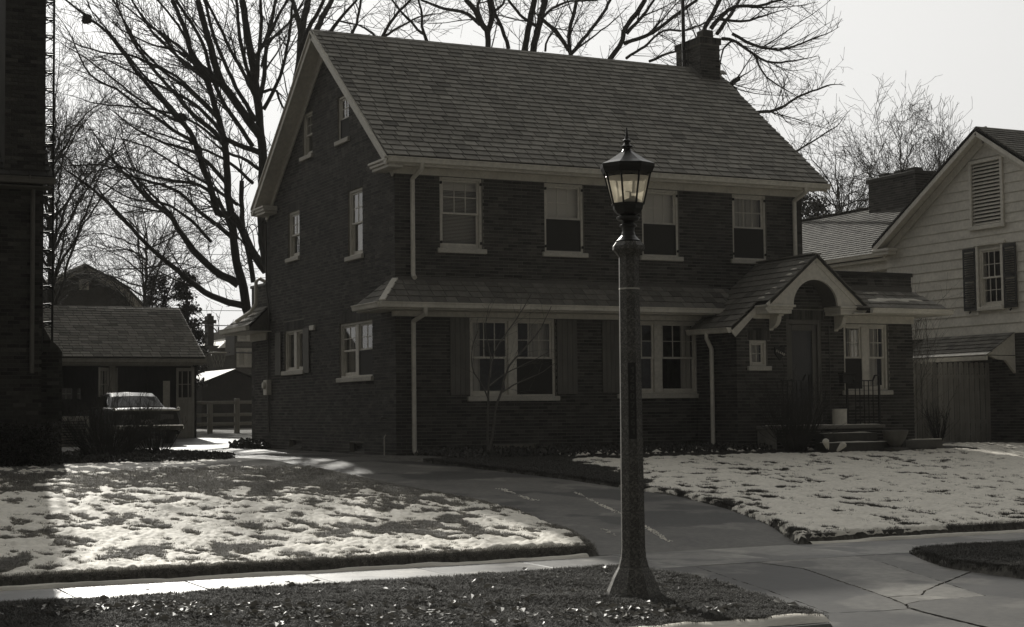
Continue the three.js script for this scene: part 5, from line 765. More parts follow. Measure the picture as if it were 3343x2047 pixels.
// ---------------------------------------------------------------- garage at the end of the driveway
{
  const G = thing('garage', 'two bay garage with shingled roof and folded open doors at the end of the driveway', 'garage', [-2, 0.17, -20]);
  const gy = 0.17, FZ = -17.35, x0 = -5.6, x1 = 0.8;
  part(G, 'floor', new Geo().box(x0, x1, 0.05, gy + 0.01, -23, FZ + 0.1), M.drive); part(G, 'rear_wall', slabWall(FR(V(0, 0, -23), V(-1, 0, 0), V(0, 0, -1)), [[-x1, 0], [-x0, 0], [-x0, 2.5], [-x1, 2.5]], [[1.69, 2.02, 1.39, 1.73], [1.43, 1.53, 1.39, 1.73], [2.3, 2.65, 1.39, 1.73]], 0.12, 0), M.darkWood);
  part(G, 'side_wall', new Geo().prism([V(x1, 0, FZ), V(x1, 2.4, FZ), V(x1, 4.05, -20.1), V(x1, 2.4, -23), V(x1, 0, -23)], V(-0.12, 0, 0)), M.darkWood); part(G, 'side_wall', new Geo().prism([V(x0, 0, FZ), V(x0, 2.4, FZ), V(x0, 4.05, -20.1), V(x0, 2.4, -23), V(x0, 0, -23)], V(0.12, 0, 0)), M.darkWood);
  part(G, 'window', new Geo().box(-2.02, -1.69, 1.55, 1.57, -23.03, -23.0).box(-1.865, -1.845, 1.39, 1.549, -23.03, -23.0).box(-1.865, -1.845, 1.571, 1.73, -23.03, -23.0).box(-1.53, -1.43, 1.55, 1.57, -23.03, -23.0), M.garage);
  part(G, 'lintel', new Geo().box(x0, x1, 2.27, 2.46, FZ - 0.15, FZ, { b: 0.008 }), M.garage); part(G, 'post', new Geo().box(-1.72, -1.55, gy, 2.269, FZ - 0.13, FZ + 0.0, { b: 0.008 }), M.garage); part(G, 'post', new Geo().box(x1 - 0.14, x1, gy, 2.269, FZ - 0.13, FZ, { b: 0.008 }), M.garage); part(G, 'post', new Geo().box(x0, x0 + 0.14, gy, 2.269, FZ - 0.13, FZ, { b: 0.008 }), M.garage);
  // folded door leaves with glazed tops
  const leaf = (xa, xb, za, zb) => { const a = V(xa, 0, za), b = V(xb, 0, zb), u = b.clone().sub(a), W = u.length(); u.normalize(); const n = u.clone().cross(Y1), F = FR(a, u, n), g = new Geo(); fbox(g, F, 0, 0.07, gy + 0.02, 2.22, -0.04, 0, { b: 0.004 }); fbox(g, F, W - 0.07, W, gy + 0.02, 2.22, -0.04, 0, { b: 0.004 }); fbox(g, F, 0.07, W - 0.07, 2.12, 2.22, -0.04, 0); fbox(g, F, 0.07, W - 0.07, 1.28, 1.36, -0.04, 0); fbox(g, F, 0.07, W - 0.07, gy + 0.02, gy + 0.2, -0.04, 0); const d = part(G, 'door_leaf', g, M.garage), m = new Geo(); fbox(m, F, W / 3 - 0.012, W / 3 + 0.012, 1.36, 2.12, -0.035, -0.005); fbox(m, F, 2 * W / 3 - 0.012, 2 * W / 3 + 0.012, 1.36, 2.12, -0.035, -0.005); fbox(m, F, 0.07, W - 0.07, 1.73, 1.752, -0.034, -0.006); part(d, 'muntin', m, M.garage); for (let k = 0; k < 3; k++) { const q = new Geo(); fbox(q, F, 0.07 + k * (W - 0.14) / 3 + 0.003, 0.07 + (k + 1) * (W - 0.14) / 3 - 0.003, gy + 0.2, 1.28, -0.034, -0.01, { col: 0.9 + 0.2 * hash(k, 4, 4) }); part(d, 'board', q, M.garage); const p = new Geo(); p.poly([F.at(0.07 + k * (W - 0.14) / 3, 1.36, -0.02), F.at(0.07 + (k + 1) * (W - 0.14) / 3, 1.36, -0.02), F.at(0.07 + (k + 1) * (W - 0.14) / 3, 2.12, -0.02), F.at(0.07 + k * (W - 0.14) / 3, 2.12, -0.02)]); part(d, 'pane', p, M.glass); } };
  leaf(0.18, 0.66, FZ + 0.05, FZ + 0.25); leaf(-2.1, -1.75, FZ + 0.45, FZ + 0.02); leaf(-1.5, -1.42, FZ + 0.03, FZ - 0.7);
  part(G, 'wall_board', new Geo().box(-0.1, 0.1, 1.05, 1.85, FZ - 0.35, FZ - 0.33), M.trim);
  const s = V(0, 1.63, -3).normalize(), n = V(0, 3, 1.63).normalize(), rf = part(G, 'roof', new Geo().prism([V(-5.8, 2.5, -17), V(-5.8, 4.13, -20), V(-5.8, 2.5, -23.2), V(-5.8, 2.42, -23.2), V(-5.8, 4.05, -20), V(-5.8, 2.42, -17)], V(6.75, 0, 0)), M.underlay);
  pieces(rf, 'shingle', 'shingles', shingles(V(-5.8, 2.5, -17), X1, s, n, Math.hypot(1.63, 3), () => [0.4, 6.77], 431, { e: 0.17, w: 0.28, lift: 0.034, gap: 0.018, vary: 0.45 }), M.shingle, { limit: 300 });
  part(G, 'gutter', gutterRun(new Geo(), V(-5.8, 2.47, -17), V(0.97, 2.47, -17), Z1), M.garage); part(G, 'fascia', new Geo().box(-5.8, 0.9, 2.3, 2.42, -17.05, -17.01), M.garage); part(G, 'soffit', new Geo().box(-5.8, 0.9, 2.34, 2.36, -17.36, -17.051), M.garage);
}
// ---------------------------------------------------------------- far houses
{
  const g = thing('gambrel_house', 'far brick house with pale trimmed gambrel gable above the garage roof', 'house', [3, 0, -42]); const z = -40, P = (x, y) => PX(x * 1.35674, y * 1.35674, z);
  const ap = P(192, 646), kL = P(120, 692), kR = P(292, 702), eR = P(352, 770), gl = V(eR.x - 8.2, eR.y, z), kl = V(ap.x - (kR.x - ap.x), kR.y, z);
  const out = [V(eR.x - 0.3, 0, z), V(eR.x - 0.3, eR.y, z), kR, ap, kl, V(2 * ap.x - eR.x, eR.y, z), V(2 * ap.x - eR.x + 0.3, 0, z)];
  part(g, 'wall', new Geo().prism(out.map(q => q.clone()), V(0, 0, -9)), mat(0.1, { map: T.rough }));
  for (const [a, b] of [[eR, kR], [kR, ap], [ap, kl]]) { part(g, 'barge_board', new Geo().bar(a.clone().add(V(0.1, -0.05, 0.3)), b.clone().add(V(0.03, 0.02, 0.3)), 0.5, 0.2, V(0, 0, 1).clone().cross(b.clone().sub(a)).normalize()), M.trim); part(g, 'roof', new Geo().bar(a.clone().add(V(0.25, 0.1, -4)), b.clone().add(V(0.06, 0.14, -4)), 9.4, 0.08, Z1.clone().cross(b.clone().sub(a)).normalize()), M.pentShingle); }
  const v0 = P(190, 672), v1 = P(213, 698), vt = part(g, 'gable_vent', new Geo().box(v0.x, v1.x, v1.y, v0.y, z + 0.002, z + 0.08, { b: 0.01 }), M.trim); for (let k = 0; k < 7; k++) part(vt, 'louvre', new Geo().box(v0.x + 0.1, v1.x - 0.1, lerp(v1.y, v0.y, (k + 0.3) / 7), lerp(v1.y, v0.y, (k + 0.7) / 7), z + 0.081, z + 0.1), M.darkTrim);
  const h = thing('far_house', 'far two storey house with tall brick chimney beyond the rail fence', 'house', [9, 0, -48]); const zz = -46, Q = (x, y) => PX(x * 1.35674, y * 1.35674, zz);
  const c0 = Q(509, 758), c1 = Q(523, 860), w0 = Q(530, 838), w1 = Q(660, 838), t = Q(560, 790), rt = Q(660, 775);
  part(h, 'wall', new Geo().box(c0.x - 1.5, w1.x + 3, 0, Q(560, 832).y, zz - 6, zz), mat(0.16, { map: T.rough })); part(h, 'upper_wall', new Geo().prism([V(Q(556, 830).x, Q(556, 832).y, zz), V(Q(556, 800).x, Q(556, 793).y, zz), V(w1.x + 3, Q(556, 770).y, zz), V(w1.x + 3, Q(556, 832).y, zz)], V(0, 0, -5)), mat(0.22, { map: T.rough }));
  part(h, 'roof', new Geo().prism([V(Q(520, 840).x, Q(520, 838).y, zz + 0.4), V(Q(556, 812).x, Q(556, 812).y, zz - 0.2), V(Q(556, 832).x, Q(556, 836).y, zz + 0.4)], V(0, 0, -4)), M.trim); const ck = part(h, 'chimney', new Geo().box(c0.x, c1.x, 0, c0.y, zz - 1.2, zz - 0.6), M.brick); part(ck, 'crown', new Geo().box(c0.x - 0.1, c1.x + 0.1, c0.y - 0.35, c0.y - 0.2, zz - 1.3, zz - 0.5).box(c0.x + 0.08, c1.x - 0.08, c0.y, c0.y + 0.12, zz - 1.1, zz - 0.7), M.brick);
  const win = (a, b) => { const p = Q(a[0], a[1]), q = Q(b[0], b[1]), f = part(h, 'window', new Geo().box(p.x, q.x, q.y, q.y + 0.12, zz + 0.002, zz + 0.1).box(p.x, q.x, p.y - 0.12, p.y, zz + 0.002, zz + 0.1).box(p.x, p.x + 0.12, q.y + 0.12, p.y - 0.12, zz + 0.002, zz + 0.1).box(q.x - 0.12, q.x, q.y + 0.12, p.y - 0.12, zz + 0.002, zz + 0.1).box((p.x + q.x) / 2 - 0.08, (p.x + q.x) / 2 + 0.08, q.y + 0.12, p.y - 0.12, zz + 0.002, zz + 0.1), M.trim); part(f, 'pane', new Geo().box(p.x + 0.12, q.x - 0.12, q.y + 0.12, p.y - 0.12, zz + 0.003, zz + 0.02), M.sill); };
  win([568, 838], [612, 884]); win([570, 796], [620, 822]); const bl = part(h, 'balcony_frame', new Geo().tube([Q(549, 796), Q(549, 826), Q(565, 826), Q(565, 796), Q(549, 796)].map(q => q.setZ(zz + 0.1)), 0.03, 5), M.ironBlack);
  const sh = thing('far_shed', 'low dark gabled shed standing beyond the rail fence', 'shed', [6, 0.2, -34]); const z3 = -33, R3 = (x, y) => PX(x * 1.35674, y * 1.35674, z3), a3 = R3(562, 892), l3 = R3(485, 925), r3 = R3(640, 922); part(sh, 'wall', new Geo().prism([V(l3.x, 0.2, z3), V(l3.x, l3.y, z3), V(a3.x, a3.y - 0.03, z3), V(r3.x, r3.y, z3), V(r3.x, 0.2, z3)], V(0, 0, -4)), mat(0.06, { map: T.rough })); part(sh, 'roof', new Geo().bar(l3.clone().add(V(-0.2, 0, -1.9)), a3.clone().add(V(0, 0.05, -1.9)), 4.4, 0.05, Z1.clone().cross(a3.clone().sub(l3)).normalize()), M.shutter); part(sh, 'roof', new Geo().bar(a3.clone().add(V(0, 0.05, -1.9)), r3.clone().add(V(0.2, 0, -1.9)), 4.4, 0.05, Z1.clone().cross(r3.clone().sub(a3)).normalize()), M.shutter);
  // basketball hoop
  const b = thing('basketball_hoop', 'basketball backboard with hoop and net on a pole behind the garage', 'basketball hoop', [4.4, 0.2, -25]); const z4 = -25, H = (x, y) => PX(x * 1.35674, y * 1.35674, z4), r0 = H(505, 848), r1 = H(545, 848);
  part(b, 'pole', new Geo().tube([V(H(640, 850).x, 0.2, z4 - 0.6), V(H(640, 850).x, H(600, 848).y, z4 - 0.6)], 0.04, 8), M.metalDark); part(b, 'arm', new Geo().tube([V(H(640, 850).x, H(600, 848).y, z4 - 0.6), V(H(552, 850).x, H(552, 848).y, z4)], 0.025, 6), M.metalDark);
  const rc = V((r0.x + r1.x) / 2, r0.y, z4), rr = (r1.x - r0.x) / 2, ring = []; for (let i = 0; i <= 24; i++) ring.push(rc.clone().add(V(Math.cos(i / 24 * 6.283) * rr, 0, Math.sin(i / 24 * 6.283) * rr))); part(b, 'rim', new Geo().tube(ring, 0.012, 6), M.trim);
  const net = new Geo(); for (let i = 0; i < 12; i++) for (const d of [1, -1]) net.tube([0, 1, 2, 3].map(k => { const f = (i + d * k * 0.5) / 12 * 6.283, q = rr * (1 - 0.16 * k); return rc.clone().add(V(Math.cos(f) * q, -0.17 * k, Math.sin(f) * q)); }), 0.006, 3, 1, false); part(b, 'net', net, M.garage, { kind: 'stuff' });
  part(b, 'backboard', new Geo().box(H(553, 850).x, H(553, 850).x + 0.04, r0.y - 0.1, r0.y + 0.75, z4 - 0.55, z4 + 0.55, { b: 0.01 }), M.darkTrim);
  // split rail fence
  const f = thing('rail_fence', 'grey split rail fence behind the garage driveway', 'fence', [4, 0.25, -22]); const z5 = -22.5;
  for (const px of [505, 570, 640]) { const q = PX(px * 1.35674, 960 * 1.35674, z5); part(f, 'post', new Geo().box(q.x - 0.08, q.x + 0.08, 0.1, q.y + (px === 570 ? 0.02 : -0.1), z5 - 0.08, z5 + 0.08, { b: 0.02 }), M.wood); }
  for (const y of [970, 1000, 1022]) { const a = PX(440 * 1.35674, y * 1.35674, z5), c = PX(680 * 1.35674, y * 1.35674, z5); part(f, 'rail', new Geo().bar(a.setZ(z5 + 0.02), c.setY(a.y + 0.02).setZ(z5 + 0.02), 0.06, 0.11, Y1, { b: 0.02 }), M.wood); }
  // overhead wires beyond the back gardens
  [[801, 0.012], [846, 0.01], [875, 0.01], [984, 0.012], [1033, 0.02]].forEach(([y, r], k) => { const a = PX(120, y - 4, -34), c = PX(1200, y + 6, -34), pts = []; for (let i = 0; i <= 20; i++) { const t = i / 20; pts.push(V(lerp(a.x - 6, c.x + 6, t), lerp(a.y, c.y, t) - 0.35 * 4 * t * (1 - t), -34)); } solo('utility_wire', new Geo().tube(pts, r, 5), M.ironBlack, k === 4 ? 'thick lowest overhead wire crossing behind the back gardens' : 'thin overhead utility wire crossing behind the back gardens', 'wire', [0, 0, 0], { group: 'overhead wires' }); });
}

// ---------------------------------------------------------------- street lamp on the verge
{
  const L = thing('street_lamp', 'eight sided speckled concrete street lamp post with dark lantern on the verge', 'street lamp', [-5.045, -0.69, 17.44]), x = -5.045, z = 17.44, ph = 0.009;
  const oct = (prof, o = {}) => new Geo().lathe(x, z, prof, 8, { faceted: true, phase: ph, ...o });
  part(L, 'post', oct([[0.29, -0.78], [0.265, -0.7], [0.22, -0.6], [0.175, -0.5], [0.13, -0.42], [0.108, -0.34], [0.101, -0.25], [0.085, 2.14], [0, 2.14]]), M.post);
  part(L, 'capital', oct([[0.085, 2.11], [0.122, 2.155], [0.137, 2.17], [0.137, 2.2], [0.11, 2.235], [0, 2.235]]), M.post);
  part(L, 'joint_band', oct([[0.0868, 1.84], [0.0885, 1.845], [0.0885, 1.85], [0.0868, 1.855]]), M.sill);
  part(L, 'neck', new Geo().lathe(x, z, [[0.1, 2.236], [0.102, 2.245], [0.085, 2.258], [0.06, 2.285], [0.05, 2.32], [0.052, 2.35], [0.07, 2.362], [0.07, 2.375], [0.05, 2.385], [0.045, 2.395], [0.085, 2.41], [0.095, 2.425], [0.095, 2.44], [0.07, 2.45], [0, 2.45]], 24), M.metalDark);
  const cage = part(L, 'lantern_base', oct([[0.06, 2.451], [0.1, 2.47], [0.125, 2.505], [0.13, 2.535], [0.13, 2.545], [0, 2.545]]), M.metalDark);
  const yb = 2.546, yt = 2.84, rb = 0.135, rt = 0.205, at = (k, r, y) => V(x + r * Math.cos(ph + k * Math.PI / 4), y, z + r * Math.sin(ph + k * Math.PI / 4));
  for (let k = 0; k < 8; k++) {
    part(L, 'lantern_rib', new Geo().tube([at(k, rb, yb), at(k, rt, yt)], 0.0085, 6), M.metalDark);
    part(L, 'lantern_pane', new Geo().poly([at(k, rb - 0.004, yb), at(k, rt - 0.004, yt), at(k + 1, rt - 0.004, yt), at(k + 1, rb - 0.004, yb)]), M.frosted);
    part(L, 'lantern_rail', new Geo().tube([at(k, rb, yb), at(k + 1, rb, yb)], 0.008, 5).tube([at(k, rt, yt), at(k + 1, rt, yt)], 0.008, 5), M.metalDark);
  }
  part(L, 'lantern_rim', oct([[rt + 0.004, 2.8], [rt + 0.024, 2.845], [rt + 0.03, 2.875], [rt + 0.02, 2.88]]), M.metalDark);
  const rf = part(L, 'lantern_roof', oct([[rt + 0.028, 2.876], [0.17, 2.905], [0.06, 2.975], [0.045, 2.985], [0, 2.985]]), M.metalDark);
  part(L, 'finial', new Geo().lathe(x, z, [[0.045, 2.984], [0.035, 3.0], [0.03, 3.012], [0.05, 3.022], [0.05, 3.03], [0.028, 3.04], [0.022, 3.06], [0.034, 3.07], [0.034, 3.078], [0.018, 3.09], [0.013, 3.12], [0.005, 3.185], [0, 3.19]], 16), M.metalDark);
  part(L, 'reflector', new Geo().lathe(x, z, [[0.185, 2.77], [0.16, 2.8], [0.05, 2.86]], 20), M.metalDark); part(L, 'lamp_holder', new Geo().lathe(x, z, [[0.09, 2.546], [0.085, 2.6], [0.05, 2.62], [0.03, 2.65], [0, 2.66]], 16), M.metalDark);
  // number plate with raised digits, one above the other, on the face towards the road
  const d = V(CAM.x - x, 0, CAM.z - z).normalize(); let best = 0, bd = -9; for (let k = 0; k < 8; k++) { const f = ph + (k + 0.5) * Math.PI / 4, c = Math.cos(f) * d.x + Math.sin(f) * d.z; if (c > bd) { bd = c; best = f; } }
  const n = V(Math.cos(best), 0, Math.sin(best)), u = Y1.clone().cross(n).normalize(), F = FR(V(x, 0, z), u, n), ap = Math.cos(Math.PI / 8), rr = y => ap * lerp(0.101, 0.085, (y + 0.25) / 2.39), tilt = (0.016 * ap) / 2.39;
  const pg = new Geo(), y0 = 0.62, y1 = 1.24; pg.obox(F.at(0, (y0 + y1) / 2, rr((y0 + y1) / 2) + 0.003), u, V(0, 1, 0).addScaledVector(n, -tilt).normalize(), n.clone().addScaledVector(Y1, tilt).normalize(), 0.031, (y1 - y0) / 2, 0.003, { b: 0.001 });
  const pl = part(L, 'number_plate', pg, M.ironBlack);
  '12607361'.split('').forEach((c, k) => { const t = new TextGeometry(c, { font: FONT, size: 0.052, depth: 0.003, curveSegments: 4 }); t.computeBoundingBox(); const w = t.boundingBox.max.x; t.translate(-w / 2, 0, 0); const y = y1 - 0.085 - k * 0.071; t.applyMatrix4(new THREE.Matrix4().makeBasis(u, Y1, n).setPosition(F.at(0, y, rr(y) + 0.0065))); t.setAttribute('color', new THREE.Float32BufferAttribute(new Float32Array(t.attributes.position.count * 3).fill(1), 3)); part(pl, 'digit', t, M.digit); });
}
// ---------------------------------------------------------------- parked car in front of the garage
{
  const cx = -1.95, zr = -11.9, gy = 0.09, C = thing('parked_car', 'dark sedan parked nose first before the open garage behind the bare bush', 'car', [cx, gy, -14.4]);
  // body as a loft of cross sections along z (rear towards the camera)
  const sec = (z, w, yb, yt, r) => { const o = [], n = 6; const pts = [[-w, yb], [-w - 0.02, (yb + yt) / 2], [-w + 0.02, yt - r]]; for (let i = 0; i <= n; i++) { const f = Math.PI - i / n * Math.PI / 2; pts.push([-w + 0.02 + r + r * Math.cos(f), yt - r + r * Math.sin(f)]); } const m = pts.slice().reverse().map(([a, b]) => [-a, b]); return pts.concat([[0, yt + 0.02]], m).map(([a, b]) => V(cx + a, gy + b, z)); };
  const loft = (S, col = 1) => { const g = new Geo(); for (let k = 0; k < S.length - 1; k++) for (let i = 0; i < S[k].length - 1; i++) g.poly([S[k][i], S[k][i + 1], S[k + 1][i + 1]], col).poly([S[k][i], S[k + 1][i + 1], S[k + 1][i]], col); for (const e of [S[0], S[S.length - 1]]) { const c = e.reduce((a, b) => a.add(b), V(0, 0, 0)).multiplyScalar(1 / e.length); for (let i = 0; i < e.length; i++) g.poly([c, e[i], e[(i + 1) % e.length]], col); } return g; };
  const body = [[0, 0.80, 0.35, 0.86, 0.12], [-0.06, 0.87, 0.3, 0.92, 0.1], [-0.4, 0.9, 0.27, 0.95, 0.1], [-1.3, 0.92, 0.25, 0.97, 0.1], [-2.6, 0.92, 0.25, 0.96, 0.1], [-3.6, 0.91, 0.25, 0.95, 0.1], [-4.6, 0.89, 0.28, 0.9, 0.1], [-4.85, 0.85, 0.32, 0.84, 0.1], [-4.9, 0.78, 0.36, 0.78, 0.1]].map(([z, ...a]) => sec(zr + z, ...a));
  const bd = part(C, 'body', loft(body), M.carPaint);
  const cab = [[-1.15, 0.72, 0.95, 0.99, 0.03], [-1.5, 0.68, 0.95, 1.26, 0.12], [-1.75, 0.64, 0.95, 1.35, 0.12], [-2.4, 0.63, 0.95, 1.37, 0.12], [-2.75, 0.65, 0.95, 1.32, 0.12], [-3.3, 0.72, 0.95, 1.0, 0.03]].map(([z, ...a]) => sec(zr + z, ...a)); part(C, 'roof', loft(cab), M.carPaint);
  const glassPoly = (p) => part(C, 'window', new Geo().poly(p.map(q => V(cx + q[0], gy + q[1], zr + q[2]))), M.carGlass);
  glassPoly([[-0.58, 1.0, -1.165], [0.58, 1.0, -1.165], [0.52, 1.25, -1.475], [-0.52, 1.25, -1.475]]);
  for (const s of [-1, 1]) { glassPoly([[s * 0.735, 1.0, -1.7], [s * 0.735, 1.0, -2.35], [s * 0.675, 1.27, -2.35], [s * 0.675, 1.27, -1.8]]); glassPoly([[s * 0.735, 1.0, -2.4], [s * 0.735, 1.0, -3.1], [s * 0.675, 1.27, -2.75], [s * 0.675, 1.27, -2.4]]); }
  part(C, 'bumper', new Geo().box(cx - 0.92, cx + 0.92, gy + 0.38, gy + 0.52, zr - 0.02, zr + 0.1, { b: 0.04 }), M.chrome); part(C, 'bumper', new Geo().box(cx - 0.9, cx + 0.9, gy + 0.38, gy + 0.52, zr - 5.0, zr - 4.88, { b: 0.04 }), M.chrome);
  part(C, 'trim_strip', new Geo().box(cx - 0.84, cx + 0.84, gy + 0.875, gy + 0.905, zr - 0.05, zr + 0.02, { b: 0.01 }), M.chrome); for (const s of [-1, 1]) { part(C, 'taillight', new Geo().box(cx + s * 0.5 - 0.17, cx + s * 0.5 + 0.17, gy + 0.66, gy + 0.78, zr - 0.04, zr + 0.015, { b: 0.02 }), M.darkTrim); part(C, 'fender_ornament', new Geo().lathe(0, 0, [[0, -0.04], [0.035, -0.02], [0.04, 0], [0.03, 0.03], [0, 0.045]], 12).geometry().translate(cx + s * 0.82, gy + 0.93, zr - 0.1), M.chrome); }
  part(C, 'licence_plate', new Geo().box(cx - 0.15, cx + 0.15, gy + 0.55, gy + 0.66, zr + 0.001, zr + 0.012, { b: 0.003 }), M.trim);
  for (const s of [-1, 1]) for (const z of [-1.05, -3.95]) { const w = part(C, 'wheel', new Geo().lathe(0, 0, [[0.2, -0.1], [0.3, -0.1], [0.325, -0.07], [0.33, 0], [0.325, 0.07], [0.3, 0.1], [0.2, 0.1]], 24, { rot: new THREE.Quaternion().setFromUnitVectors(Y1, X1) }).geometry().translate(cx + s * 0.8, gy + 0.33, zr + z), M.ironBlack); part(w, 'rim', new Geo().lathe(0, 0, [[0, -0.08], [0.2, -0.09], [0.2, 0.09], [0, 0.08]], 20, { rot: new THREE.Quaternion().setFromUnitVectors(Y1, X1) }).geometry().translate(cx + s * 0.8, gy + 0.33, zr + z), M.chrome); }
}

// ---------------------------------------------------------------- bare trees
let TRI = 0;
const depthOf = p => { const d = p.clone().sub(CAM).applyQuaternion(QC.clone().invert()); return -d.z; };
function curve(pts, step, r, wob = 0.03) {
  const c = new THREE.CatmullRomCurve3(pts, false, 'centripetal'), n = Math.max(3, Math.ceil(c.getLength() / step)), o = c.getSpacedPoints(n);
  return o.map((p, i) => i === 0 || i === n ? p : p.add(V(r() - 0.5, r() - 0.5, r() - 0.5).multiplyScalar(wob * 2)));
}
function twig(g, p, d, len, rad, lv, r, o) {
  const n = len > 1.2 ? 6 : len > 0.5 ? 4 : 3, pts = [p.clone()], rs = [rad], dir = d.clone().normalize(), q = p.clone(), kids = [];
  for (let i = 1; i <= n; i++) {
    dir.add(V(r() - 0.5, r() - 0.5, r() - 0.5).multiplyScalar(o.wob)).add(V(0, o.up, 0)).normalize(); q.addScaledVector(dir, len / n); pts.push(q.clone()); rs.push(Math.max(o.min, rad * (1 - 0.72 * i / n)));
    if (lv > 0 && i >= 1) { const m = (len / n) * o.dens, c = Math.floor(m) + (r() < m % 1 ? 1 : 0); for (let k = 0; k < c; k++) kids.push([pts[i - 1].clone().lerp(q, r()), dir.clone(), 1 - i / n]); }
  }
  g.tube(pts, rs, rad > 0.05 ? 6 : rad > 0.02 ? 4 : 3, 1, false);
  for (const [a, t, f] of kids) {
    const ax = V(r() - 0.5, r() - 0.5, r() - 0.5).cross(t).normalize(), ang = (o.ang || 0.75) * (0.6 + 0.7 * r()), e = t.clone().applyAxisAngle(ax, ang);
    twig(g, a, e, len * (0.32 + 0.38 * r()) * (0.55 + 0.45 * f + 0.2), Math.max(o.min, rad * (0.4 + 0.15 * r())), lv - 1, r, o);
  }
}
const OPT = { wob: 0.3, up: 0.03, min: 0.006, dens: 2.7, ang: 0.75 };
// limbs: [[pixel points (3343 wide)], radius px at start, at end, depth drift, twig level, extend above]
function tracedTree(name, label, Z, limbs, seed, { density = 1, bark = M.bark, group } = {}) {
  const r = rngOf(seed), first = PX(limbs[0][0][0][0], limbs[0][0][0][1], Z), base = [first.x, hz(Z), Z];
  const t = thing(name, label, 'tree', base, group ? { group } : {}), crown = new Geo();
  limbs.forEach(([px, r0, r1, dz = 0, lv = 2, ext = 0, sp = 1], k) => {
    const w = px.map(([x, y], i) => PX(x, y, Z + dz * (i / (px.length - 1)) + (k ? 0 : 0))), sc = depthOf(w[0]) / FPX;
    if (k === 0) w.unshift(V(w[0].x + 1.5, hz(Z) - 0.1, Z), V(w[0].x + 1.2, hz(Z) + 1.6, Z));
    const pts = curve(w, 0.3, r, 0.018), n = pts.length - 1, rad = pts.map((_, i) => sc * lerp(r0, r1, Math.pow(i / n, 0.85)) * (k === 0 && i < 3 ? 1.25 - 0.08 * i : 1) * (0.95 + 0.1 * r()));
    const g = new Geo().tube(pts, rad, rad[0] > 0.1 ? 10 : 7, 1, true); part(t, k === 0 ? 'trunk' : 'limb', g, bark); TRI += g.i.length / 3;
    // side branches
    for (let i = k === 0 ? Math.floor(n * 0.45) : 1; i <= n; i++) {
      const m = 0.3 * 2.9 * density * sp; let c = Math.floor(m) + (r() < m % 1 ? 1 : 0);
      while (c-- > 0) { const tn = pts[Math.min(n, i + 1)].clone().sub(pts[Math.max(0, i - 1)]).normalize(), ax = V(r() - 0.5, r() - 0.5, r() - 0.5).cross(tn).normalize(), L = (0.6 + 2.3 * r() * r()) * (1 - 0.4 * i / n); twig(crown, pts[i], tn.applyAxisAngle(ax, 0.5 + 0.5 * r()), L, Math.min(rad[i] * 0.4, 0.006 + 0.01 * L), lv, r, OPT); }
    }
    // secondary limbs in the parent's sweep
    for (let i = k === 0 ? Math.floor(n * 0.5) : 2; i < n; i++) if (r() < 0.3 * 0.75 * density) { const tn = pts[i + 1].clone().sub(pts[i - 1]).normalize(), ax = V(r() - 0.5, r() - 0.5, r() - 0.5).cross(tn).normalize(), L = (1.6 + 2.2 * r()) * (1 - 0.35 * i / n); twig(crown, pts[i], tn.applyAxisAngle(ax, 0.3 + 0.4 * r()), L, Math.min(rad[i] * 0.5, 0.014 + 0.008 * L), 2, r, { ...OPT, dens: 1.7, wob: 0.2, up: 0.05 }); }
    const tn = pts[n].clone().sub(pts[n - 2]).normalize();
    if (ext) for (let e = 0; e < 3; e++) twig(crown, pts[n], tn.clone().add(V(r() - 0.5, r() * 0.3, r() - 0.5).multiplyScalar(0.6)), ext * (0.7 + 0.5 * r()), rad[n] * 0.6, 3, r, { ...OPT, dens: 1.25 });
    else twig(crown, pts[n], tn, 0.8 + 0.6 * r(), Math.min(rad[n], 0.03), 2, r, OPT);
  });
  part(t, 'crown', crown, M.twig); TRI += crown.i.length / 3; return t;
}
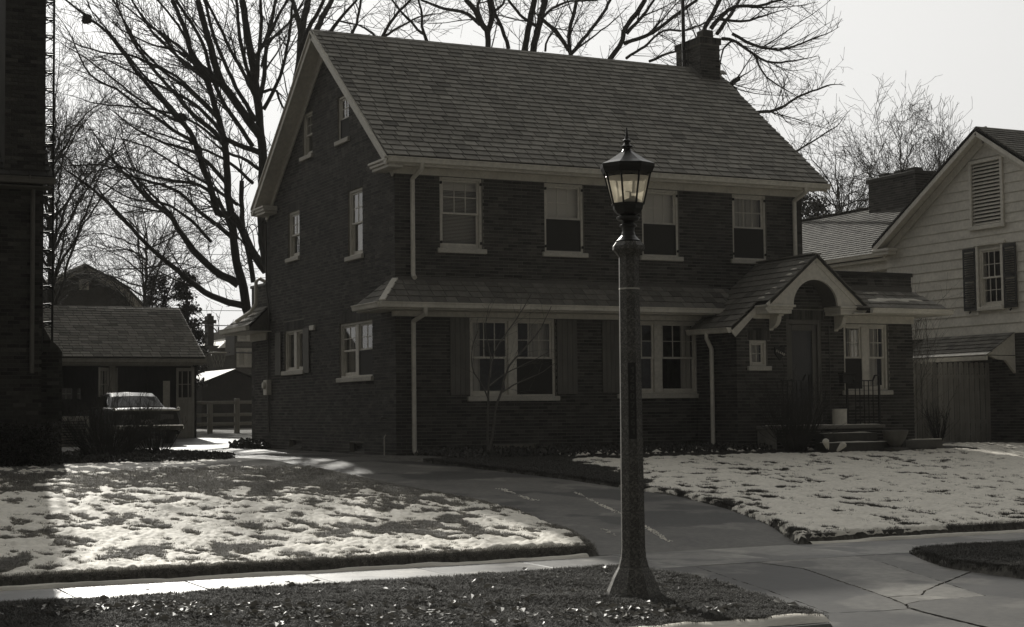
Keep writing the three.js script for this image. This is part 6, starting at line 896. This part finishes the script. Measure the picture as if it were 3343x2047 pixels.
tracedTree('multi_stem_tree', 'many stemmed bare tree fanning over the garage with a leaf nest', -20, [
  [[[808, 1018], [795, 938], [774, 859], [763, 779], [755, 700], [744, 640], [742, 557], [731, 464], [715, 394], [691, 315], [668, 241], [626, 176], [603, 93], [561, 0]], 21, 7, 1, 2, 0],
  [[[869, 885], [811, 800], [784, 732], [752, 700], [714, 700], [690, 620], [659, 534], [636, 464], [608, 413], [580, 385], [534, 334], [487, 283], [431, 213], [385, 148], [325, 84], [290, 60], [215, 0]], 15, 3, 1.5, 2, 0],
  [[[795, 997], [710, 975], [625, 922], [562, 869], [477, 795], [403, 716], [330, 640], [218, 557]], 12, 3, 2, 2, 0],
  [[[779, 928], [742, 904], [715, 896], [636, 822], [593, 763], [556, 705], [483, 650], [441, 603], [399, 557], [325, 464]], 15, 3, -1, 2, 0],
  [[[827, 922], [811, 832], [795, 753], [790, 700], [788, 640], [789, 590]], 9, 8, 0, 1, 0],
  [[[742, 600], [705, 560], [668, 520], [617, 492], [534, 464], [441, 420], [390, 380]], 8, 2, 2, 2, 0],
  [[[760, 760], [735, 700], [700, 640], [640, 600], [560, 590], [480, 570], [400, 545], [300, 560]], 9, 2, -2, 2, 0],
  [[[735, 480], [700, 430], [650, 390], [590, 330], [540, 270], [480, 200], [430, 130], [400, 60], [380, 0]], 9, 3, -1, 2, 0],
  [[[715, 394], [680, 350], [620, 290], [560, 240], [500, 210], [420, 180], [330, 170], [240, 140]], 7, 2, 2, 2, 0],
  [[[640, 470], [560, 420], [500, 380], [440, 340], [380, 290], [300, 250], [225, 105]], 7, 2, -1, 2, 0],
  [[[763, 779], [700, 730], [650, 690], [600, 640], [520, 600], [440, 580], [340, 540], [230, 540]], 8, 2, 1, 2, 0],
  [[[717, 394], [621, 299], [526, 227], [442, 131], [370, 0]], 6, 3, 2, 2, 0], [[[669, 251], [574, 179], [502, 108], [430, 0]], 6, 3, -1, 2, 0], [[[597, 394], [478, 257], [358, 108], [299, 36]], 6, 2, 2, 2, 0], [[[574, 394], [454, 323], [347, 239], [240, 165]], 5, 2, -2, 2, 0],
  [[[741, 478], [621, 394], [514, 358], [394, 347], [299, 335]], 5, 2, 1, 2, 0], [[[777, 669], [669, 598], [574, 538], [478, 478], [394, 454]], 6, 2, -1, 2, 0], [[[825, 598], [741, 526], [645, 478], [538, 442], [466, 418]], 6, 2, 2, 2, 0], [[[690, 790], [600, 700], [520, 660], [430, 650], [340, 600]], 6, 2, 1, 2, 0], [[[560, 700], [500, 640], [420, 560], [360, 520]], 5, 2, -1, 2, 0],
  [[[691, 315], [660, 250], [590, 200], [540, 130], [470, 60], [430, 0]], 6, 3, 1, 2, 0],
], 611);
tracedTree('bare_tree', 'tall bare tree with forked trunk close behind the left gable', -18, [
  [[[862, 800], [857, 620], [858, 487], [849, 418], [835, 278], [817, 162], [790, 0]], 23, 11, 0, 1, 0],
  [[[852, 500], [826, 490], [742, 455], [687, 390], [626, 334], [540, 290], [440, 240], [340, 190]], 10, 2, -1, 2, 0],
  [[[849, 440], [800, 380], [766, 325], [724, 269], [696, 186], [668, 84], [645, 0]], 15, 9, 1, 2, 0],
  [[[740, 290], [673, 250], [580, 148], [487, 84], [418, 28], [380, 0]], 8, 2, 1, 2, 0],
  [[[842, 340], [862, 250], [865, 185], [880, 100], [900, 0]], 9, 5, -1, 2, 0],
  [[[830, 310], [800, 250], [742, 139], [673, 0]], 7, 4, 2, 2, 0],
  [[[835, 278], [845, 180], [852, 90], [850, 0]], 8, 5, 1, 1, 0],
  [[[860, 300], [895, 290], [915, 330], [935, 370]], 6, 3, 0, 2, 0],
  [[[822, 200], [870, 130], [905, 60], [940, 0]], 7, 4, 0, 2, 0],
  [[[825, 478], [717, 311], [651, 120], [574, 0]], 8, 5, 1, 2, 0], [[[836, 394], [765, 275], [700, 120], [669, 0]], 8, 5, -1, 2, 0], [[[765, 311], [669, 227], [574, 72], [514, 0]], 7, 3, 2, 2, 0], [[[825, 299], [783, 120], [771, 0]], 8, 5, 0, 2, 0], [[[860, 358], [908, 263], [944, 120], [956, 0]], 7, 4, 1, 2, 0], [[[855, 215], [884, 131], [944, 72], [992, 0]], 6, 3, -1, 2, 0], [[[724, 269], [640, 200], [560, 160], [480, 140], [400, 100]], 6, 2, 1, 2, 0],
  [[[858, 560], [835, 545], [800, 520], [742, 500], [690, 460]], 7, 3, 0, 2, 0],
], 612);
tracedTree('bare_tree', 'bare tree with fanned limbs right behind the gable peak', -20, [
  [[[960, 330], [972, 240], [980, 160], [986, 91], [1006, 0]], 19, 11, 0, 1, 1.6],
  [[[980, 100], [972, 60], [955, 0]], 9, 7, 0, 1, 1.6], [[[985, 150], [1010, 90], [1057, 0]], 9, 6, 1, 1, 1.6], [[[1030, 110], [1055, 50], [1083, 0]], 11, 8, -1, 1, 1.6],
  [[[1075, 110], [1110, 60], [1165, 0]], 7, 4, 1, 2, 2], [[[1140, 130], [1165, 70], [1178, 0]], 6, 4, -1, 2, 2], [[[1236, 130], [1190, 90], [1110, 70]], 4, 2, 0, 2, 0], [[[1245, 125], [1290, 50], [1340, 0]], 6, 4, 1, 2, 2],
  [[[1250, 120], [1310, 85], [1370, 55], [1415, 45]], 5, 2, -1, 2, 0], [[[1395, 140], [1375, 75], [1378, 40], [1365, 0]], 6, 3, 0, 2, 1], [[[1380, 110], [1330, 60], [1280, 0]], 5, 3, 1, 2, 1],
], 613, { density: 0.8 });
tracedTree('bare_tree', 'thick forked bare trunk rising behind the middle of the roof ridge', -21, [
  [[[1596, 220], [1594, 146], [1592, 95], [1605, 73], [1598, 0]], 14, 9, 0, 1, 3.6],
  [[[1592, 100], [1568, 73], [1554, 37], [1521, 0]], 10, 8, 1, 1, 3.6], [[[1568, 80], [1521, 44], [1448, 26], [1375, 0]], 7, 4, -1, 2, 2], [[[1660, 160], [1640, 90], [1615, 40], [1605, 0]], 7, 5, 0, 1, 2], [[[1575, 75], [1560, 30], [1566, 0]], 6, 5, -1, 1, 2], [[[1610, 40], [1640, 15], [1650, -20]], 5, 3, 1, 1, 2],
], 614, { density: 0.8 });
tracedTree('twin_trunk_tree', 'bare tree with two close upright trunks behind the ridge', -22, [
  [[[1705, 230], [1712, 162], [1728, 81], [1745, 0]], 12, 10, 0, 1, 3.6], [[[1738, 220], [1741, 162], [1761, 81], [1781, 0]], 12, 10, 0, 1, 3.6], [[[1760, 90], [1700, 50], [1660, 0]], 6, 4, 1, 2, 2], [[[1770, 60], [1800, 30], [1860, 5], [1950, 0]], 5, 3, -1, 2, 1], [[[1765, 60], [1820, 110], [1855, 165]], 6, 6, 0, 2, 0],
], 615, { density: 0.8 });
tracedTree('bare_tree', 'slim bare tree splitting three ways just above the ridge', -20, [
  [[[1862, 240], [1862, 175], [1858, 110], [1872, 50], [1882, 0]], 9, 6, 0, 2, 3.6], [[[1862, 175], [1845, 140], [1815, 100], [1770, 60]], 6, 4, 1, 2, 0], [[[1865, 175], [1927, 100], [1970, 40], [1992, 0]], 7, 5, -1, 2, 3.6], [[[1870, 168], [1950, 110], [2000, 70]], 4, 2, 0, 2, 0], [[[1780, 168], [1785, 130], [1805, 105]], 4, 3, 0, 2, 0],
], 616, { density: 0.9 });
tracedTree('leaning_tree', 'leaning bare tree with a long limb reaching to the chimney', -19, [
  [[[1960, 260], [1996, 187], [2030, 143], [2037, 100], [2086, 32], [2106, 0]], 13, 8, 0, 2, 3.6], [[[2037, 142], [2106, 118], [2167, 81], [2240, 24], [2276, 0]], 7, 5, 1, 2, 2], [[[2045, 190], [2106, 150], [2167, 100], [2236, 100], [2300, 75]], 5, 3, -1, 2, 0], [[[2045, 110], [2100, 50], [2135, 0]], 7, 4, 1, 2, 2], [[[2120, 200], [2180, 175], [2240, 160]], 5, 3, 0, 2, 0],
], 617);
tracedTree('spreading_tree', 'wide bare tree with drooping limbs spreading right of the chimney', -18, [
  [[[2290, 300], [2300, 95], [2330, 40], [2350, 0]], 10, 7, 0, 1, 3.6], [[[2321, 93], [2390, 24], [2470, 20], [2550, 0]], 8, 4, 1, 2, 1], [[[2341, 110], [2390, 40], [2414, 0]], 7, 5, -1, 2, 2],
  [[[2357, 126], [2398, 134], [2459, 175], [2508, 203], [2590, 199]], 6, 3, 0, 2, 0, 1.6], [[[2390, 110], [2470, 150], [2552, 162], [2645, 130]], 6, 3, 1.5, 2, 0, 1.6], [[[2355, 258], [2400, 290], [2425, 330]], 6, 4, 0, 2, 0, 1.6], [[[2373, 286], [2412, 256]], 9, 8, 0, 1, 0, 0.3],
  [[[2463, 367], [2540, 357], [2613, 312], [2700, 280]], 6, 3, -1, 2, 0, 1.6], [[[2459, 175], [2500, 250], [2560, 290]], 4, 2, 1, 2, 0, 1.6], [[[2395, 130], [2360, 160], [2350, 230]], 4, 2, 0, 2, 0, 1.6], [[[2590, 500], [2640, 470], [2720, 420]], 4, 2, 0, 2, 0, 1.6], [[[2340, 60], [2430, 70], [2500, 50]], 6, 3, 1, 2, 0, 1.5],
], 618, { density: 1.2 });
// leaf nests (squirrel dreys) in the left tree
[[590, 385, -19.3, 0.2, 0.14, 'dark leaf nest in the fork of the many stemmed tree'], [283, 62, -18.9, 0.15, 0.15, 'small ragged leaf nest high at a branch tip']].forEach(([x, y, z, w, h, lab], k) => { const c = PX(x, y, z), r = rngOf(640 + k), g = new Geo(); for (let i = 0; i < 420; i++) { const f = r() * 6.283, e = Math.acos(2 * r() - 1), R = Math.pow(r(), 0.4), p = c.clone().add(V(Math.cos(f) * Math.sin(e) * w * R, Math.cos(e) * h * R, Math.sin(f) * Math.sin(e) * w * R)), a = V(r() - 0.5, r() - 0.5, r() - 0.5).normalize(), b = V(r() - 0.5, r() - 0.5, r() - 0.5).cross(a).normalize(); g.poly([p.clone().addScaledVector(a, 0.05), p.clone().addScaledVector(b, 0.03), p.clone().addScaledVector(a, -0.05), p.clone().addScaledVector(b, -0.03)]); } solo('leaf_nest', g, M.leaf, lab, 'nest', [c.x, c.y, c.z]); });

// far trees grown from their own base
function grownTree(name, label, base, H, seed, { limbs = 16, wide = 0.42, trunk = 0.3, r0 = 0.15, dens = 2.0, min = 0.006 } = {}) {
  // trunk, then limbs rising from it whose tips fill a rounded crown
  const r = rngOf(seed), t = thing(name, label, 'tree', base), cr = new Geo(), lean = (r() - 0.5) * 0.06 * H, tp = y => V(base[0] + lean * y, base[1] + H * y, base[2]);
  const tg = curve([tp(-0.02), tp(0.2), tp(0.45), tp(0.8)], 0.4, r, 0.05), n = tg.length - 1; part(t, 'trunk', new Geo().tube(tg, tg.map((_, i) => r0 * lerp(1.15, 0.2, Math.pow(i / n, 0.8))), 8), M.bark);
  for (let k = 0; k < limbs; k++) {
    const y = lerp(trunk, 0.78, Math.pow((k + 0.3 * r()) / limbs, 0.9)), a = tg[Math.min(n, Math.round(y / 0.8 * n))], f = k * 2.4 + r(), e = Math.acos(1 - 1.15 * r()), tip = V(base[0] + lean + Math.cos(f) * Math.sin(e) * wide * H, base[1] + H * (0.62 + 0.38 * Math.cos(e)), base[2] + Math.sin(f) * Math.sin(e) * wide * H), m = a.clone().lerp(tip, 0.45).add(V(0, 0.04 * H, 0)), L = a.distanceTo(tip), pts = curve([a.clone(), m, tip], 0.35, r, 0.05), q = pts.length - 1, R = r0 * 0.32 * (1.1 - 0.5 * y);
    cr.tube(pts, pts.map((_, i) => Math.max(min, R * (1 - 0.85 * i / q))), 5, 1, false);
    for (let i = 1; i <= q; i++) for (let c = 0; c < dens; c++) { const tn = pts[i].clone().sub(pts[i - 1]).normalize(), ax = V(r() - 0.5, r() - 0.5, r() - 0.5).cross(tn).normalize(); twig(cr, pts[i], tn.applyAxisAngle(ax, 0.4 + 0.6 * r()), (0.35 + 0.9 * r()) * (0.5 + H / 14), Math.max(min, R * 0.3 * (1 - 0.6 * i / q)), 2, r, { ...OPT, min, dens: 1.9, wob: 0.34, up: 0.04 }); }
  }
  part(t, 'crown', cr, M.twig); TRI += cr.i.length / 3; return t;
}
const farAt = (x, Z) => { const p = PX(x, 1000, Z); return [p.x, hz(Z), Z]; };
const topAt = (x, y, Z) => PX(x, y, Z).y - hz(Z);
grownTree('far_tree', 'fine twigged far tree behind the antenna tower', farAt(165, -28), topAt(165, 200, -28), 651, { limbs: 26, dens: 2.6, wide: 0.33, trunk: 0.3, r0: 0.2 });
grownTree('far_tree', 'fan shaped far tree between the gambrel house and the evergreen', farAt(472, -36), topAt(472, 590, -36), 652, { limbs: 26, dens: 2.6, wide: 0.36, trunk: 0.35 });
grownTree('far_tree', 'spreading far tree right of the brick house beside the wing roof', farAt(2745, -22), topAt(2745, 420, -22), 653, { limbs: 24, wide: 0.26, trunk: 0.4, dens: 2, min: 0.007 });
grownTree('far_tree', 'broad crowned far tree behind the wing chimney', farAt(2960, -26), topAt(2960, 345, -26), 654, { limbs: 28, wide: 0.2, trunk: 0.4, dens: 2, min: 0.007 });
grownTree('far_tree', 'twiggy far tree beside the gable slope of the clapboard house', farAt(3090, -27), topAt(3090, 385, -27), 655, { limbs: 20, wide: 0.15, trunk: 0.4, dens: 2, min: 0.007 });
grownTree('far_tree', 'slight far tree beyond the tall chimney of the far house', farAt(720, -50), topAt(720, 990, -50), 656, { limbs: 10, wide: 0.4, trunk: 0.3, min: 0.01, dens: 1 });

// ---------------------------------------------------------------- evergreens, shrubs, ground cover
const leafGeo = (l, w) => { const g = new Geo(); g.poly([V(0, 0, 0), V(w, l * 0.5, 0.15 * l), V(0, l, 0)]).poly([V(0, 0, 0), V(0, l, 0), V(-w, l * 0.5, 0.15 * l)]); return g.geometry(); };
function leaves(parent, name, geo, m, count, place, seed, top = null) {
  const r = rngOf(seed), im = new THREE.InstancedMesh(geo, m, count), q = new THREE.Quaternion(), mt = new THREE.Matrix4(), c = new THREE.Color(), b = parent === scene ? V(0, 0, 0) : BASE.get(parent);
  for (let i = 0; i < count; i++) { const o = place(r, i), s = o.s || 1; q.setFromEuler(new THREE.Euler(o.rx ?? r() * 6.28, o.ry ?? r() * 6.28, o.rz ?? r() * 6.28)); mt.compose(o.p.clone().sub(b), q, V(s, s * (o.sy || 1), s)); im.setMatrixAt(i, mt); const k = (o.k || 1) * (0.7 + 0.6 * r()); im.setColorAt(i, c.setRGB(k, k, k)); }
  im.name = parent === scene ? numbered(name) : name; im.castShadow = im.receiveShadow = true; im.userData.kind = 'stuff'; if (top) tag(im, top[0], top[1], { kind: 'stuff' }); parent.add(im); return im;
}
{ // dark loose conifer behind the garage
  const Z = -29, b = farAt(600, Z), H = topAt(610, 890, Z), t = thing('evergreen_tree', 'loose dark evergreen with drooping sprays beside the garage roof', 'tree', b), r0 = rngOf(661), br = [], g = new Geo();
  part(t, 'trunk', new Geo().tube([V(b[0], b[1], Z), V(b[0] + 0.15, b[1] + H * 0.6, Z), V(b[0] + 0.1, b[1] + H, Z)], [0.13, 0.08, 0.02], 8), M.bark);
  for (let k = 0; k < 60; k++) { const y = H * (0.25 + 0.73 * r0()), f = r0() * 6.283, L = (1 - y / H) * 0.75 + 0.22 + 0.2 * r0(), a = V(b[0] + 0.1, b[1] + y, Z), e = a.clone().add(V(Math.cos(f) * L, 0.1 * L + 0.2 * (r0() - 0.5), Math.sin(f) * L)), m = a.clone().lerp(e, 0.5).add(V(0, 0.12, 0)); g.tube([a, m, e], [0.02, 0.013, 0.005], 4, 1, false); br.push([a, m, e]); }
  part(t, 'branches', g, M.bark, { kind: 'stuff' });
  leaves(t, 'foliage', leafGeo(0.13, 0.03), M.leaf, 6000, (r) => { const [a, m, e] = br[Math.floor(r() * br.length)], s = 0.3 + 0.75 * r(), p = a.clone().lerp(e, s).add(V((r() - 0.5) * 0.28, 0.1 * Math.sin(s * 3.1) + (r() - 0.5) * 0.22, (r() - 0.5) * 0.28)); return { p, s: 0.7 + 0.7 * r() }; }, 662);
  const t2b = farAt(515, Z - 1), t2 = thing('evergreen_tree', 'low dark yew mass beside the fan shaped far tree', 'tree', t2b), H2 = topAt(515, 900, Z - 1); part(t2, 'trunk', new Geo().tube([V(t2b[0], t2b[1], Z - 1), V(t2b[0], t2b[1] + H2 * 0.8, Z - 1)], [0.12, 0.03], 7), M.bark);
  leaves(t2, 'foliage', leafGeo(0.14, 0.035), M.leaf, 2800, (r) => { const f = r() * 6.283, y = 0.3 + 0.7 * r(), R = 0.95 * (1.15 - y) * Math.sqrt(r()) * (0.7 + 0.5 * vnoise(f * 2, y * 6, 5)) + 0.15; return { p: V(t2b[0] + Math.cos(f) * R, t2b[1] + y * H2, Z - 1 + Math.sin(f) * R), s: 0.7 + 0.6 * r() }; }, 663);
  const t3b = farAt(2640, -17), t3 = thing('evergreen_tree', 'glossy dark evergreen peeping past the right wall of the brick house', 'tree', t3b), H3 = topAt(2640, 640, -17); part(t3, 'trunk', new Geo().tube([V(t3b[0], t3b[1], -17), V(t3b[0], t3b[1] + H3 * 0.9, -17)], [0.12, 0.03], 7), M.bark);
  leaves(t3, 'foliage', leafGeo(0.12, 0.04), M.leaf, 5000, (r) => { const f = r() * 6.283, y = 0.5 + 0.5 * r(), R = 0.75 * Math.sqrt(r()); return { p: V(t3b[0] + Math.cos(f) * R, t3b[1] + y * H3 - 0.2 * R, -17 + Math.sin(f) * R), s: 0.8 + 0.6 * r() }; }, 664);
}
function twigShrub(name, label, cx, cz, w, h, stems, seed, { m = M.twig, dens = 3.0, lv = 2, up = 0.12, y0 } = {}) {
  const r = rngOf(seed), y = y0 ?? ground(cx, cz), t = thing(name, label, 'shrub', [cx, y, cz]), g = new Geo();
  for (let k = 0; k < stems; k++) { const f = r() * 6.283, R = Math.sqrt(r()), d = V(Math.cos(f) * R * w / h * 0.75, 1, Math.sin(f) * R * w / h * 0.6); twig(g, V(cx + Math.cos(f) * R * w * 0.16, y - 0.02, cz + Math.sin(f) * R * w * 0.14), d, h * (0.75 + 0.4 * r()), 0.008 + 0.006 * r(), lv, r, { wob: 0.3, up, min: 0.0028, dens, ang: 0.6 }); }
  part(t, 'stems', g, m, { kind: 'stuff' }); TRI += g.i.length / 3; return t;
}
twigShrub('bare_bush', 'dense bare bush in front of the dark parked car', -5.15, -1.6, 1.8, 1.08, 150, 671, { dens: 3.2 });
twigShrub('bare_bush', 'small bare bush at the corner of the garage opening', -4.3, -1.4, 0.8, 0.7, 50, 672);
twigShrub('bare_bush', 'dark twiggy bush left of the entry steps', 7.55, 2.5, 1.1, 1.15, 80, 673);
twigShrub('bare_bush', 'thin climbing bush above the picket fence beside the entry bay', 12.75, -0.35, 1.1, 2.6, 26, 674, { dens: 2.2, m: M.paleBark, up: 0.1 });
twigShrub('bare_bush', 'small dark bush at the foot of the picket fence', 13.1, 0.35, 0.5, 0.8, 26, 675);
{ // young tree by the house wall
  const Z = 1.5, t = thing('young_tree', 'slender young multi-stem tree standing before the left pair of front windows', 'tree', [1.27, -0.04, Z]), r = rngOf(681), cr = new Geo();
  [[[[1598, 1495], [1592, 1440], [1594, 1310], [1596, 1240], [1615, 1150], [1645, 1100], [1700, 1020], [1735, 960]], 5, 1.3], [[[1596, 1470], [1606, 1430], [1620, 1330], [1636, 1280], [1660, 1200], [1700, 1150], [1760, 1080], [1800, 1000]], 5, 1.2], [[[1594, 1300], [1570, 1250], [1545, 1210], [1540, 1150], [1560, 1080]], 3, 1], [[[1598, 1260], [1650, 1220], [1710, 1190], [1790, 1150]], 3, 0.8], [[[1640, 1280], [1690, 1250], [1760, 1220], [1812, 1185]], 3, 0.8], [[[1600, 1230], [1600, 1150], [1585, 1080], [1595, 1000]], 3, 0.8]].forEach(([px, a, b], k) => { const w = px.map(([x, y]) => PX(x, y, Z + (k - 2) * 0.05)), sc = depthOf(w[0]) / FPX, pts = curve(w, 0.15, r, 0.006), n = pts.length - 1; part(t, k < 2 ? 'trunk' : 'limb', new Geo().tube(pts, pts.map((_, i) => sc * lerp(a, b, i / n)), 6), M.paleBark); for (let i = Math.floor(n * (k < 2 ? 0.45 : 0.2)); i <= n; i++) if (r() < 0.55) { const tn = pts[Math.min(n, i + 1)].clone().sub(pts[i - 1]).normalize(), ax = V(r() - 0.5, r() - 0.5, r() - 0.5).cross(tn).normalize(); twig(cr, pts[i], tn.applyAxisAngle(ax, 0.7), 0.3 + 0.5 * r(), 0.004, 1, r, { ...OPT, min: 0.002, dens: 3 }); } });
  part(t, 'crown', cr, M.paleBark);
}
{
  const yew = (name, label, x0, x1, z0, z1, h, n, seed, y0) => { const t = thing(name, label, 'shrub', [(x0 + x1) / 2, y0, (z0 + z1) / 2]); const st = new Geo(), r1 = rngOf(seed); for (let k = 0; k < 14; k++) { const x = lerp(x0, x1, (k + 0.5) / 14), z = lerp(z0, z1, 0.3 + 0.4 * r1()); st.tube([V(x, y0 - 0.05, z), V(x + 0.15 * (r1() - 0.5), y0 + h * 0.6, z + 0.1 * (r1() - 0.5))], [0.02, 0.008], 5); } part(t, 'stems', st, M.bark, { kind: 'stuff' }); leaves(t, 'foliage', leafGeo(0.05, 0.014), M.leaf, n, (r) => { const a = r(), x = lerp(x0, x1, a), c = h * (0.75 + 0.3 * fbm(x * 2.2, 1.1, seed, 2)), zz = lerp(z0, z1, r()), e = 1 - Math.pow(Math.abs(2 * (zz - z0) / (z1 - z0) - 1), 3); return { p: V(x, y0 + c * e * Math.pow(r(), 0.45), zz), s: 0.8 + 0.7 * r() }; }, seed + 1); };
  yew('evergreen_hedge', 'black clipped evergreens against the dark brick neighbour wall', -9.8, -6.5, 0.35, 1.0, 0.8, 13000, 691, 0.0);
  yew('clipped_hedge', 'clipped hedge beyond the picket fence below the clapboard gable', 14.9, 19.5, 1.4, 2.4, 1.15, 14000, 693, -0.02);
  // ivy and leaf litter beds
  leaves(scene, 'ivy_bed', leafGeo(0.07, 0.032), M.leaf, 6500, (r) => { const f = r() * 6.283, R = Math.sqrt(r()), x = -4.6 + Math.cos(f) * R * 1.9, z = -2.4 + Math.sin(f) * R * 2.9; return { p: V(Math.min(x, -2.75), ground(x, z) + 0.02 + 0.13 * r() * (1 - R * R * 0.7), z), rx: -1.2 + 1.2 * r() }; }, 695, ['low ivy ground cover between the bare bush and the driveway', 'ivy']);
  leaves(scene, 'corner_ivy', leafGeo(0.07, 0.035), M.leaf, 900, (r) => { const f = r() * 6.283, R = Math.sqrt(r()), x = -0.35 + Math.cos(f) * R * 0.4, z = -8.4 + Math.sin(f) * R * 1.0; return { p: V(x, hz(z) + 0.02 + 0.22 * r() * (1 - R * R * 0.6), z) }; }, 696, ['small leafy clump at the rear corner of the brick house', 'ground cover']);
  leaves(scene, 'bed_leaves', leafGeo(0.09, 0.035), M.leaf, 7000, (r) => { const x = 0.3 + 7.8 * r(), z = 0.2 + 1.9 * r(); return { p: V(x, ground(x, z) + 0.01 + 0.1 * Math.pow(r(), 2), z), rx: -1.4 + 1.6 * r() }; }, 697, ['dark leaf litter and ground cover in the bed along the front wall', 'ground cover']);
  // crumbs of snow caught in the bed
  const g = new Geo(), r = rngOf(699); for (let k = 0; k < 170; k++) { const x = 2.6 + 6.0 * r(), z = 1.2 + 1.2 * r(), s = 0.012 + 0.05 * r() * r(), y = ground(x, z) + 0.03 + 0.05 * r(), n = 6, top = V(x, y + s * 0.7, z); for (let i = 0; i < n; i++) { const a = i / n * 6.283, b = (i + 1) / n * 6.283, e = q => s * (0.8 + 0.9 * vnoise(q * 2 + k, k * 1.7, 4)), p = q => V(x + Math.cos(q) * e(q) * 1.7, y - 0.02, z + Math.sin(q) * e(q)); g.poly([top, p(b), p(a)]); } } solo('bed_snow', g, M.snow, 'crumbs of snow caught in the dark bed along the front wall', 'snow', [0, 0, 0], { kind: 'stuff' });
}
// ---------------------------------------------------------------- grass and fallen leaves
{
  const clump = (n, h, sp, seed) => { const r = rngOf(seed), g = new Geo(); for (let k = 0; k < n; k++) { const f = r() * 6.283, R = sp * Math.sqrt(r()), x = Math.cos(f) * R, z = Math.sin(f) * R, L = h * (0.5 + 0.8 * r()), a = r() * 6.283, b = 0.35 + 0.9 * r(), w = 0.0013 + 0.0009 * r(), dx = Math.cos(a), dz = Math.sin(a), m = V(x + dx * L * 0.25 * b, L * 0.6, z + dz * L * 0.25 * b), e = V(x + dx * L * 0.8 * b, L * (1 - 0.25 * b), z + dz * L * 0.8 * b), o = V(-dz * w, 0, dx * w); g.poly([V(x, -0.01, z).sub(o), V(x, -0.01, z).add(o), m.clone().add(o), m.clone().sub(o)]).poly([m.clone().sub(o), m.clone().add(o), e]); } return g.geometry(); };
  const gm = M.grass, G1 = clump(16, 0.05, 0.04, 701), G2 = clump(13, 0.065, 0.04, 702);
  const verge = (r) => { let x, z; do { x = -13 + 15 * r(); z = SW1 + 0.02 + (CURB - SW1 - 0.04) * r(); } while (paved(x, z) > -0.02 || x > 3); return { p: V(x, ground(x, z), z), rx: 0, rz: 0, s: 0.6 + 0.5 * r(), sy: 0.45 + 0.8 * fbm(x * 2, z * 2, 44, 3) }; };
  leaves(scene, 'verge_grass', G1, gm, 52000, verge, 703, ['short dry grass on the verge around the street lamp', 'grass']);
  // blades standing through the snow and hanging over the lawn edges
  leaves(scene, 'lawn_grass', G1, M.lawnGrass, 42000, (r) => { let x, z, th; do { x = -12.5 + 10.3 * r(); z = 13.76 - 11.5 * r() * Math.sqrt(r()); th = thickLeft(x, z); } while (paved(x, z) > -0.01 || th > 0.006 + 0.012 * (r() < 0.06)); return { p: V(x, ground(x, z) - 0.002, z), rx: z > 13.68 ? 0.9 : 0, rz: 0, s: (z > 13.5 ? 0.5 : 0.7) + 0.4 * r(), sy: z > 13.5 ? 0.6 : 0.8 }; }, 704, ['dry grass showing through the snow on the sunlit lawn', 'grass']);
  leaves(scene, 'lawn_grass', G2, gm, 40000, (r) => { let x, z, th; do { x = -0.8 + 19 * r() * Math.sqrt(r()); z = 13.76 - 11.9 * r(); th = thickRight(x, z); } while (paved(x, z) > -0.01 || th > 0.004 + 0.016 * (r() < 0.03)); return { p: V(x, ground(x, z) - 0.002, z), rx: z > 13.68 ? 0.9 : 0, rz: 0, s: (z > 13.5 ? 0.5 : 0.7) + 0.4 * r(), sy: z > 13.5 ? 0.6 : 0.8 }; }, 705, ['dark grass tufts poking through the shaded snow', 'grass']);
  const curl = (() => { const g = new Geo(); for (const s of [-1, 1]) g.poly([V(0, 0.006, -0.05), V(s * 0.022, 0.014, -0.015), V(s * 0.026, 0.02, 0.015), V(0, 0.004, 0.05)]); return g.geometry(); })();
  leaves(scene, 'fallen_leaves', curl, M.deadLeaf, 800, (r) => { const cs = [[-8.3, 16.9, 0.55], [-7.1, 17.4, 0.9], [-6.2, 18.3, 0.8], [-8.9, 16.3, 0.5], [-5.6, 18.6, 0.6], [-7.7, 17.8, 0.7]]; let x, z; do { if (r() < 0.72) { const c = cs[Math.floor(r() * cs.length)], f = r() * 6.283, R = c[2] * Math.sqrt(r()); x = c[0] + Math.cos(f) * R * 1.3; z = c[1] + Math.sin(f) * R * 0.6; } else { x = -11 + 8 * r(); z = SW1 - 0.1 + 3.8 * r(); } } while (paved(x, z) > -0.02 || z > CURB); return { p: V(x, ground(x, z) + 0.03 + 0.02 * r(), z), rx: (r() - 0.5) * 1.2, rz: (r() - 0.5) * 1.2, s: 0.45 + 0.5 * r() }; }, 706, ['curled fallen leaves lying in drifts on the verge', 'leaves']);
  const one = (x, z, k) => { const g = curl.clone(); g.scale(1.3, 2.2, 1.3); g.rotateY(k * 2.1); g.translate(x, -0.682, z); solo('fallen_leaf', g, M.deadLeaf, k ? 'curled brown leaf lying on the sidewalk near its verge edge' : 'upright curled leaf standing on the sunlit sidewalk', 'leaf', [x, -0.682, z]); };
  one(-8.45, 15.2, 0); one(-7.75, 15.0, 1);
}
console.log('tree triangles', TRI);

renderer.render(scene, camera);
